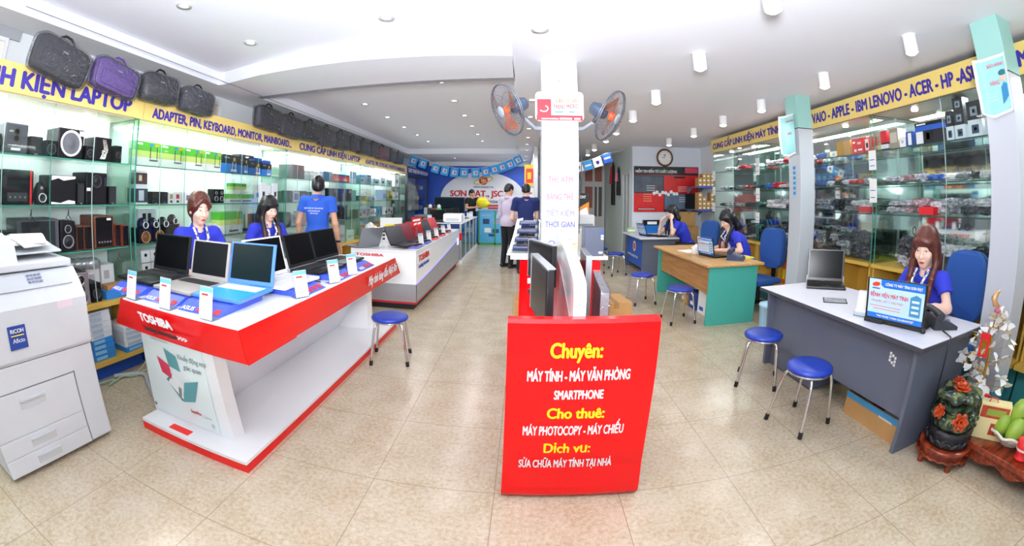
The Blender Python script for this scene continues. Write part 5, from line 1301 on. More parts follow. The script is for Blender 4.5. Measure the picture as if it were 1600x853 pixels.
def person(label, loc, rz, J, h=.006, skin=SKIN_F, shirt=POLO, trousers=TROU, female=True, hair=('short', HAIR_K), hs=1., sleeve=.55, collar=True, lanyard=False, hand_pose=('flat', 'flat'), hem=None, lips=True, legs=True):
    """front is -y. J: joints pel, che, neck, head, (yaw, pitch, roll), shL.. etc. L is the person's left (+x)"""
    t = thing('person', label, 'person', loc, rz)
    A = {k: np.array(v, float) for k, v in J.items() if k != 'face'}
    Rh = rot3(*J.get('face', (0, 0, 0)))
    H = A['head']; hd = lambda *p: H + Rh @ (np.array(p) * hs)
    pts = np.array([v for v in A.values()]); lo = pts.min(0) - .24; hi = pts.max(0) + .24; lo[2] = max(lo[2], -.02)
    F = Field(lo, hi, h)
    che, pel, nk = A['che'], A['pel'], A['neck']
    wz = 1. if not female else .88
    shw = (A['shL'] - A['shR']); sx = shw / np.linalg.norm(shw)
    def torso(Q, e):
        a = math.atan2(sx[1], sx[0]); Rt = rot3(a)
        mid = (pel * .45 + che * .55)
        Q.ell(pel, np.array([.155 * (1.03 if female else 1.), .115, .12]) + e, Rt, .04)
        Q.ell(mid, np.array([.125 * wz + .01, .098, .15]) + e, Rt, .05)
        Q.ell(che, np.array([.15 * wz + .005, .105, .15]) + e, Rt, .06)
        Q.cone(A['shL'] - sx * .02, A['shR'] + sx * .02, .052 + e, .052 + e, .06)
        if female:
            fr = Rt @ np.array([0, -1, 0])
            for q in (-1, 1): Q.ell(che + sx * .065 * q + fr * .075 + np.array([0, 0, -.02]), np.array([.058, .05, .058]) + e, Rt, .04)
    torso(F, 0)
    nr = .048 if female else .057
    F.cone(nk - np.array([0, 0, .03]), H + Rh @ np.array([0, .015, -.06]), nr + .006, nr - .003, .035)
    # head
    F.ell(hd(0, .018, .03), np.array([.072, .09, .085]) * hs, Rh, .02)
    F.ell(hd(0, -.02, -.03), np.array([.056, .067, .078]) * hs, Rh, .03)
    F.ell(hd(0, -.048, -.09), np.array([.023, .027, .022]) * hs, Rh, .028)
    for q in (-1, 1):
        F.ell(hd(.036 * q, -.058, -.03), np.array([.02, .018, .022]) * hs, Rh, .02)
        F.ell(hd(.03 * q, -.095, .008), np.array([.019, .014, .011]) * hs, Rh, .012, cut=True)
        F.ell(hd(.071 * q, .01, -.012), np.array([.01, .022, .032]) * hs, Rh, .008)
    F.cone(hd(0, -.08, .012), hd(0, -.102, -.028), .008 * hs, .0115 * hs, .012)
    for q in (-1, 1): F.ell(hd(.011 * q, -.094, -.03), np.array([.008, .009, .007]) * hs, Rh, .006)
    F.ell(hd(0, -.086, -.058), np.array([.022, .01, .006]) * hs, Rh, .006)
    F.ell(hd(0, -.084, -.067), np.array([.018, .01, .006]) * hs, Rh, .006)
    # arms and hands
    ar = (.047, .038, .036, .025) if not female else (.041, .034, .031, .022)
    for sd, q in (('L', 1), ('R', -1)):
        S, E, W = A['sh' + sd], A['el' + sd], A['wr' + sd]
        F.cone(S, E, ar[0], ar[1], .03); F.cone(E, E + (W - E) * .35, ar[1], ar[2], .02); F.cone(E + (W - E) * .35, W, ar[2], ar[3], .02)
        fwd = A.get('hd' + sd, W + (W - E) / np.linalg.norm(W - E) * .1) - W; fwd /= np.linalg.norm(fwd)
        up = A.get('up' + sd, np.array([0, 0, 1.])); up = up - fwd * (up @ fwd); up /= np.linalg.norm(up)
        sd_ = np.cross(fwd, up) * q          # towards the thumb
        curl = {'flat': .35, 'relax': .6, 'grip': 1.25}[hand_pose[0 if sd == 'L' else 1]]
        sz = 1. if not female else .92
        pl = .085 * sz
        for i, (off, ln, r) in enumerate(((.031, .068, .0092), (.0105, .077, .0095), (-.0105, .071, .0092), (-.031, .056, .0082))):
            k0 = W + fwd * pl + sd_ * off * sz; F.cone(W + sd_ * off * .55 * sz + fwd * .012, k0, .0155 * sz, .012 * sz, .012)
            p = k0; a = 0
            for j, fr_ in enumerate((.45, .32, .23)):
                a += curl * (.55 if j == 0 else .75) * (.6 if j == 0 else .5) + .02 * i
                dirn = fwd * math.cos(a) - up * math.sin(a) + sd_ * off * .9; dirn /= np.linalg.norm(dirn)
                e = p + dirn * ln * fr_ * sz * 1.05; F.cone(p, e, r * (1 - .06 * j), r * (.94 - .08 * j), .003); p = e
        b0 = W + fwd * .02 + sd_ * .02; b1 = W + fwd * .055 * sz + sd_ * .048 * sz - up * .012; b2 = b1 + (fwd * .8 + sd_ * (.35 - .2 * curl) - up * .25 * curl) * .03; b3 = b2 + (fwd * .95 + sd_ * (.05 - .25 * curl) - up * .3 * curl) * .026
        F.cone(b0, b1, .016, .0125, .014); F.cone(b1, b2, .0115, .0105, .004); F.cone(b2, b3, .0105, .0085, .004)
    # legs and feet
    if legs:
        for sd in 'LR':
            a, k, f = A['hip' + sd], A['kn' + sd], A['an' + sd]
            F.cone(a, k, .08, .055, .04); F.cone(k, k + (f - k) * .35, .053, .05, .02); F.cone(k + (f - k) * .35, f, .05, .036, .02)
            fd = A.get('ft' + sd, f + np.array([0, -.16, -.05])) - f
            F.cone(f - np.array([0, -.02, .035]), f + fd * np.array([1, 1, 0]) + np.array([0, 0, -.045]), .034, .026, .02)
    R0 = Rh
    body = F.build('body', [skin, LIPS if lips else mat('tan lips', '#b9776a', .5)], t, [(hd(0, -.088, -.0625), np.array([.0175, .016, .0085]) * hs, Rh, 1)])
    # eyes, brows
    for q in (-1, 1):
        e = MB(); e.ball((0, 0, 0), (.0125 * hs, .007 * hs, .0036 * hs), 12, 0); e.ball((0, -.0042 * hs, -.0008), (.0052 * hs, .0042 * hs, .0036 * hs), 10, 1); e.tube([(x_ * hs, -.0062 * hs + 22 * x_ * x_ * hs, (.0042 - 20 * x_ * x_) * hs) for x_ in (-.012, -.006, 0, .006, .012)], .0013 * hs, 5, 1)
        M = Matrix.Translation(Vector(hd(.03 * q, -.083, .006))) @ Matrix(Rh.tolist()).to_4x4(); e.xf(M); e.build('eye', [EYEW, EYED], t)
        b = MB(); b.tube([Vector(hd((.016 + .009 * i) * q, -.087 + .0022 * i * i, .027 + (.004, .006, .005, .001)[i])) for i in range(4)], [.0025 * hs, .003 * hs, .0028 * hs, .0015 * hs], 6); b.build('eyebrow', hair[1], t)
    # shirt
    S = Field(lo, hi, h); torso(S, .013)
    for sd in 'LR':
        a, b = A['sh' + sd], A['el' + sd]; e = a + (b - a) * sleeve
        S.cone(a, e, ar[0] + .018, ar[1] + .026, .035); n = (b - a) / np.linalg.norm(b - a)
        if sleeve < 1:
            q = Field(lo, hi, h)  # trim the sleeve end square
            sl, p = S.sub(e - .09, e + .09 + .0); dd = (p - (e - n * .012)) @ n; near = np.linalg.norm(p - e, axis=-1) < .085
            c = S.d[sl]; c[near] = np.maximum(c[near], dd[near].astype(np.float32)); S.d[sl] = c
        else:
            w_ = A['wr' + sd]; S.cone(b, b + (w_ - b) * .3, ar[1] + .02, ar[2] + .02, .02)
    zc = hem if hem is not None else pel[2] - .06
    if hem is not None: S.ell(pel + np.array([0, 0, -.02]), (.188, .147, .2), rot3(math.atan2(sx[1], sx[0])), .04)
    S.plane_cut((0, 0, zc), (0, 0, -1))
    fr = rot3(math.atan2(sx[1], sx[0])) @ np.array([0, -1, 0])
    S.cone(nk - np.array([0, 0, .0]), nk + np.array([0, 0, .2]), nr + .012, nr + .03, .01, cut=True)
    if collar: S.cone(nk + fr * .06 + np.array([0, 0, .02]), nk + fr * .115 + np.array([0, 0, -.1]), .028, .004, .01, cut=True)
    sh = S.build('shirt', shirt, t)
    if collar:
        C = MB(); n = 30; vs = []
        for i in range(n + 1):
            a = -PI / 2 + .42 + (2 * PI - .84) * i / n; front = max(0, -math.sin(a))
            u = sx * math.cos(a) + (-fr) * math.sin(a)
            r1 = nr + .012; c0 = nk + u * r1 + np.array([0, 0, .035 - .05 * front]); c1 = nk + u * (r1 + .024) + fr * .012 * front + np.array([0, 0, -.02 - .06 * front]); vs += [c0, c1]
        C.add(vs, [(2 * i, 2 * i + 1, 2 * i + 3, 2 * i + 2) for i in range(n)], 0, True)
        C.build('collar', shirt, sh)
    if lanyard:
        L_ = MB()
        for q in (-1, 1):
            P = [nk + sx * .06 * q + fr * .05 + np.array([0, 0, .0]), nk + sx * .05 * q + fr * .125 + np.array([0, 0, -.08]), che + sx * .015 * q + fr * .148 + np.array([0, 0, -.02])]
            L_.tube([Vector(p) for p in P], .011, 6)
        lo_ = L_.build('lanyard', LANY, t)
        B = MB(); c = che + fr * .155 + np.array([0, 0, -.075]); B.ball(Vector(c), (.045, .022, .06), 12); B.build('white_bow', LANY, lo_)
    # trousers and shoes
    if legs:
        T = Field(lo, hi, h)
        a0 = math.atan2(sx[1], sx[0]); T.ell(pel, (.165, .127, .13), rot3(a0), .04)
        for sd in 'LR':
            a, k, f = A['hip' + sd], A['kn' + sd], A['an' + sd]
            T.cone(a, k, .094, .068, .04); T.cone(k, f, .066, .052, .02)
        T.plane_cut((0, 0, pel[2] + .08), (0, 0, 1)); T.plane_cut((0, 0, .05), (0, 0, -1))
        T.build('trousers', trousers, t)
        for sd in 'LR':
            f = A['an' + sd]; fd = A.get('ft' + sd, f + np.array([0, -.16, -.05])) - f
            s_ = Field(f - .28, f + .28, h); s_.cone(f + np.array([0, .03, -.04]), f + fd * np.array([1, 1, 0]) + np.array([0, 0, -.05]), .045, .036, .02); s_.plane_cut((0, 0, .004), (0, 0, -1)); s_.plane_cut((0, 0, f[2] + .02), (0, 0, 1)); s_.build('shoe', mat('dark shoe', '#241a18', .4), t)
    # hair
    kind, hm = hair[0], hair[1]
    lo2 = H - .3; hi2 = H + .2; lo2[2] = H[2] - (.62 if kind in ('long', 'longside') else .3)
    K = Field(lo2, hi2, h)
    g = .016 if female else .011
    K.ell(hd(0, .02, .034), np.array([.073 + g, .091 + g, .087 + g]) * hs, Rh, .0)
    K.ell(hd(0, .05, -.02), np.array([.07 + g * .6, .06 + g, .08]) * hs, Rh, .03)
    # open the face
    K.ell(hd(0, -.11, -.05 if kind != 'tail' else -.03), np.array([.064, .075 if kind != 'tail' else .07, .105 if female else .1]) * hs, Rh, .012, cut=True)
    if not female:
        K.ell(hd(0, -.02, -.12), np.array([.12, .11, .1]) * hs, Rh, .02, cut=True)
        for q in (-1, 1): K.ell(hd(.09 * q, -.02, -.04), np.array([.04, .045, .06]) * hs, Rh, .01, cut=True)
    dn = np.array([0, 0, -1.])
    bk = Rh @ np.array([0, 1, 0]); sdv = Rh @ np.array([1, 0, 0]); ff = -bk
    if kind == 'tail':
        p = hd(0, .11, .0); K.cone(p, p + bk * .03 + dn * .06, .03, .036, .02); K.cone(p + bk * .03 + dn * .06, p + bk * .01 + dn * .17, .036, .018, .02)
        for q in (-1, 1): K.cone(hd(.012 * q, -.066, .085), hd(.062 * q, -.05, .03), .012 * hs, .014 * hs, .012); K.cone(hd(.062 * q, -.05, .03), hd(.07 * q, .02, -.01), .014 * hs, .016 * hs, .015)
    if kind in ('long', 'longside'):
        L = hair[2] if len(hair) > 2 else .36
        K.ell(hd(0, -.066, .052), np.array([.064, .024, .03]) * hs, Rh, .015)      # fringe
        for q in (-1, 1):
            full = kind == 'long' or q == hair[3]; fb = np.array([0, -1., 0]); xb = np.array([1., 0, 0]) * q
            a = hd(.07 * q, -.015, .03); b = hd(.082 * q, -.02, -.09); K.cone(a, b, .024, .026, .02)
            c = b + dn * .1 + fb * (.055 if full else .02) + xb * .005; K.cone(b, c, .026, .026, .02)
            if full:
                e = c + dn * L * .45 + fb * .035 - xb * .01; K.cone(c, e, .026, .023, .015); K.cone(e, e + dn * L * .45 + fb * .0 - xb * .01, .023, .011, .01)
            else: K.cone(c, c + dn * .1 + fb * .02, .026, .012, .01)
            a = hd(.06 * q, .06, .0); b = hd(.065 * q, .075, -.12); K.cone(a, b, .04, .042, .02); K.cone(b, b + dn * L * .55 + bk * .01, .042, .03, .03)
        a = hd(0, .09, .0); K.cone(a, a + dn * .14, .055, .055, .03); K.cone(a + dn * .14, a + dn * (.14 + L * .5) + bk * .01, .055, .04, .03)
    regs = []
    mats = [hm]
    if kind in ('long', 'longside') and len(hair) > 4: mats = [hm, hair[4]]; regs = [(hd(0, 0, -.45), np.array([.4, .4, .34]), Rh, 1)]
    ho = K.build('hair', mats, t, regs)
    if kind == 'tail': MB().tube([Vector(hd(.028 * math.cos(a), .125 + .006 * math.sin(a), .0 + .028 * math.sin(a))) for a in np.linspace(0, 2 * PI, 14)[:-1]], .009, 6, closed=True).build('lime_hair_band', mat('lime band', '#c6e02a', .5), ho)
    return t

def seated(head=(0, -.02, 1.32), lean=0., pz=.52, elL=(.24, -.1, .78), elR=(-.24, -.1, .78), wrL=(.1, -.33, .77), wrR=(-.1, -.33, .77), face=(0, 0, 0), shx=.165, nz=None, **kw):
    hx, hy, hz = head; nk = np.array([hx * .8, hy + .045, hz - .155]); che = np.array([nk[0] * .8, nk[1] * .45 + .03, nk[2] - .19])
    J = dict(pel=(0, .08, pz), che=che, neck=nk, head=head, face=face, shL=(nk[0] + shx, nk[1] + .01, nk[2] - .065), shR=(nk[0] - shx, nk[1] + .01, nk[2] - .065),
             elL=elL, elR=elR, wrL=wrL, wrR=wrR, hipL=(.085, .06, pz - .0), hipR=(-.085, .06, pz - .0), knL=(.1, -.36, pz - .02), knR=(-.1, -.36, pz - .02), anL=(.1, -.3, .09), anR=(-.1, -.3, .09))
    J.update(kw); return J
def standing(S=1.7, face=(0, 0, 0), lean=0., **kw):
    k = S / 1.7
    J = dict(pel=(0, 0, .93 * k), che=(0, lean * .3, 1.24 * k), neck=(0, lean * .6 + .01, 1.435 * k), head=(0, lean - .01, 1.585 * k), face=face,
             shL=(.195 * k, lean * .5, 1.385 * k), shR=(-.195 * k, lean * .5, 1.385 * k), elL=(.26 * k, .03, 1.1 * k), elR=(-.26 * k, .03, 1.1 * k), wrL=(.265 * k, -.05, .86 * k), wrR=(-.265 * k, -.05, .86 * k),
             hipL=(.09 * k, 0, .9 * k), hipR=(-.09 * k, 0, .9 * k), knL=(.1 * k, -.02, .49 * k), knR=(-.1 * k, -.02, .49 * k), anL=(.11 * k, .02, .09), anR=(-.11 * k, .02, .09))
    J.update(kw); return J

# nearest woman at the slate desk, leaning on it, looking down at her laptop
person('woman in blue polo with long red-brown hair seated at the slate desk', (3.2, 1.93, 0), -PI / 2,
       seated(head=(.02, -.27, 1.15), pz=.57, face=(.32, .22, 0), elL=(.29, -.28, .765), elR=(-.27, -.22, .765), wrL=(.06, -.42, .755), wrR=(-.12, -.46, .755), upL=(.2, 0, 1), upR=(-.2, 0, 1), hdL=(-.05, -.45, .745), hdR=(.0, -.5, .745)),
       h=.005, hair=('longside', HAIR_R, .42, 1, mat('red brown lengths', '#6e3426', .4, var=.25, scale=40, bump=.3, bscale=60)), hs=1.2, lanyard=True)
# woman at the oak desk, head bowed, typing
person('woman in blue polo with dark hair bowing over the oak desk', (3.16, 5.05, 0), -PI / 2,
       seated(head=(-.1, -.24, 1.2), pz=.57, face=(.05, .5, 0), elL=(.2, -.18, .8), elR=(-.3, -.2, .8), wrL=(-.06, -.4, .785), wrR=(-.22, -.42, .785), hdL=(-.16, -.46, .775), hdR=(-.22, -.52, .775)),
       h=.007, hair=('long', HAIR_K, .26, 1, mat('dark red lengths', '#5a1e1e', .4, var=.2, scale=40)), hs=1.15, lanyard=True)
# woman on the phone
person('woman in blue polo on the phone at the far slate desk', (3.24, 7.35, 0), -PI / 2,
       seated(head=(-.05, -.3, 1.22), pz=.57, face=(.0, .25, 0), elL=(.16, -.36, .83), elR=(-.2, -.5, .8), wrL=(.08, -.36, 1.1), wrR=(-.12, -.5, 1.06), hdL=(.05, -.33, 1.2), hdR=(-.08, -.43, 1.15), upL=(1, 0, .0), upR=(0, -1, .2)),
       h=.008, hair=('long', HAIR_K, .26), hs=1.1, lanyard=False, hand_pose=('grip', 'relax'))
t = thing('mobile_phone', 'white phone held to the ear of the woman at the far desk', 'phone', (2.905, 7.455, 1.19), -PI / 2); MB().box(-.008, -.03, -.065, .008, .03, .065, bev=.004).build('case', PAPER, t); MB().box(-.009, -.025, -.05, -.008, .025, .05).build('screen', BLACK, t)
# two women behind the red counter
person('woman in blue polo with a lime hair band behind the red counter', (-2.7, 2.58, 0), 1.15,
       seated(head=(0, -.08, 1.35), pz=.6, face=(.05, .2, 0), elL=(.27, -.05, .93), elR=(-.25, -.05, .9), wrL=(.2, -.3, .82), wrR=(-.12, -.3, .82), anL=(.1, -.3, .3), anR=(-.1, -.3, .3)),
       h=.005, hair=('tail', HAIR_R), hs=1.14, lanyard=True)
person('woman in blue polo with long straight dark hair behind the red counter', (-2.7, 3.62, 0), 1.15,
       seated(head=(0, -.1, 1.33), pz=.6, face=(.05, .28, 0), elL=(.27, -.05, .9), elR=(-.26, -.05, .88), wrL=(.15, -.32, .8), wrR=(-.12, -.3, .82), anL=(.1, -.3, .3), anR=(-.1, -.3, .3)),
       h=.006, hair=('long', HAIR_K, .42, 1, HAIR_B), hs=1.08, lanyard=True)
for k, (y, lb) in enumerate(((2.58, 'stool under the woman with the lime hair band'), (3.62, 'stool under the woman with straight dark hair'))):
    t = thing('stool', 'dark padded ' + lb, 'stool', (-2.78, y, 0)); MB().rev([(0, .46), (.16, .46), (.17, .43), (.16, .41), (0, .41)], n=20).build('seat', BLACKM, t)
    for q in range(4):
        a = PI / 4 + q * PI / 2; MB().tube([(.1 * math.cos(a), .1 * math.sin(a), .41), (.17 * math.cos(a), .17 * math.sin(a), 0)], .012, 6).build('leg', CHROME, t)
# man in blue polo seen from behind
mc = person('man in azure polo seen from behind in front of the left cabinets', (-2.64, 4.72, 0), PI + .12, standing(1.72, face=(.35, .05, 0), wrL=(.28, -.03, .84), wrR=(-.28, -.06, .84)), h=.006, skin=SKIN_M, shirt=POLO2, trousers=JEAN, female=False, hair=('short', HAIR_K), hs=1.05, lips=False, hem=.84, hand_pose=('relax', 'relax'))
for k, (b, z, w) in enumerate((('BỆNH VIỆN MÁY TÍNH SƠN ĐẠT', 1.3, .27), ('WWW.SONDAT.VN', 1.265, .17), ('1900 63 63 68', 1.235, .11))):
    text(b, (.0, .128, z), (-1, 0, 0), (0, 0, 1), .016, w, PRINTW, mc, bold=.05, align='c', name='back_print', lift=.004)
MB().rev([(.031, -.012), (.034, 0), (.031, .012)], (-.281, -.04, .875), 14).build('wrist_watch', BLACK, mc)
# three men at the back
person('man in black tee holding a yellow bag under the company sign', (-1.56, 12.55, 0), .9, standing(1.7, face=(.0, .15, 0), elL=(.27, -.08, 1.12), wrL=(.12, -.32, 1.18), elR=(-.26, -.05, 1.12), wrR=(-.05, -.3, 1.15)), h=.01, skin=SKIN_M, shirt=BTEE, female=False, hair=('short', HAIR_K), lips=False, collar=False, hand_pose=('grip', 'grip'))
t = thing('yellow_bag', 'bright yellow bag held by the man in the black tee', 'bag', (-1.2, 12.36, 1.3)); b = MB(); b.ball((0, 0, 0), (.2, .1, .17), 14); b.ball((.12, 0, -.05), (.14, .09, .11), 12); b.build('bag_body', mat('bright yellow plastic', '#f0e11c', .35, bump=.5, bscale=20), t); MB().tube([(-.06, 0, .12), (-.1, 0, .19), (-.12, 0, .12)], .012, 6).build('handle', mat('bright yellow plastic', '#f0e11c', .35), t)
person('man in lavender shirt and dark trousers standing left of the pillar', (-.26, 8.3, 0), PI - .75, standing(1.76, face=(-.2, .3, 0), lean=-.02, elL=(.26, -.02, 1.1), wrL=(.24, -.14, .84)), h=.008, skin=SKIN_M, shirt=LAV, trousers=TROU, female=False, hair=('short', HAIR_K), lips=False, hem=.88, sleeve=1.)
person('man in navy polo seen from behind beside the pillar', (.1, 7.7, 0), PI + .1, standing(1.74, face=(-.2, .3, 0), elR=(-.22, -.1, 1.1), wrR=(.0, -.27, 1.02), elL=(.27, -.02, 1.08), wrL=(.12, -.24, .99)), h=.008, skin=SKIN_F, shirt=NPOLO, trousers=TROU, female=False, hair=('short', HAIR_K), lips=False, hem=.86, sleeve=.6)
# ------------------------------------------------------------------ laptops and tags on the red counter
ZW = .884
def riser(label, loc, rz, w=.3):
    t = thing('laptop_riser', label, 'riser', loc, rz, 'blue laptop risers on the red counter')
    b = MB(); b.prism([(-w / 2, -.15, 0), (-w / 2, -.06, .038), (-w / 2, .25, .038), (-w / 2, .25, .0)], (w, 0, 0)); b.build('wedge', mat('riser blue', '#3d55c4', .3), t)
    u = Vector((0, .09, .038)).normalized()
    text('ASUS', (-w / 2 + .015, -.14, .0045), (1, 0, 0), u, .03, .09, PRINTW, t, bold=.06, lift=.002)
    for k in range(3): MB().quad((-.03 + .06 * k, -.137, .008), (.01 + .06 * k, -.137, .008), (.01 + .06 * k, -.1, .0235), (-.03 + .06 * k, -.1, .0235)).build('red_mark', PRINTR, t)
    return t
def tag_card(label, loc, rz, group='price cards on the red counter'):
    t = thing('price_tag_stand', label, 'price tag', loc, rz, group)
    MB().prism([(-.05, 0, 0), (.05, 0, 0), (.05, .03, .165), (-.05, .03, .165)], (0, .003, 0)).build('acrylic_back', ACRYL, t)
    MB().prism([(-.05, -.004, 0), (.05, -.004, 0), (.05, .06, 0), (-.05, .06, 0)], (0, 0, .003)).build('foot', ACRYL, t)
    c = MB().prism([(-.046, -.0015, .005), (.046, -.0015, .005), (.046, .0275, .16), (-.046, .0275, .16)], (0, .001, 0)).build('card', PAPER, t)
    f = lambda z: -.0025 + z * .187
    MB().quad((-.046, f(.135) - .0008, .135), (.046, f(.135) - .0008, .135), (.046, f(.158) - .0008, .158), (-.046, f(.158) - .0008, .158)).build('blue_head', mat('tag blue', '#6fb4d8', .5), c)
    MB().quad((-.03, f(.118) - .001, .118), (.015, f(.118) - .001, .118), (.015, f(.127) - .001, .127), (-.03, f(.127) - .001, .127)).build('red_line', PRINTR, c)
    g = MB()
    for k in range(8): z = .105 - .011 * k; g.quad((-.038, f(z) - .001, z), (.03 - .008 * (k % 3), f(z) - .001, z), (.03 - .008 * (k % 3), f(z) - .001, z + .003), (-.038, f(z) - .001, z + .003))
    g.build('printed_text', mat('tag text', '#b9bcc6', .5), c)
    return t
for k, (x, lb) in enumerate(((-2.26, 'left'), (-1.9, 'middle'), (-1.57, 'right'))):
    riser('blue riser with white letters under the %s laptop of the front three' % lb, (x, 1.61, ZW), [0, 0, .06][k])
for k, (x, lb) in enumerate(((-2.09, 'left'), (-1.77, 'middle'), (-1.45, 'right'))):
    tag_card('white price tag at the front edge of the red counter, %s of three' % lb, (x, 1.405, ZW), -.02)
for k, (y, lb) in enumerate(((2.18, 'white laptop'), (2.68, 'nearer black laptop'), (3.1, 'farther black laptop'))):
    riser('blue riser along the aisle edge under the %s' % lb, (-1.4, y, ZW), PI / 2)
for k, (y, lb) in enumerate(((2.03, 'nearest'), (2.47, 'second'), (2.78, 'farthest'))):
    tag_card('white price tag on the aisle edge of the red counter, %s of three' % lb, (-1.25, y, ZW), PI / 2 - .45)
ZL = ZW + .042
SATB = mat('satin black laptop', '#17171a', .3)
make_laptop('glossy black laptop at the left front corner of the red counter', (-2.31, 1.92, ZL), .02, .38, .26, 102, bd=.34, body=SATB, scr='#0a0b0d')[0]
make_laptop('silver laptop with black screen in the middle front of the red counter', (-1.9, 1.9, ZL), 0, .34, .25, 103, bd=.33, body=mat('champagne silver', '#b9b2ae', .35, .4), deck=mat('champagne silver', '#b9b2ae', .35), scr='#15171a')[0]
make_laptop('bright blue laptop with white keyboard on the red counter', (-1.57, 1.93, ZL), .05, .34, .26, 104, bd=.34, body=mat('sky blue laptop', '#4f82e0', .35), deck=mat('cyan deck', '#2f9fd8', .35), keys=PRINTW, frame=mat('sky blue laptop', '#4f82e0', .35), scr='#101c1e')[0]
make_laptop('white laptop facing the aisle on the red counter', (-1.6, 2.19, ZL), PI / 2 - .05, .4, .27, 104, body=mat('pearl white laptop', '#ecebf0', .3), deck=mat('pearl white laptop', '#ecebf0', .3), keys=mat('pearl keys', '#d9d9de', .4), frame=mat('pearl white laptop', '#ecebf0', .3), scr='#08080a')[0]
make_laptop('black laptop facing the aisle, nearer of two behind the white one', (-1.63, 2.68, ZL), PI / 2 - .05, .37, .26, 106, body=SATB, scr='#08080a')[0]
make_laptop('black laptop facing the aisle, farthest on the red counter', (-1.63, 3.09, ZL), PI / 2 - .05, .4, .26, 105, body=SATB, scr='#0a0b0e')[0]
cb = MB(); cb.tube([(-1.72, 2.4, ZW + .01), (-1.66, 2.5, ZW + .05), (-1.74, 2.55, ZW + .02), (-1.7, 2.62, ZW + .012), (-1.5, 2.46, ZW + .012), (-1.34, 2.42, ZW + .01)], .005, 6)
tag(cb.build('laptop_cable', BLACK), 'thin black cable between the white and black laptops on the red counter', 'cable')
# silver counter
ZS = .796
make_laptop('grey laptop turned away from the aisle at the near end of the silver counter', (-2.0, 4.98, ZS), -PI / 2 - .5, .38, .27, 110, body=mat('steel grey laptop', '#8d9096', .3, .5), scr='#2c3034')[0]
RED_REFL = mat('red lid and reflection', '#b01c2a', .2, .4)
for k, (y, m_, lb) in enumerate(((5.25, mat('graphite lid and reflection', '#4a4a50', .25, .5), 'laptop with grey screen reflection nearest in the row on the silver counter'), (5.75, mat('wine lid and reflection', '#7e2436', .25, .4), 'laptop with wine red screen reflection second in the row on the silver counter'), (6.3, RED_REFL, 'red-reflecting laptop behind a red card third in the row on the silver counter'),
                                 (6.9, SATB, 'black laptop fourth in the row on the silver counter'), (7.5, RED_REFL, 'laptop with glossy red reflection fifth in the row on the silver counter'))):
    r = make_laptop(lb, (-1.66, y, ZS + .02), PI / 2 - .35, .38, .27, 118, body=SATB, lid=m_, frame=m_, lit=m_)  # red and grey screen reflections put into the lid, bezel and display colour
    tag_card('white price tag on the silver counter edge by the %s' % lb.split(' in the')[0].split(' nearest')[0].split(' second')[0].split(' third')[0].split(' fourth')[0].split(' fifth')[0], (-1.4, y + .25, ZS), PI / 2 - .6, 'price tags on the silver counter')
    rs = thing('laptop_riser', ['violet', 'blue', 'red and blue', 'red', 'dark red'][k] + ' riser on the aisle edge of the silver counter', 'riser', (-1.43, y, ZS), PI / 2, 'risers on the silver counter')
    MB().prism([(-.17, -.1, 0), (-.17, .05, .04), (-.17, .05, 0)], (.34, 0, 0)).build('wedge', [mat('riser violet', '#6a68c8', .3), mat('riser blue', '#3d55c4', .3), PRINTR, PRINTR, mat('dark red box', '#a8343c', .5)][k], rs)
    text('ASUS', (-.08, -.075, .008), (1, 0, 0), Vector((0, .15, .04)), .02, .12, PRINTW, rs, bold=.05, lift=.003)
t = thing('red_card', 'red card with white print standing between the laptops on the silver counter', 'card', (-1.62, 6.05, ZS + .2), PI / 2 - .6); MB().box(-.1, -.002, 0, .1, .002, .16).build('card', PRINTR, t); [MB().prism([(a_, -.003, z_), (b_, -.003, z_ + .015), (b_, -.003, z_ + .045), (a_, -.003, z_ + .03)], (0, -.001, 0)).build('white_print', PRINTW, t) for a_, b_, z_ in ((-.08, .07, .09), (-.06, .0, .03), (.02, .08, .04))]; MB().box(-.02, .0, -.2, .02, .004, 0).build('prop', ACRYL, t)
t = thing('leaflet_stand', 'white product sheet with a yellow band standing on the silver counter', 'sheet', (-1.92, 5.7, ZS), .6)
MB().box(-.17, 0, 0, .17, .012, .36).build('sheet', PAPER, t); MB().box(-.1, -.002, .22, .12, 0, .26).build('yellow_band', PRINTY, t)
for i in range(3):
    for j in range(4): MB().box(-.14 + .08 * j, -.002, .03 + .055 * i, -.1 + .08 * j, 0, .06 + .055 * i).build('product_picture', DGREY, t)
t = thing('crumpled_wrap', 'crumpled white wrapping on the shelf behind the grey laptop', 'wrapping', (-3.0, 7.6, .625)); b = MB()
for k in range(6): b.ball((.05 * math.cos(k), .12 * math.sin(k * 2), .1 + .04 * (k % 3)), (.09, .1, .09 + .01 * k), 8)
b.build('wrap', mat('white wrap', '#e6e4e0', .5, bump=.8, bscale=15), t)
# glass counter in the distance
ZG = .902
for k, (x, y) in enumerate(((-1.9, 8.9), (-1.75, 9.7), (-1.7, 10.5))):
    make_laptop('black laptop on the distant glass counter, %s from the front' % ['first', 'second', 'third'][k], (x, y, ZG), PI / 2 - .4 if k else .1, .38, .27, 105, body=SATB)
t = thing('white_device', 'white rounded printer box on the near corner of the glass counter', 'printer', (-1.5, 8.85, ZG)); MB().box(-.22, -.18, 0, .2, .18, .2, bev=.04).build('body', GLOSSW, t); MB().box(-.15, -.185, .03, .14, -.18, .1).build('tray', CREAM2, t)
for k, (x, y, h) in enumerate(((-2.05, 8.8, .2), (-1.85, 9.3, .22), (-1.45, 9.9, .16), (-1.4, 10.6, .16), (-1.4, 11.2, .16))):
    tag_card('small white card stand on the distant glass counter, %s' % ['far left one', 'one behind the white printer', 'first along the aisle', 'second along the aisle', 'last along the aisle'][k], (x, y, ZG), .3, 'cards on the glass counter')
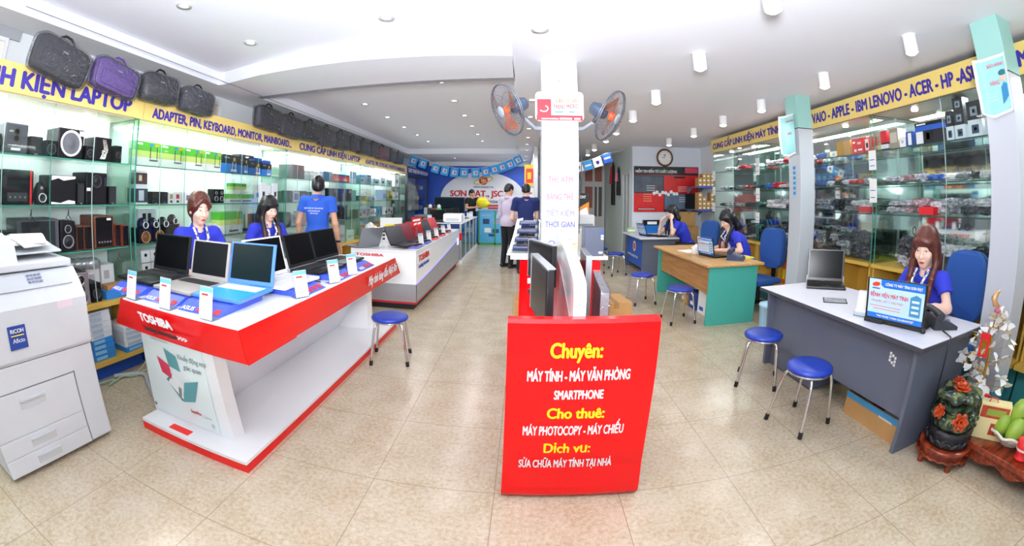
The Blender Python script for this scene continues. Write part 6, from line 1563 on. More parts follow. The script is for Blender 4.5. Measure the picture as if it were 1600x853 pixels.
t = thing('plasma_screen', 'wide dark television behind the distant glass counter', 'television', (-2.05, 11.3, .902)); MB().box(-.45, -.03, .06, .45, .03, .56, bev=.01).build('screen_housing', BLACK, t); MB().box(-.42, -.032, .09, .42, -.03, .53).build('display', mat('dark screen #12202a', '#12202a', .08), t); MB().box(-.15, -.1, 0, .15, .1, .015).build('foot', BLACK, t); MB().box(-.04, -.02, .01, .04, .02, .08).build('neck', BLACK, t)
for k, (x, y, z, c) in enumerate(((-2.7, 11.2, .95, '#c9d4cf'), (-2.55, 11.0, .95, '#2c2c30'), (-2.42, 10.9, .95, '#7e3a34'), (-2.3, 11.0, .95, '#5fb37a'))):
    t = thing('small_machine', ['white machine', 'black machine', 'red brown machine', 'green topped machine'][k] + ' on the cluttered bench in the far left corner', 'machine', (x, y, z)); MB().box(-.07, -.07, 0, .07, .07, .2, bev=.015).build('body', mat('machine %d' % k, c, .5), t); MB().rev([(.05, .2), (.06, .26), (.02, .3)], (0, 0, 0), 10).build('head', [BLACK, PRINTW, BLACK, PRINTW][k], t)
t = thing('work_bench', 'grey bench holding small machines in the far left corner', 'bench', (-2.55, 11.1, 0)); MB().box(-.4, -.3, .9, .38, .3, .948).build('top', GREY, t); MB().box(-.36, -.26, 0, .34, .26, .9).build('body', DGREY, t)

# ------------------------------------------------------------------ bags in clear film hanging over the left fascia
BAGC = {'k': mat('charcoal bag cloth', '#2a2b32', .8, bump=.4, bscale=70), 'p': mat('purple bag cloth', '#5c3a88', .8, bump=.4, bscale=70), 'm': mat('maroon bag cloth', '#7a2f40', .8, bump=.4, bscale=70), 'g': mat('grey violet bag cloth', '#3c3a46', .8, bump=.4, bscale=70)}
def make_bag(w, h, d, m, style):
    t = thing('laptop_bag', 'x', 'bag')
    n = 40; out = []
    for k in range(n):
        a = 2 * PI * k / n; c, s_ = math.cos(a), math.sin(a)
        out.append((w / 2 * math.copysign(abs(c) ** .3, c) * (1 + .02 * math.sin(5 * a)), h / 2 * math.copysign(abs(s_) ** .34, s_) * (1 - .05 * math.cos(a * 2 + 1))))
    def shell(mb, k, dd):
        vs = []; prof = ((-dd / 2, .86), (-dd * .38, .97), (0, 1.0), (dd * .38, .97), (dd / 2, .86))
        for y, q in prof: vs += [(x * q * k, y, z * q * k) for x, z in out]
        fs = [tuple(range(n)), tuple(range(4 * n, 5 * n))[::-1]]
        for j in range(4): fs += [(j * n + i, (j + 1) * n + i, (j + 1) * n + (i + 1) % n, j * n + (i + 1) % n) for i in range(n)]
        mb.add(vs, fs, 0, True)
    b = MB(); shell(b, 1, d); b.build('bag_body', m, t)
    z = MB(); z.tube([(x * .93, -d * .46, y * .93) for x, y in out], .004, 5, closed=True)
    z.build('zip_seam', BLACKM, t)
    if style: MB().box(-w * .36, -d * .62, -h * .36, w * .36, -d * .48, h * .08, bev=.012).build('front_pocket', m, t)
    MB().box(-.02, -d * .53, h * .2, .025, -d * .5, h * .24).build('badge', PRINTG, t)
    MB().tube([(-.07, 0, h * .46), (-.06, 0, h * .6), (-.025, 0, h * .7), (.025, 0, h * .7), (.06, 0, h * .6), (.07, 0, h * .46)], .01, 8).build('handle', BLACK if m is not BAGC['p'] else m, t)
    f = MB(); shell(f, 1.07, d * 1.35); f.build('plastic_film', BAGP, t)
    MB().tube([(0, 0, h * .7), (0, .02, h * .8)], .003, 5).build('hook', GREY, t)
    return t
protos = {}
blist = [(1.02, 1.53, 2.2, 2.46, 'k', 'charcoal laptop bag in clear film, largest, at the near end of the hanging row', .2), (1.56, 2.03, 2.2, 2.44, 'p', 'purple laptop bag in clear film, second in the hanging row', .16), (2.06, 2.49, 2.22, 2.46, 'k', 'charcoal bag with gold mark in clear film, third in the hanging row', .0), (2.54, 2.98, 2.21, 2.44, 'g', 'dark grey bag in clear film, fourth in the hanging row', .05),
         (3.74, 4.24, 2.24, 2.5, 'g', 'grey bag in clear film, first after the gap in the hanging row', .05), (4.25, 4.76, 2.22, 2.49, 'g', 'grey bag in clear film, second after the gap', .05), (4.79, 5.27, 2.24, 2.5, 'k', 'charcoal bag in clear film, third after the gap', 0), (5.3, 5.78, 2.23, 2.5, 'g', 'grey bag in clear film, fourth after the gap', 0), (5.8, 6.32, 2.23, 2.5, 'k', 'charcoal bag in clear film, fifth after the gap', 0),
         (6.35, 6.78, 2.27, 2.5, 'g', 'grey bag in clear film, sixth after the gap', 0), (6.8, 7.3, 2.25, 2.5, 'k', 'charcoal bag in clear film, just before the narrow one', 0), (7.35, 7.76, 2.26, 2.52, 'g', 'grey narrow bag beside the maroon one', 0), (7.8, 8.48, 2.25, 2.52, 'm', 'maroon bag in clear film far along the hanging row', 0), (8.52, 9.0, 2.26, 2.5, 'k', 'charcoal bag right after the maroon one', 0), (9.04, 9.58, 2.25, 2.52, 'g', 'last grey bag at the far end of the hanging row', 0)]
for i, (a, b, z0, z1, c, lb, tl) in enumerate(blist):
    w = b - a - .02; h = z1 - z0
    key = (c, i % 2)
    if key not in protos: protos[key] = o = make_bag(.46, .26, .1, BAGC[c], i % 2 == 0 or c == 'p')
    else: o = dup(protos[key], (0, 0, 0))
    o.location = (-2.985, (a + b) / 2, (z0 + z1) / 2 + .01); o.rotation_euler = (0, tl, PI / 2); o.scale = (w / .46, 1, h / .26)
    o['label'] = lb; o['group'] = 'bags in clear film hanging over the left sign'
MB().tube([(-2.985, .9, 2.625), (-2.985, 9.7, 2.625)], .004, 5).build('hanging_wire', GREY)
tag(bpy.data.objects['hanging_wire'], 'thin wire under the ceiling carrying the hanging bags', 'wire')
t = MB()
g = MB()
for k in range(3): g.prism([(-2.93, 2.22 + .02, 2.27 + .015 * k), (-2.93, 2.26 + .02, 2.285 + .015 * k), (-2.93, 2.30 + .02, 2.27 + .015 * k), (-2.93, 2.30 + .02, 2.277 + .015 * k), (-2.93, 2.26 + .02, 2.293 + .015 * k), (-2.93, 2.22 + .02, 2.277 + .015 * k)], (.002, 0, 0))
gm = g.build('gold_mark', mat('gold print', '#c9a46a', .4))
bb = [o for o in bpy.data.objects if o.get('label', '').startswith('charcoal bag with gold')][0]
bpy.context.view_layer.update(); gm.parent = bb; gm.matrix_parent_inverse = bb.matrix_world.inverted()
# ------------------------------------------------------------------ goods on the left shelves (front towards +x)
SPK = mat('black speaker wood', '#131316', .45, spec=.3); SPKG = mat('speaker grille grey', '#26272b', .8, bump=.3, bscale=200); WOODB = wood('brown speaker veneer', '#5b2f1c', '#7a452b', 3, .4, 2)
WOODR = wood('red brown veneer', '#6e2c18', '#8a3c22', 3, .4, 2)
def speaker(label, y0, y1, z, h, style='plain', d=.2, x=-3.16, group=None):
    """front plane near x"""
    w = y1 - y0
    t = thing('loudspeaker', label, 'speaker', (x, (y0 + y1) / 2, z), PI / 2, group)
    cm = {'wood': WOODB, 'woodr': WOODR, 'grey': mat('grey speaker body', '#4b4d55', .45), 'tower': mat('grey speaker body', '#4b4d55', .45)}.get(style, SPK)
    if style == 'egg':
        MB().rev([(.0, 0), (w * .42, .0), (w * .5, h * .25), (w * .44, h * .65), (w * .25, h * .93), (0, h)], (0, d * .3, 0), 18).build('body', SPK, t)
        MB().rev([(w * .24, -.02), (w * .28, -.03), (w * .3, -.015)], (0, d * .3 - w * .44, h * .3), 18, axis='y', caps=False).build('cone_ring', PRINTW, t)
        MB().rev([(0, -.01), (w * .12, -.015), (w * .24, -.02)], (0, d * .3 - w * .44, h * .3), 18, axis='y', caps=False).build('cone', BLACKM, t)
        MB().rev([(0, -.012), (w * .12, -.01)], (0, d * .3 - w * .33, h * .72), 14, axis='y', caps=False).build('tweeter', GREY, t)
        return t
    MB().box(-w / 2, 0, 0, w / 2, d, h, bev=min(.012, w * .08)).build('body', cm, t)
    def cone(cx, cz, r, rm, m=BLACKM, y=-.002):
        MB().rev([(r, y + .002), (r, y - .006), (r * .86, y - .008), (r * .82, y)], (cx, 0, cz), 20, axis='y', caps=False).build('cone_ring', rm, t)
        MB().rev([(r * .82, y), (r * .3, y + .0015), (r * .28, y - .004), (0, y - .008)], (cx, 0, cz), 20, axis='y', caps=False).build('cone', m, t)
    if style == 'ring': cone(0, h * .5, min(w, h) * .44, PRINTW, mat('grey cone cloth', '#6d6e74', .8)); MB().box(w * .3, -.003, h * .78, w * .48, 0, h * .95).build('label', PAPER, t)
    elif style == 'cone': cone(0, h * .45, w * .4, DGREY, SPKG)
    elif style == 'two':
        cone(0, h * .32, w * .36, GREY); cone(0, h * .74, w * .22, GREY)
    elif style == 'port':
        cone(0, h * .72, w * .24, DGREY); MB().box(-w * .46, -.003, h * .42, -w * .28, 0, h * .52).build('label', PAPER, t)
        for k in range(4): MB().box(w * .38, -.004, h * (.6 + .07 * k), w * .43, 0, h * (.63 + .07 * k)).build('side_key', mat('key violet', '#5c5690', .4), t)
    elif style == 'gloss': MB().prism([(-w * .2, -.006, h * .1), (w * .12, -.006, h * .1), (w * .28, -.006, h * .5), (w * .12, -.006, h * .9), (-w * .1, -.006, h * .9), (.02 * w, -.006, h * .5)], (0, .006, 0)).build('chrome_trim', CHROME, t); cone(.05 * w, h * .35, w * .16, CHROME); cone(.08 * w, h * .7, w * .1, CHROME)
    elif style == 'tower': cone(0, h * .72, w * .1, BLACK); cone(0, h * .5, w * .1, BLACK); MB().box(-w * .2, -.003, h * .1, w * .2, 0, h * .18).build('label', PAPER, t)
    elif style in ('wood', 'woodr'):
        MB().box(-w * .42, -.006, h * .04, w * .42, 0, h * .96, bev=.004).build('grille', mat('black gloss grille', '#101012', .2), t)
        if w > .18:
            for k in range(5): MB().rev([(.007, -.012), (.007, 0)], (-w * .28 + w * .14 * k, 0, h * .18), 10, axis='y').build('knob', SILVER, t)
            MB().box(w * .12, -.008, h * .86, w * .34, -.006, h * .93).build('label', PAPER, t)
    elif style == 'wave':
        MB().prism([(-w * .45, -.004, h * .98), (w * .45, -.004, h * .98), (w * .45, -.004, h * .9), (0, -.004, h * .82), (-w * .2, -.004, h * .9), (-w * .45, -.004, h * .82)], (0, .004, 0)).build('silver_wave', PRINTW, t)
        MB().prism([(-w * .45, -.004, h * .02), (w * .45, -.004, h * .02), (w * .45, -.004, h * .12), (w * .2, -.004, h * .16), (-.1 * w, -.004, h * .06), (-w * .45, -.004, h * .1)], (0, .004, 0)).build('silver_wave', PRINTW, t)
    elif style == 'three':
        MB().box(-w * .2, -.008, 0, w * .5, 0, h, bev=.004).build('silver_face', SILVER, t)
        for k in range(3): cone(w * .15, h * (.2 + .29 * k), w * (.24 if k == 0 else .17), CHROME, BLACKM, -.01)
        MB().box(-w * .45, -.003, h * .8, -w * .3, 0, h * .88).build('label', PAPER, t)
    elif style == 'orange': cone(0, h * .4, w * .36, mat('amber cone ring', '#c98a4a', .4), mat('amber cone', '#8a5a2c', .5)); cone(0, h * .8, w * .12, DGREY)
    elif style == 'panel':
        MB().box(-w * .3, -.004, h * .1, w * .3, 0, h * .35).build('panel', DGREY, t)
        for k in range(4): MB().rev([(.006, -.01), (.006, 0)], (-w * .22 + w * .15 * k, 0, h * .22), 8, axis='y').build('knob', GREY, t)
        MB().box(w * .38, -.004, 0, w * .44, 0, h).build('light_strip', PRINTR, t)
    else: MB().box(-w * .4, -.004, h * .06, w * .4, 0, h * .94, bev=.002).build('grille', SPKG, t); MB().box(-w * .12, -.006, h * .04, w * .12, -.003, h * .08).build('badge', PRINTG, t)
    return t
S1, S2, S3, S4 = 1.707, 1.372, 1.032, .622
# top shelf of the nearest cabinet
speaker('small black speaker at the left frame edge of the top shelf', .86, .96, S1, .12)
speaker('grey speaker tower with two ports on the top shelf', .98, 1.17, S1, .2, 'tower')
speaker('squat black speaker left of the round grilled one on the top shelf', 1.19, 1.3, S1, .13, 'plain')
speaker('small black speaker with round grille left of the white-ringed subwoofer', 1.32, 1.42, S1, .115, 'cone', x=-3.14)
speaker('big subwoofer with a broad white ring on the top shelf', 1.43, 1.67, S1, .22, 'ring', .26)
speaker('small round-grilled speaker right of the white-ringed subwoofer', 1.68, 1.76, S1, .11, 'cone', x=-3.13)
speaker('black subwoofer with chrome curved trim on the top shelf', 1.78, 1.95, S1, .19, 'gloss', .22)
speaker('slim black speaker at the right end of the top shelf', 1.99, 2.06, S1, .14, 'cone', .1)
# second shelf
speaker('black speaker with white cone at the left frame edge of the second shelf', .86, .95, S2, .2, 'two', group=None)
speaker('black subwoofer with a red light strip on the second shelf', .97, 1.24, S2, .23, 'panel', .25)
speaker('egg shaped black speaker with a white ringed cone on the second shelf', 1.26, 1.37, S2, .16, 'egg')
speaker('black subwoofer with silver waves on the second shelf', 1.38, 1.62, S2, .21, 'wave', .25)
speaker('plain black speaker right of the silver-waved subwoofer', 1.63, 1.7, S2, .16)
speaker('large black subwoofer with a round port and price label on the second shelf', 1.71, 1.92, S2, .245, 'port', .27)
speaker('narrow black speaker at the right end of the second shelf', 1.94, 2.02, S2, .145)
# third shelf
speaker('low wide dark speaker at the left frame edge of the third shelf', .86, 1.08, S3, .16, 'plain', .24)
speaker('bulky grey speaker with rounded front on the third shelf', 1.1, 1.46, S3, .24, 'grey', .28)
speaker('tall black speaker beside the bulky grey one on the third shelf', 1.47, 1.61, S3, .22, 'two')
speaker('pale wood speaker leaning at an angle on the third shelf', 1.62, 1.68, S3, .18, 'wood', .12)
speaker('slim wooden speaker left of the wooden subwoofer on the third shelf', 1.69, 1.76, S3, .18, 'wood', .14)
speaker('wooden subwoofer with a row of silver knobs on the third shelf', 1.79, 1.99, S3, .25, 'wood', .27)
speaker('red brown wooden speaker right of the wooden subwoofer', 2.0, 2.055, S3, .18, 'woodr', .16)
speaker('black fronted wooden speaker at the right end of the third shelf', 2.06, 2.125, S3, .17, 'woodr', .14, x=-3.13)
# bottom board
speaker('black speaker with silver three-cone face on the yellow board', 1.46, 1.68, S4, .25, 'three', .24, x=-3.118)
speaker('small grey speaker with one round cone on the yellow board', 1.7, 1.8, S4, .15, 'cone', x=-3.12)

def parcel(label, y0, y1, z, h, cols, d=.16, x=-3.16, pict=None, name='product_box', group=None, rz=0.):
    """printed carton: cols = body colour, then bands (z fraction from, to, colour)"""
    w = y1 - y0; t = thing(name, label, 'box', (x, (y0 + y1) / 2, z), PI / 2 + rz, group)
    base = cols[0]
    MB().box(-w / 2, 0, 0, w / 2, d, h).build('carton', mat('carton ' + base, base, .45), t)
    for k, (a, b, c) in enumerate(cols[1:]):
        e = .001 + .0004 * k; MB().box(-w / 2 - e, -e, h * a, w / 2 + e, d + e, h * b + (e if b >= 1 else 0)).build('printed_band', mat('carton ' + c, c, .45), t)
    if pict:
        for (u0, v0, u1, v1, c) in pict: MB().box(-w / 2 + u0 * w, -.0035, v0 * h, -w / 2 + u1 * w, -.0015, v1 * h).build('picture', mat('carton ' + c, c, .45), t)
    return t
GRN = ['#eef3ee', (.35, .62, '#cfe27c'), (.62, 1, '#62c23c')]
pg = [(.06, .86, .3, .94, '#ffffff'), (.6, .84, .75, .94, '#3b9be0'), (.8, .84, .96, .94, '#e9a43a'), (.62, .3, .65, .8, '#4a4f4c'), (.9, .3, .93, .8, '#4a4f4c'), (.6, .2, .95, .27, '#6d7270')]
for k, (a, b) in enumerate(((2.2, 2.49), (2.51, 2.8), (2.82, 3.09), (3.11, 3.38))):
    parcel('green and white router box on the top shelf, %s of the four' % ['first', 'second', 'third', 'fourth'][k], a, b, S1, .205, GRN, .1, pict=pg, group='green router boxes on the top shelf')
BLU = ['#2f7fd6', (.52, 1, '#22262e')]
pb = [(.55, .08, .9, .22, '#f2f4f6'), (.62, .2, .65, .6, '#e9ecef'), (.82, .2, .85, .6, '#e9ecef'), (.68, .66, .8, .86, '#e2b04a'), (.1, .8, .4, .88, '#8a8f98')]
for k, (a, b) in enumerate(((3.41, 3.68), (3.7, 3.88), (3.9, 4.14), (4.16, 4.36))):
    parcel('blue and black router box on the top shelf, %s of the lower four' % ['first', 'second', 'third', 'fourth'][k], a, b, S1, [.2, .19, .16, .155][k], BLU, .12, pict=pb, group='blue router boxes on the top shelf')
parcel('dark grey flat box on top of the blue router boxes', 3.7, 3.98, S1 + .192, .035, ['#3a3d42'], .12)
parcel('small blue box lying on the third router box', 4.0, 4.15, S1 + .161, .05, ['#2456b8', (.0, .3, '#1a2a50')], .12)
parcel('small blue and white box lying on the fourth router box', 4.17, 4.34, S1 + .156, .05, ['#2456b8', (.7, 1, '#e8ecf4')], .12)
parcel('pale green blister pack at the right end of the second cabinet top shelf', 4.39, 4.54, S1, .13, ['#cfe6da', (.2, .8, '#9fd8b4')], .05)
def pc_case(label, y0, y1, z, h, c='#1e2026', side='#2a2d34', accents=None, group=None):
    w = y1 - y0; t = thing('computer_case', label, 'computer case', (-3.16, (y0 + y1) / 2, z), PI / 2, group)
    MB().box(-w / 2, 0, 0, w / 2, .26, h, bev=.006).build('case', mat('case ' + side, side, .4), t)
    MB().box(-w * .44, -.006, h * .03, w * .44, 0, h * .97, bev=.003).build('front_panel', mat('case front ' + c, c, .3), t)
    for k in range(3): MB().box(-w * .34, -.008, h * (.66 + .09 * k), w * .34, -.006, h * (.72 + .09 * k)).build('bay_cover', accents or DGREY, t)
    MB().rev([(.007, -.011), (.007, -.006)], (w * .2, 0, h * .5), 10, axis='y').build('power_button', SILVER, t)
    return t
pc_case('grey red patterned boxed case at the left of the third cabinet top shelf', 4.9, 5.22, S1, .2, '#6a4a52', '#45474a', mat('dusty red', '#9a4a4a', .5))
for k in range(4): parcel('clear wrapped silver pack on the third cabinet top shelf, %s of four' % ['first', 'second', 'third', 'fourth'][k], 5.28 + .13 * k, 5.4 + .13 * k, S1, .13 + .01 * (k % 2), ['#c3cfd2', (.5, .8, '#e9eeee')], .08, group='silver packs on the third cabinet top shelf')
parcel('slate blue cube carton on the third cabinet top shelf', 5.83, 6.15, S1, .16, ['#44688a'], .2)
parcel('red and orange printed long box on the third cabinet top shelf', 6.2, 6.85, S1, .14, ['#33463a', (.1, .5, '#e04a28'), (.5, .8, '#c62a20')], .2, pict=[(.1, .15, .35, .45, '#f0a02a'), (.6, .2, .8, .5, '#f2d060')])
parcel('blue grey tall carton at the right end of the third cabinet top shelf', 6.88, 7.18, S1, .22, ['#7d9cb4', (.0, .4, '#9ab6c8')], .2)
for k, (a, b, c, h) in enumerate(((7.3, 7.65, '#6d93b4', .17), (7.7, 7.98, '#3d6f96', .2), (8.1, 8.5, '#8fb0b6', .14), (8.55, 8.9, '#a9bdc2', .18), (9.0, 9.4, '#7ea09c', .15), (9.6, 9.95, '#e6e8ea', .3))):
    parcel('%s carton on the top shelf of the farthest yellow-signed cabinet' % ['dull blue', 'deeper blue', 'grey teal', 'pale grey', 'sage', 'tall white'][k], a, b, S1, h, [c], .2, pict=[(.3, .3, .7, .6, '#2c3a44')])
# second shelf, cabinets two to four
parcel('boxed headphones in a dark red window box on the second shelf', 2.22, 2.36, S2 + .15, .14, ['#e9eaee', (.15, .85, '#54303c')], .1, pict=[(.3, .35, .55, .7, '#d8c49a')])
parcel('boxed headset in a blue grey window box under the red one', 2.22, 2.37, S2, .148, ['#e9eaee', (.1, .9, '#3c4658')], .12, pict=[(.3, .2, .7, .8, '#c9d2da')])
speaker('black desktop speaker left in the pair on the second shelf', 2.42, 2.52, S2, .11, 'plain', .1, group=None)
speaker('black desktop speaker right in the pair on the second shelf', 2.53, 2.62, S2, .11, 'plain', .1)
parcel('white speaker with gold cone on the second shelf', 2.63, 2.7, S2, .105, ['#ececee'], .1, pict=[(.25, .45, .75, .85, '#b98a4a'), (.3, .1, .7, .3, '#2a2a2c')], name='small_speaker')
parcel('white speaker with red cone beside the gold coned one', 2.71, 2.79, S2, .105, ['#ececee'], .1, pict=[(.25, .45, .75, .85, '#b03a34'), (.3, .1, .7, .3, '#2a2a2c')], name='small_speaker')
parcel('white carton printed with two grey speakers on the second shelf', 2.81, 3.1, S2, .11, ['#f0f1f3'], .14, pict=[(.2, .3, .45, .75, '#6a7886'), (.55, .3, .8, .75, '#6a7886')])
for k in range(2): speaker(['grey compact speaker above the woman with the lime hair band', 'second grey compact speaker beside it above the same woman'][k], 3.28 + .09 * k, 3.36 + .09 * k, S2, .15, 'two', .1)
parcel('long green and white box flat on the second shelf', 3.5, 4.0, S2, .1, ['#eef3ee', (.5, 1, '#74c640')], .14, pict=[(.1, .15, .5, .35, '#8a93a0'), (.55, .15, .9, .3, '#6a7280')])
parcel('green topped carton standing on the long green box', 3.6, 3.85, S2 + .102, .12, ['#eef3ee', (.4, .7, '#cfe27c'), (.7, 1, '#54b83c')], .1)
for k in range(4): parcel('white blister card with a small mouse on the second shelf, %s of four' % ['first', 'second', 'third', 'fourth'][k], 4.02 + .13 * k, 4.13 + .13 * k, S2, .22 + .03 * (k % 2), ['#f2f4f6'], .03, pict=[(.3, .3, .7, .55, ['#3b8fd8', '#2c2e34', '#c9ccd2', '#2c2e34'][k])], name='blister_card', group='mouse blister cards')
for k, (a, b, c) in enumerate(((4.66, 4.78, '#2f4a44'), (4.79, 4.9, '#27303a'), (4.92, 5.1, '#e3e6ee'), (5.12, 5.3, '#20262c'), (5.31, 5.45, '#2a3440'))):
    parcel('%s component box behind the left shoulder of the man in azure polo' % ['dark green', 'blue black', 'white and blue', 'black', 'slate'][k], a, b, S2, .15 + .01 * (k % 2), [c], .12, pict=[(.2, .2, .8, .8, ['#58746a', '#48586a', '#5a78c8', '#6a6e74', '#56687a'][k])])
t = thing('blue_drum', 'tall blue printed canister right of the man in azure polo', 'canister', (-3.25, 5.85, S2)); MB().rev([(0, 0), (.1, 0), (.1, .27), (.0, .27)], n=20).build('can', mat('canister blue', '#1f78b8', .35, var=.2, scale=14), t); MB().rev([(.101, .1), (.101, .18)], n=20, caps=False).build('pale_band', mat('canister pale', '#a9d4e8', .4), t)
for z, hh, nm in ((S2, .22, 'second'), (S3, .26, 'third')):
    for k in range(5 if z == S2 else 4):
        a = 6.0 + .2 * k; pc_case('black computer case on the %s shelf, %s from the near end' % (nm, ['first', 'second', 'third', 'fourth', 'fifth'][k]), a, a + .18, z, hh, group='black computer cases on the %s shelf' % nm, accents=[DGREY, GREY, DGREY, mat('bay slate', '#4a5a78', .4), GREY][k])
parcel('green tinted carton after the black cases on the second shelf', 7.02, 7.18, S2, .2, ['#5f8f86'], .2)
for k, (a, b, c, h, nm) in enumerate(((7.35, 7.75, '#3c464c', .1, 'black folded device'), (7.95, 8.3, '#c9d6da', .08, 'pale flat pack'), (8.7, 9.05, '#9ab0d0', .24, 'pale blue tall pack'), (9.15, 9.45, '#d8cf3a', .22, 'yellow and black pack'), (9.6, 9.9, '#e4e8ea', .2, 'white pack'))):
    parcel(nm + ' on the second shelf of the farthest yellow-signed cabinet', a, b, S2, h, [c], .18, pict=[(.2, .2, .8, .6, '#26282c' if k in (0, 3) else '#7d8aa0')])
# third shelf
speaker('black speaker with amber cone, left one on the third shelf', 2.27, 2.42, S3, .13, 'orange', .16)
speaker('black speaker with amber cone, right one on the third shelf', 2.44, 2.59, S3, .13, 'orange', .16)
speaker('black subwoofer right of the amber coned speakers', 2.61, 2.78, S3, .15, 'panel', .18)
for k in range(4): speaker('small black round speaker on top of the amber coned row, %s from the left' % ['first', 'second', 'third', 'fourth'][k], 2.28 + .125 * k, 2.38 + .125 * k, S3 + (.132 if k < 3 else .152), .09, 'egg', .1, x=-3.17, group=None)
parcel('grey white carton printed with two black speakers at the back of the third shelf', 2.4, 2.62, S3 + .0, .29, ['#dfe3ea'], .1, x=-3.36, pict=[(.25, .65, .45, .85, '#26262a'), (.55, .65, .75, .85, '#26262a')])
parcel('white speaker box with a black dot between the two seated women', 3.2, 3.34, S3, .12, ['#eef0f2'], .1, pict=[(.4, .3, .7, .7, '#26282c')])
parcel('big green router carton on the third shelf between the two women', 3.38, 3.78, S3, .24, ['#eef3ee', (.4, .65, '#cfe27c'), (.65, 1, '#5cc038')], .14, pict=[(.4, .08, .8, .16, '#5a5f5c'), (.8, .35, .83, .9, '#e08a3a')])
t = thing('wireless_router', 'black wireless router with aerials beside the big green carton', 'router', (-3.2, 3.92, S3), PI / 2); MB().box(-.09, 0, .0, .09, .12, .03, bev=.01).build('body', BLACK, t)
for q in (-1, 1): MB().tube([(.07 * q, .1, .03), (.08 * q, .11, .2)], .006, 6).build('aerial', BLACK, t)
for k, (a, b, c, h) in enumerate(((4.05, 4.3, '#1f2c3a', .2), (4.65, 4.85, '#23262c', .2), (4.88, 5.1, '#dfe5e8', .17), (5.15, 5.4, '#b9c8cc', .2), (5.7, 5.95, '#2d62a8', .18))):
    parcel('%s carton on the third shelf near the man in azure polo' % ['navy', 'black', 'white', 'pale grey', 'blue'][k], a, b, S3, h, [c], .14, pict=[(.2, .2, .8, .75, ['#3d5a8a', '#5a5e66', '#9aa4aa', '#d8a8a0', '#5a86c8'][k])])
for k, (a, b, c, h, nm) in enumerate(((7.3, 7.9, '#b49a90', .16, 'stack of brownish packs'), (8.0, 8.3, '#dfe8ec', .16, 'white and blue pack'), (8.4, 8.7, '#3d86a8', .2, 'teal pack'), (8.85, 9.5, '#e9ebee', .16, 'white pack with black spots'))):
    parcel(nm + ' on the third shelf of the farthest yellow-signed cabinet', a, b, S3, h, [c], .18, pict=[(.1, .2, .3, .6, '#33363a'), (.45, .4, .6, .8, '#33363a'), (.7, .15, .9, .5, '#7a4a48')])
# bottom boards
parcel('blue printed small carton at the front of the yellow board', 1.84, 2.1, S4, .07, ['#2f7fd0'], .1, x=-3.115, pict=[(.6, .2, .85, .8, '#8ab8e0')])
parcel('brown open carton resting on the blue one', 1.86, 2.08, S4 + .072, .04, ['#a97c4a'], .1, x=-3.118)
for k in range(3): parcel('white small carton at the back of the yellow board, %s in the row' % ['first', 'second', 'third'][k], 1.62 + .16 * k, 1.76 + .16 * k, S4, .2 + .02 * k, ['#eef0f0'], .1, x=-3.34, pict=[(.2, .5, .6, .8, '#b9b0b4')], group='white cartons on the yellow board')
t = thing('plastic_parcel', 'silver plastic-wrapped parcel on the white cartons of the yellow board', 'parcel', (-3.4, 1.72, .865)); b = MB()
for k in range(5): b.ball((.0 + .02 * k, -.12 + .06 * k, .03), (.07, .08, .05), 10)
b.build('wrap', mat('silver wrap', '#c9ced2', .2, .5, bump=1., bscale=18), t)
for k in range(3): parcel('white carton of cables on the yellow board behind the black front laptop, %s' % ['left', 'middle', 'right'][k], 2.55 + .15 * k, 2.68 + .15 * k, S4, [.2, .24, .18][k], ['#e3e8ee', (.1, .4, ['#2f7fd0', '#2456a8', '#c98a4a'][k])], .14)
t = thing('card_rack', 'wire rack of white blister cards right of the speaker cabinet', 'rack', (-3.14, 2.36, S4), PI / 2)
w = MB(); w.tube([(-.13, 0, 0), (-.1, .03, .36), (.1, .03, .36), (.13, 0, 0)], .005, 6)
for k in range(5): w.tube([(-.12, .005, .03 + .07 * k), (.12, .005, .03 + .07 * k)], .003, 5)
w.build('wire_frame', GREY, t)
for i in range(2):
    for j in range(3):
        c = thing('blister_card', 'white blister card on the wire rack, %s row, %s one' % (['lower', 'middle', 'upper'][j], ['left', 'right'][i]), 'card', (-3.13, 2.36 - .055 + .11 * i, S4 + .03 + .11 * j), PI / 2 + .05 * (i - j), 'blister cards on the wire rack')
        MB().box(-.048, -.012, 0, .048, -.004, .1).build('card', PAPER, c); MB().box(-.015, -.018, .05, .01, -.012, .075).build('black_plug', BLACK, c)
cc = ['#b83a5a', '#2d4a8a', '#c94a6a', '#d83030', '#3a6ab0', '#b04a80', '#c03848', '#e06060']
for k in range(8): parcel('upright %s packet on the low board behind the two women, %s from the left' % (['pink', 'navy', 'rose', 'red', 'blue', 'plum', 'crimson', 'coral'][k], ['first', 'second', 'third', 'fourth', 'fifth', 'sixth', 'seventh', 'eighth'][k]), 3.05 + .085 * k, 3.125 + .085 * k, S4, .2, [cc[k], (.0, .3, '#2a3a5c')], .06, pict=[(.2, .5, .8, .8, '#e8c8d0')], group='upright packets on the low board')
for k, (a, b, h, c, nm) in enumerate(((4.25, 4.55, .14, '#66b84a', 'green and pink carton'), (4.66, 4.86, .3, '#eef0f2', 'stack of white cartons'), (4.9, 5.12, .3, '#e0e6ea', 'grey white carton'), (5.18, 5.4, .16, '#dfe6e2', 'pale carton'), (5.5, 5.8, .26, '#c9d2d4', 'silver carton'), (6.0, 6.35, .3, '#d5d8dc', 'large pale grey case'), (6.4, 6.75, .3, '#b9c6cc', 'blue grey case'), (6.8, 7.15, .2, '#9fc0ae', 'greenish clear carton'), (7.95, 8.5, .22, '#b98a50', 'brown open carton'), (8.6, 9.1, .24, '#a07a48', 'dark brown carton'), (9.2, 9.7, .2, '#8ab8d0', 'light blue carton'))):
    parcel(nm + ' on the low yellow board of the left cabinets', a, b, S4, h, [c], .22, x=-3.18, pict=[(.2, .3, .8, .5, '#8a929a')])
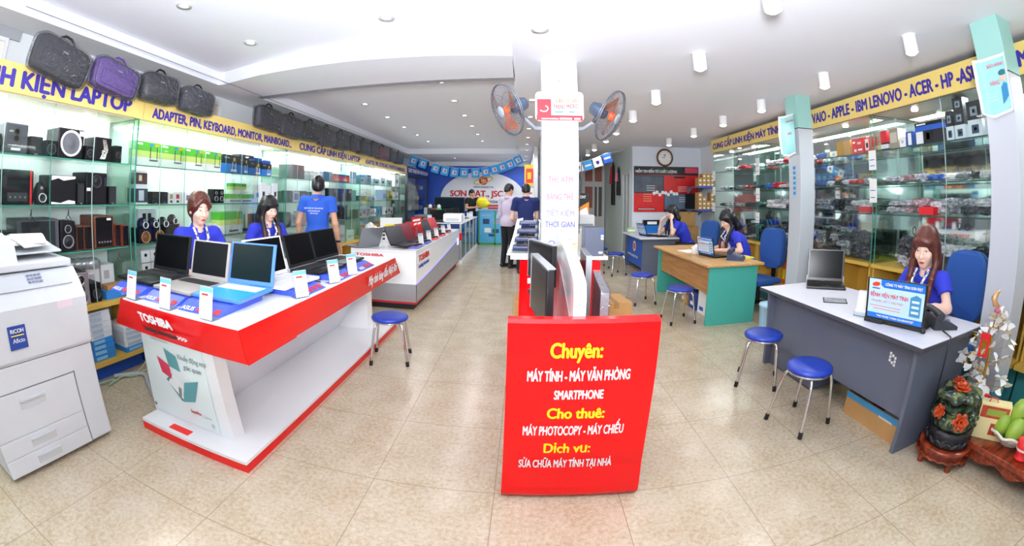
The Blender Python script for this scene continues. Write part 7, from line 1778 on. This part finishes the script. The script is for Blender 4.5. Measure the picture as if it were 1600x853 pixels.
# reams under the yellow board
for s_, (y0, y1, n, nb, x) in enumerate(((1.6, 1.84, 9, 4, -3.08), (1.92, 2.24, 5, 1, -3.06))):
    for k in range(n):
        blue = k < nb; z = .166 + .044 * k
        t = thing('paper_ream', '%s paper ream in the %s stack under the yellow board, %s from the floor' % ('blue' if blue else 'white', ['left', 'right'][s_], ['first', 'second', 'third', 'fourth', 'fifth', 'sixth', 'seventh', 'eighth', 'ninth'][k]), 'paper ream', (x, (y0 + y1) / 2, z), PI / 2 + .06 * math.sin(k * 5 + s_), 'paper reams under the yellow board')
        w = y1 - y0 - .02; MB().box(-w / 2, 0, 0, w / 2, .28, .042).build('pack', mat('ream blue', '#2f86d0', .4) if blue else mat('ream white', '#e6eaef', .4), t)
        MB().box(-w * .4, -.001, .008, w * .1, 0, .034).build('wrapper_print', mat('ream cyan', '#8cc6e8', .4) if blue else mat('ream print', '#b3c6d8', .4), t)
# hanging leads under the shelves
for k, (y, z) in enumerate(((1.2, 1.34), (1.52, 1.34), (2.0, 1.0), (2.52, 1.0))):
    t = MB(); t.tube([(-3.1, y, z), (-3.09, y - .01, z - .03), (-3.09, y + .03, z - .09), (-3.09, y - .03, z - .06), (-3.09, y, z - .02)], .004, 6)
    tag(t.build('speaker_lead', BLACK), 'coiled black lead hanging under the %s' % ['second shelf at the far left', 'second shelf right of the first lead', 'third shelf at the wooden speakers', 'third shelf at the amber speakers'][k], 'cable')
# cables on the floor by the copier
for k, (pts, r, lb, m_) in enumerate((([(-3.05, 1.75, .02), (-2.9, 1.95, .015), (-2.7, 1.85, .015), (-2.45, 1.72, .015), (-2.26, 1.62, .015)], .018, 'thick grey cable duct on the floor towards the red counter', mat('grey duct', '#b9b9bd', .5)),
                                      ([(-3.05, 1.5, .01), (-2.98, 1.7, .03), (-2.95, 1.62, .01), (-2.99, 1.8, .02), (-2.93, 1.9, .01), (-2.99, 2.2, .01), (-3.03, 2.5, .01)], .006, 'tangled pale green cable along the blue plinth', mat('pale green cable', '#a9c8a4', .5)),
                                      ([(-3.05, 2.2, .62), (-3.04, 2.22, .4), (-3.02, 2.15, .12), (-3.0, 2.0, .012), (-2.97, 1.85, .012)], .005, 'beige wire running down the yellow board to the floor', mat('beige wire', '#cdbf9a', .5)))):
    b = MB(); P = [Vector(p) for p in pts]; Q = []
    for i in range(len(P) - 1):
        for u in range(5):
            tt = u / 5; p0, p1, p2, p3 = P[max(i - 1, 0)], P[i], P[i + 1], P[min(i + 2, len(P) - 1)]
            Q.append(.5 * ((2 * p1) + (p2 - p0) * tt + (2 * p0 - 5 * p1 + 4 * p2 - p3) * tt ** 2 + (3 * p1 - p0 - 3 * p2 + p3) * tt ** 3))
    Q.append(P[-1]); b.tube(Q, r, 7); tag(b.build('floor_cable', m_), lb, 'cable')
# dark corner cabinet contents
for k in range(3):
    for j in range(5):
        parcel('small dim product on the %s shelf of the far corner cabinet, %s one' % (['lowest', 'middle', 'top'][k], ['first', 'second', 'third', 'fourth', 'fifth'][j]), 10.6 + .45 * j, 10.9 + .45 * j, [1.052, 1.352, 1.682][k], .12 + .03 * ((j + k) % 2), [['#6a4a48', '#c9ccd0', '#5a7a5c', '#8a8e94', '#b0a8a0'][(j + k) % 5]], .12, x=-3.2, group='products in the far corner cabinet')
# ------------------------------------------------------------------ bagged parts in the right cabinets
BG = [mat('bagged grey parts', '#a9abb2', .25, var=.7, scale=26, bump=.7, bscale=45), mat('bagged dark parts', '#4a4c54', .2, var=.9, scale=30, bump=.7, bscale=45), mat('bagged pale parts', '#cfced2', .25, var=.45, scale=24, bump=.7, bscale=45),
      mat('bagged rose parts', '#a58a90', .25, var=.6, scale=26, bump=.7, bscale=45), mat('bagged red parts', '#c0242c', .3, var=.3, scale=20, bump=.5), mat('bagged blue parts', '#3b66b0', .3, var=.4, scale=20, bump=.5)]
rng = random.Random(11)
def make_packet(m, seed):
    r = random.Random(seed)
    bm = bmesh.new(); bmesh.ops.create_icosphere(bm, subdivisions=3, radius=1)
    ph = [r.uniform(0, 6) for _ in range(9)]
    for v in bm.verts:
        p = v.co.copy(); q = 1 + .16 * math.sin(5 * p.x + ph[0]) * math.sin(4 * p.y + ph[1]) + .14 * math.sin(9 * p.y + ph[2] + 3 * p.z) + .1 * math.sin(13 * p.x + ph[3]) * math.cos(11 * p.z + ph[4])
        sq = lambda c: math.copysign(abs(c) ** .6, c)
        v.co = Vector((sq(p.x) * .1 * q, sq(p.y) * .13 * q, (sq(p.z) * .03 * q)))
    zmin = min(v.co.z for v in bm.verts)
    for v in bm.verts: v.co.z -= zmin
    bm.verts.index_update(); b = MB(); b.add([v.co[:] for v in bm.verts], [[v.index for v in f.verts] for f in bm.faces], 0, False); bm.free()
    o = b.build('parts_packet', m); tag(o, 'x', 'packet'); return o
pk = {}
def packet(ci, x, y, z, rz, s, label, group):
    k = (ci, rng.randrange(2))
    if k not in pk: o = pk[k] = make_packet(BG[ci], ci * 7 + k[1])
    else: o = dup(pk[k], (0, 0, 0))
    o.location = (x, y, z); o.rotation_euler = (rng.uniform(-.02, .02), rng.uniform(-.02, .02), rz); o.scale = s; o['label'] = label; o['group'] = group
ORD = 'first second third fourth fifth sixth seventh eighth ninth tenth eleventh twelfth thirteenth fourteenth fifteenth'.split()
CABS = ((1.28, 3.08, 'cabinet behind nearest woman'), (3.16, 5.48, 'cabinet behind second column'), (5.56, 7.04, 'far cabinet'), (.5, 1.22, 'cabinet behind nearest column'))
for (a, b, cn) in CABS:
    for zi, (z, nm, layers) in enumerate(((1.637, 'second shelf', 1), (1.342, 'third shelf', 2), (.832, 'bottom board', 3))):
        step = .17 if b < 5.5 else .24
        n = int((b - a - .1) / step)
        far = a > 5.5
        for L in range(layers if not far else max(1, layers - 1)):
            for k in range(n):
                y = a + .17 + (b - a - .34) * k / max(1, n - 1)
                ci = rng.choice([0, 0, 2, 2, 1, 3] if zi < 2 else ([0, 2, 0, 1] if a < 3 else [1, 1, 1, 0]))
                if zi == 0 and a > 3 and k % 5 == 1: ci = 4
                if zi == 0 and k % 7 == 5: ci = 5
                hz = [.055, .062, .085][zi]
                if zi == 2 and 1.2 < a < 2 and y > 2.75: continue
                packet(ci, 3.87 + rng.uniform(-.03, .06), y, z + hz * L * .95 + .006, rng.uniform(-.4, .4), (rng.uniform(.9, 1.15), rng.uniform(.7, .95), rng.uniform(.8, 1.3) * hz / .06),
                       '%s bag of parts, %s from near end, %s layer, %s, %s' % (['grey', 'dark', 'pale', 'rose', 'red', 'blue'][ci], ORD[k], ['lower', 'middle', 'top'][L], nm, cn),
                       '%s bagged parts, %s, %s' % (['grey', 'dark', 'pale', 'rose', 'red', 'blue'][ci], nm, cn))
for k, y in enumerate((5.75, 6.15, 6.6)): packet([2, 4, 0][k], 3.85, y, 1.98, .3 * k, (1, .9, 1), ['pale bag of parts on the top shelf of the far cabinet', 'red cap-like bundle on the top shelf of the far cabinet', 'grey bag of parts at the far end of the top shelf'][k], 'bags on the far top shelf')
for k, y in enumerate((4.45, 4.65, 4.85, 5.1, 5.3)): packet([0, 2, 4, 0, 2][k], 3.85, y, 1.98, .3 * k, (1, .8, 1.1), ['grey bag of parts just left of the second column', 'pale bag second left of the column', 'red bag of parts on the top shelf left of the column', 'grey bag of parts farther left on that top shelf', 'pale bag at the left end of that top shelf'][k], 'bags on the top shelf left of the second column')

def rparcel(label, y0, y1, z, h, cols, d=.16, x=3.78, pict=None, name='product_box', group=None):
    o = parcel(label, y0, y1, z, h, cols, d, x, pict, name, group); o.rotation_euler = (0, 0, -PI / 2); return o
T = 1.978
packet(5, 3.86, 4.1, 1.98, .2, (1, .9, 1), 'blue bag of parts right of the second column on the top shelf', 'single')
rparcel('tiny grey carton right of the blue bag on the top shelf', 3.93, 4.0, T, .07, ['#a9a69c'], .08)
rparcel('tiny white carton left of the brown carton on the top shelf', 3.82, 3.9, T, .07, ['#eceef0'], .08, pict=[(.3, .3, .7, .6, '#a9adb4')])
rparcel('brown yellow carton on the top shelf', 3.56, 3.8, T, .17, ['#b8863c'], .2)
rparcel('red printed carton beside the brown one on the top shelf', 3.34, 3.53, T, .17, ['#d8202a'], .14, pict=[(.1, .7, .3, .8, '#ffffff'), (.5, .6, .8, .75, '#ffb0b0'), (.2, .15, .4, .3, '#ffd0d0'), (.55, .2, .9, .3, '#ffffff')])
rparcel('narrow red and white carton right of the red one', 3.24, 3.32, T, .17, ['#d8202a'], .14, pict=[(.15, .15, .85, .85, '#f4dede'), (.3, .3, .7, .6, '#c03040')])
rparcel('red carton at the left end of the nearest cabinet top shelf', 2.98, 3.07, T + .075, .12, ['#d23038'], .14)
rparcel('white edged black box under the red carton', 2.96, 3.07, T, .073, ['#2a2a2e', (.2, .8, '#d9dde0')], .12)
rparcel('tall grey brown carton on the top shelf behind the glass edge', 2.82, 2.94, T, .2, ['#9a907e'], .16, pict=[(.1, .3, .9, .8, '#c2bcae')])
rparcel('small white carton beside the tall grey brown one', 2.72, 2.8, T, .1, ['#eef0f2'], .1, pict=[(.3, .4, .7, .7, '#b9c0c8')])
rparcel('blue and white carton beside the small white one', 2.62, 2.71, T, .14, ['#2b4f9c', (.0, .95, '#33549a')], .1, pict=[(.3, .1, .8, .9, '#eceff4')])
rparcel('wide black and blue printer carton on the top shelf', 2.24, 2.58, T, .2, ['#24262e', (.62, .85, '#2b5fc4'), (.85, 1, '#15161a')], .2, pict=[(.02, .05, .28, .6, '#e9ecf2'), (.34, .1, .62, .58, '#121216'), (.4, .2, .52, .5, '#c9ccd4'), (.06, .89, .4, .95, '#ffffff')])
for k, (y, z, w, h) in enumerate(((2.2, 0, .09, .12), (2.2, .122, .09, .13), (2.1, 0, .12, .12), (2.1, .122, .12, .12), (2.1, .244, .12, .11), (1.95, 0, .16, .14), (1.95, .142, .16, .15), (1.77, 0, .14, .14))):
    lower = z == 0
    rparcel(['lower camera box left in the block', 'upper camera box left in the block', 'lowest camera box in the middle column', 'middle camera box in the middle column', 'topmost camera box in the middle column', 'pale blue white camera carton under the big dark one', 'big dark round-print camera carton', 'pale camera carton at the right end'][k] + ' on the top shelf', y - w + .005, y - .002, T + z, h, ['#dde4ee'] if lower else ['#22262e'], .14, pict=[(.25, .2, .75, .7, '#8a94a4' if not lower else '#3a4a66'), (.4, .35, .6, .55, '#e9eef4' if not lower else '#7d8ca8')])
for k, (y, z, c, nm) in enumerate(((2.45, 1.345, '#d8202a', 'bright red'), (3.3, 1.345, '#d02028', 'scarlet'), (2.2, .834, '#26282e', 'black'), (2.0, .834, '#b08a58', 'brown'))):
    rparcel(nm + ' small carton among the bagged parts, %s' % ['third shelf by the woman', 'third shelf right of the column', 'bottom board by the woman', 'bottom board nearest'][k], y - .1, y + .08, z, [.07, .06, .16, .14][k], [c], .12, x=3.72)
# paper notices stuck inside the glass
for k, (y, z, h) in enumerate(((3.13, 1.78, .2), (3.13, 1.45, .24), (5.51, 1.85, .26), (5.51, 1.45, .2), (5.51, 1.12, .16), (7.05, 1.82, .18), (7.05, 1.55, .16), (7.05, 1.25, .16))):
    t = thing('paper_label', 'white printed sheet on the glass edge at the %s, %s one' % ('nearest cabinet joint' if k < 2 else ('middle cabinet joint' if k < 5 else 'far cabinet end'), ['upper', 'lower', 'top', 'middle', 'bottom', 'top', 'middle', 'bottom'][k]), 'sheet', (3.685, y, z), -PI / 2, 'sheets on the right cabinet glass')
    MB().box(-.055, -.002, 0, .055, 0, h).build('sheet', PAPER, t); [MB().box(-.04, -.003, h * q_, .03, -.002, h * q_ + .008).build('printed_line', PRINTB, t) for q_ in (.2, .5)]
for k, (y, z) in enumerate(((2.55, 1.2), (2.44, 1.2))):
    t = MB(); t.tube([(3.68, y + (.02 + .012 * k) * math.cos(a), z + .035 * math.sin(a)) for a in np.linspace(0, 2 * PI, 16)[:-1]], .005, 6, closed=True); tag(t.build('glass_grip', BLACK), ['left', 'right'][k] + ' black ring grip on the cabinet glass above the nearest woman', 'grip')
for k in range(4):
    t = thing('cubby_stack', ['grey folders in the cubby behind the black laptop', 'flat brown carton in the cubby behind the black laptop', 'white computer case standing under the nearest column end', 'brown carton in the yellow cubby near the oak desk'][k], 'box', [(3.86, 2.9, .336), (3.86, 2.2, .336), (3.62, 1.5, .34), (3.86, 5.85, .336)][k], -PI / 2)
    s_ = [(.3, .25, .12), (.35, .25, .16), (.2, .1, .4), (.35, .25, .18)][k]; MB().box(-s_[0] / 2, -s_[1] / 2, 0, s_[0] / 2, s_[1] / 2, s_[2]).build('box_body', [GREY, CARD, PAPER, CARD][k], t); MB().box(-.06, -s_[1] / 2 - .001, s_[2] * .4, .06, -s_[1] / 2, s_[2] * .7).build('label', PAPER, t)

# ------------------------------------------------------------------ offering corner by the nearest column
ROSE = wood('polished rosewood', '#5d1c0c', '#8c3416', 3, .2, 0)
t = thing('low_table', 'low carved rosewood table in the bottom right corner', 'table', (2.58, .2, 0))
MB().box(0, 0, .13, .5, .86, .165, bev=.006).build('tabletop', ROSE, t)
for x, y in ((.03, .03), (.47, .03), (.03, .83), (.47, .83)):
    MB().tube([(x, y, .14), (x - .02 * (1 if x < .2 else -1), y, .09), (x, y, .045), (x - .015 * (1 if x < .2 else -1), y, .0)], [.03, .026, .018, .024], 8).build('leg', ROSE, t)
for x in (.025, .475):
    ap = MB(); n = 24; top = [(x, .05 + .76 * i / n, .135) for i in range(n + 1)]; bot = [(x, .05 + .76 * i / n, .085 + .022 * math.sin(i * PI / 4) * math.sin(i * PI / n) - .02 * abs(math.cos(i * PI / n)) ** 3) for i in range(n + 1)]
    for i in range(n): ap.prism([top[i], top[i + 1], bot[i + 1], bot[i]], (.016, 0, 0))
    for i in range(5):
        c = .14 + .145 * i; ap.tube([(x - .004, c + .045 * math.cos(a) * (1 - a / 9), .11 + .016 * math.sin(a)) for a in np.linspace(0, 6, 14)], .005, 5)
    ap.build('carved_apron', ROSE, t)
# jade statue
t = thing('statue_stand', 'round red-brown carved stand under the jade ornament', 'stand', (2.56, 1.19, 0))
MB().rev([(0, .05), (.165, .05), (.185, .06), (.175, .085), (.19, .1), (.18, .115), (.16, .118), (0, .118)], n=36).build('disc', ROSE, t)
for k in range(5):
    a = 2 * PI * k / 5 + .3; c, s_ = math.cos(a), math.sin(a)
    MB().tube([(c * .16, s_ * .16, .06), (c * .175, s_ * .175, .03), (c * .17, s_ * .17, 0)], [.026, .018, .022], 8).build('foot', ROSE, t)
ap = MB(); ap.tube([(.182 * math.cos(a), .182 * math.sin(a), .062 - .012 * abs(math.sin(a * 10))) for a in np.linspace(0, 2 * PI, 80)[:-1]], .009, 5, closed=True); ap.build('carved_rim', ROSE, t)
t = thing('jade_ornament', 'dark green jade carving with orange flowers on a black carved base', 'statue', (2.56, 1.19, .118))
DB = mat('black carved wood', '#14141a', .4, bump=.8, bscale=60); JADE = mat('dark jade', '#2f4a34', .2, var=.5, scale=14, bump=.4, bscale=30); JADEL = mat('mottled jade', '#6a7a4e', .2, var=.5, scale=16)
FLO = mat('orange jade flower', '#b8441c', .2, var=.55, scale=45)
MB().rev([(0, 0), (.15, 0), (.155, .03), (.14, .045), (.15, .07), (.145, .09), (.12, .105), (0, .11)], n=30).build('black_base', DB, t)
w = MB(); w.tube([(.152 * math.cos(a), .152 * math.sin(a), .03 + .012 * math.sin(a * 14)) for a in np.linspace(0, 2 * PI, 90)[:-1]], .012, 6, closed=True); w.build('wave_carving', DB, t)
rj = random.Random(5)
J = Field((-.19, -.19, .08), (.19, .19, .42), .005)
J.ell((0, 0, .13), (.15, .15, .05), None, .0)
for k in range(11):
    a = 2 * PI * k / 11 + .2; r = .115; J.ell((r * math.cos(a), r * math.sin(a), .17 + .02 * math.sin(k * 2.3)), (.045, .045, .05), None, .015)
J.ell((.04, .03, .24), (.12, .12, .1), None, .03); J.ell((-.01, -.0, .3), (.14, .12, .05), None, .03)
for k in range(9):
    a = 2 * PI * k / 9; J.ell((.12 * math.cos(a) - .01, .11 * math.sin(a), .295 + .012 * math.cos(3 * k)), (.04, .04, .03), None, .012)
J.ell((-.13, -.05, .225), (.1, .07, .045), None, .02, cut=True)
for k in range(14):
    a = rj.uniform(2, 5.2); J.ell((.15 * math.cos(a), .15 * math.sin(a), rj.uniform(.14, .2)), (.016, .016, .016), None, .004)
jm = bpy.data.materials.new('mottled jade'); jm.use_nodes = True; nt = jm.node_tree; p = nt.nodes['Principled BSDF']
tc = nt.nodes.new('ShaderNodeTexCoord'); nz = nt.nodes.new('ShaderNodeTexNoise'); nz.inputs['Scale'].default_value = 16; nz.inputs['Detail'].default_value = 4
rp = nt.nodes.new('ShaderNodeValToRGB'); e_ = rp.color_ramp.elements; e_[0].position = .36; e_[0].color = lin('#0f1a14'); e_[1].position = .78; e_[1].color = lin('#9a5a2c')
for q_, c_ in ((.48, '#26382a'), (.58, '#4d5e3c'), (.68, '#8d8a5c')): x_ = e_.new(q_); x_.color = lin(c_)
nt.links.new(tc.outputs['Object'], nz.inputs['Vector']); nt.links.new(nz.outputs['Fac'], rp.inputs[0]); nt.links.new(rp.outputs[0], p.inputs['Base Color']); p.inputs['Roughness'].default_value = .18
J.build('jade_body', jm, t)
for k, (x, y, z, s_, ax) in enumerate(((-.05, -.02, .342, 1.25, (0, 0, 1)), (-.12, -.11, .19, 1.1, (-.8, -.7, .25)), (-.155, .04, .21, .9, (-1, .1, .3)), (.02, .05, .345, 1.0, (.1, .2, 1)))):
    f = MB(); R_ = Vector(ax).normalized().to_track_quat('Z', 'Y').to_matrix().to_4x4()
    for n_, rr_, tilt_, hh_, a0 in ((6, .03, .25, .0, 0), (6, .02, .7, .008, .5), (4, .009, 1.15, .014, .2)):
        for i in range(n_):
            a = 2 * PI * i / n_ + a0; q = MB().ball((0, 0, 0), (.022 * s_, .017 * s_, .005 * s_), 12)
            q.xf(Matrix.Translation((x, y, z)) @ R_ @ Matrix.Rotation(a, 4, 'Z') @ Matrix.Translation((rr_ * s_, 0, hh_ * s_)) @ Matrix.Rotation(-tilt_, 4, 'Y')); f.add(q.v, q.f, 0, True)
    f.build('flower', FLO, t)
# basket with mangoes
t = thing('fruit_basket', 'white woven basket holding green mangoes on the rosewood table', 'basket', (2.8, .84, .166))
bk = MB(); n = 36
for j in range(6):
    r = .07 + .014 * j; z = .01 + .011 * j; bk.tube([((r + .004 * (-1) ** (i + j)) * math.cos(2 * PI * i / n), (r + .004 * (-1) ** (i + j)) * math.sin(2 * PI * i / n), z) for i in range(n)], .0055, 5, closed=True)
bk.rev([(0, 0), (.07, 0), (.07, .008), (0, .008)], n=24); bk.build('woven_bowl', mat('white wicker', '#e3dfd2', .6), t)
rim = MB(); rim.tube([((.15 + .006 * math.cos(i)) * math.cos(2 * PI * i / 48), (.15 + .006 * math.cos(i)) * math.sin(2 * PI * i / 48), .075 + .006 * math.sin(i)) for i in range(48)], .009, 6, closed=True); rim.build('braided_rim', mat('white wicker', '#e3dfd2', .6), t)
MG = mat('green mango skin', '#8fae3e', .35, var=.15, scale=7)
for k, (x, y, z, rx, rz_) in enumerate(((-.06, -.03, .1, .3, .4), (.05, -.06, .1, -.2, 1.4), (.05, .06, .1, .2, 2.4), (-.05, .07, .1, .1, -.6), (.0, .0, .19, .4, .2))):
    o = thing('mango', ['green mango facing the room at the left of the basket', 'green mango at the front right of the basket', 'green mango at the back right of the basket', 'green mango at the back left of the basket', 'topmost green mango on the basket'][k], 'mango', (2.8 + x, .84 + y, .166 + z), 0, 'mangoes in the white basket'); o.rotation_euler = (rx, .3, rz_)
    MB().rev([(0, -.075), (.03, -.068), (.05, -.03), (.055, .01), (.045, .05), (.02, .072), (0, .076)], n=18).build('fruit', MG, o); MB().rev([(.006, .072), (.004, .085)], n=8).build('stem', mat('stem brown', '#5a4a2a', .7), o)
t = thing('gift_box', 'cream and red cake box standing on the rosewood table behind the jade', 'box', (2.72, 1.01, .166), .5)
MB().box(-.04, -.13, 0, .05, .08, .21).build('box_body', mat('cream box', '#efe2a6', .45), t)
MB().box(-.0415, -.12, .13, .0515, .07, .2).box(-.0415, -.1, .03, .0515, -.02, .1).build('red_print', mat('gift red', '#b03a24', .45, var=.3, scale=20), t); MB().box(-.0425, -.1, .145, .0525, .03, .185).build('green_print', mat('gift green', '#8a9a3a', .45), t); MB().tube([(0, -.03, .21), (0, -.02, .235), (0, .02, .235), (0, .03, .21)], .004, 6).build('handle', PRINTR, t)
# vase with ornament twig
t = thing('ornament_vase', 'red and white round vase holding a twig of white paper butterflies', 'vase', (2.84, 1.19, .0))
MB().rev([(0, 0), (.09, 0), (.1, .02), (.085, .22), (.0, .22)], n=24).build('pedestal', mat('dark red pedestal', '#6e1c18', .4), t)
MB().rev([(.05, .22), (.11, .235), (.11, .245), (0, .245)], n=24).build('saucer', mat('pink saucer', '#e0b8ae', .4), t)
MB().rev([(.03, .245), (.07, .265), (.085, .32), (.07, .375), (.03, .4), (.028, .43), (.0, .43)], n=28).build('round_pot', PRINTW, t)
dots = MB()
for k in range(22):
    a = rj.uniform(0, 6.3); z = rj.uniform(.285, .36); r = .0855 * math.sqrt(max(.1, 1 - ((z - .32) / .085) ** 2)) ; dots.ball((r * math.cos(a), r * math.sin(a), z), (.014, .014, .012), 8)
dots.build('red_flower_print', PRINTR, t)
GOLD = mat('gold twig', '#c9983a', .3, .8)
MB().tube([(0, 0, .42), (.01, .0, .58), (-.01, .01, .74), (.01, 0, .87)], [.012, .009, .006, .004], 7).build('gold_twig', GOLD, t)
WB = mat('white gauze', '#eef0f0', .6); 
for k in range(46):
    a = rj.uniform(0, 6.3); z = .42 + .44 * (k / 46) ** 1.1; r = (.19 if z < .72 else .08) * rj.uniform(.4, 1); x, y = r * math.cos(a), r * math.sin(a)
    b = MB(); s_ = rj.uniform(.032, .05); R_ = Euler((rj.uniform(-.9, .9), rj.uniform(-.9, .9), rj.uniform(0, 6))).to_matrix()
    for q in (-1, 1):
        pts = [(0, 0, 0)] + [(q * s_ * (1.0 + .35 * math.cos(t_)), s_ * .75 * math.sin(t_), .006 * math.sin(t_)) for t_ in np.linspace(-2.4, 2.4, 9)]
        b.poly([Vector((x, y, z)) + R_ @ Vector(p) for p in pts])
    bo = b.build('butterfly', WB, t)
    e = MB(); e.tube([Vector((x, y, z)) + R_ @ Vector((0, -.02, .002)), Vector((x, y, z)) + R_ @ Vector((0, .02, .002))], .004, 5); e.tube([(0, 0, z - .06), (x * .6, y * .6, z - .02), (x, y, z)], .0015, 4); e.build('gilt_body', GOLD, bo)
MB().box(-.13, -.04, .6, -.125, .03, .74).build('red_envelope', PRINTR, t); MB().box(-.132, -.025, .62, -.13, .015, .7).build('gold_print', GOLD, t)
MB().tube([(.03, .0, .87), (-.01, .02, .885), (-.02, .03, .92), (.0, .02, .955), (.03, .01, .96)], [.006, .02, .022, .014, .004], 8).build('gold_figure', mat('rose gold', '#d8a878', .3, .5), t); MB().ball((0, 0, .85), (.025, .025, .016), 10).build('pink_bead', mat('pink bead', '#c05a78', .3), t)
for k in range(3):
    t = thing('gold_can', ['gold can behind the mango basket', 'second gold can beside it behind the basket', 'silver striped can by the cake box'][k], 'can', [(2.98, .9, .166), (3.03, .84, .166), (2.88, .99, .166)][k]); MB().rev([(0, 0), (.03, 0), (.033, .01), (.033, .1), (.026, .115), (0, .115)], n=18).build('can_body', [GOLD, GOLD, SILVER][k], t); MB().rev([(.0335, .03), (.0335, .07)], n=18, caps=False).build('band', [PRINTR, mat('gift green', '#8a9a3a', .45), PRINTR][k], t)
t = thing('red_cup', 'red cup with white trim at the right frame edge on the rosewood table', 'cup', (2.68, .69, .166)); MB().rev([(0, 0), (.04, 0), (.045, .015), (.03, .02), (.05, .06), (.055, .11), (.05, .11), (.0, .05)], n=20).build('cup', PRINTR, t); MB().rev([(.051, .06), (.056, .075)], n=20, caps=False).build('white_trim', PRINTW, t)
t = thing('red_figurine', 'red and gold figurine at the right frame edge', 'figurine', (3.02, .72, .166)); MB().rev([(0, 0), (.07, 0), (.08, .1), (.05, .2), (.03, .25), (.045, .3), (.03, .35), (0, .36)], n=18).build('robe', mat('figurine red', '#8c1c14', .3), t); MB().rev([(.082, .06), (.083, .09)], n=18, caps=False).build('gold_belt', GOLD, t); MB().ball((-.03, 0, .3), (.03, .035, .03), 10).build('face', mat('figurine gold', '#c99a5a', .4), t)
t = thing('orange_flower', 'small orange flower ornament behind the mangoes', 'flower', (2.93, .82, .3)); b = MB()
for i in range(7): a = 2 * PI * i / 7; b.ball((.025 * math.cos(a), .025 * math.sin(a), 0), (.02, .02, .012), 8)
b.build('petals', mat('bright orange', '#f07a1c', .4), t); MB().tube([(0, 0, 0), (.0, .0, -.13)], .004, 6).build('stem', mat('green stem', '#3d7a34', .6), t)

# ------------------------------------------------------------------ a thing of one piece is that piece itself
for o in [o for o in bpy.data.objects if o.type == 'EMPTY' and o.get('category') and len(o.children) == 1 and o.children[0].type == 'MESH' and not o.children[0].children]:
    c = o.children[0]; loc, rot, scl = o.location.copy(), o.rotation_euler.copy(), o.scale.copy()
    c.parent = None; c.location, c.rotation_euler, c.scale = loc, rot, scl
    for k in ('label', 'category', 'group'):
        if k in o: c[k] = o[k]
    nm = o.name; bpy.data.objects.remove(o); c.name = nm
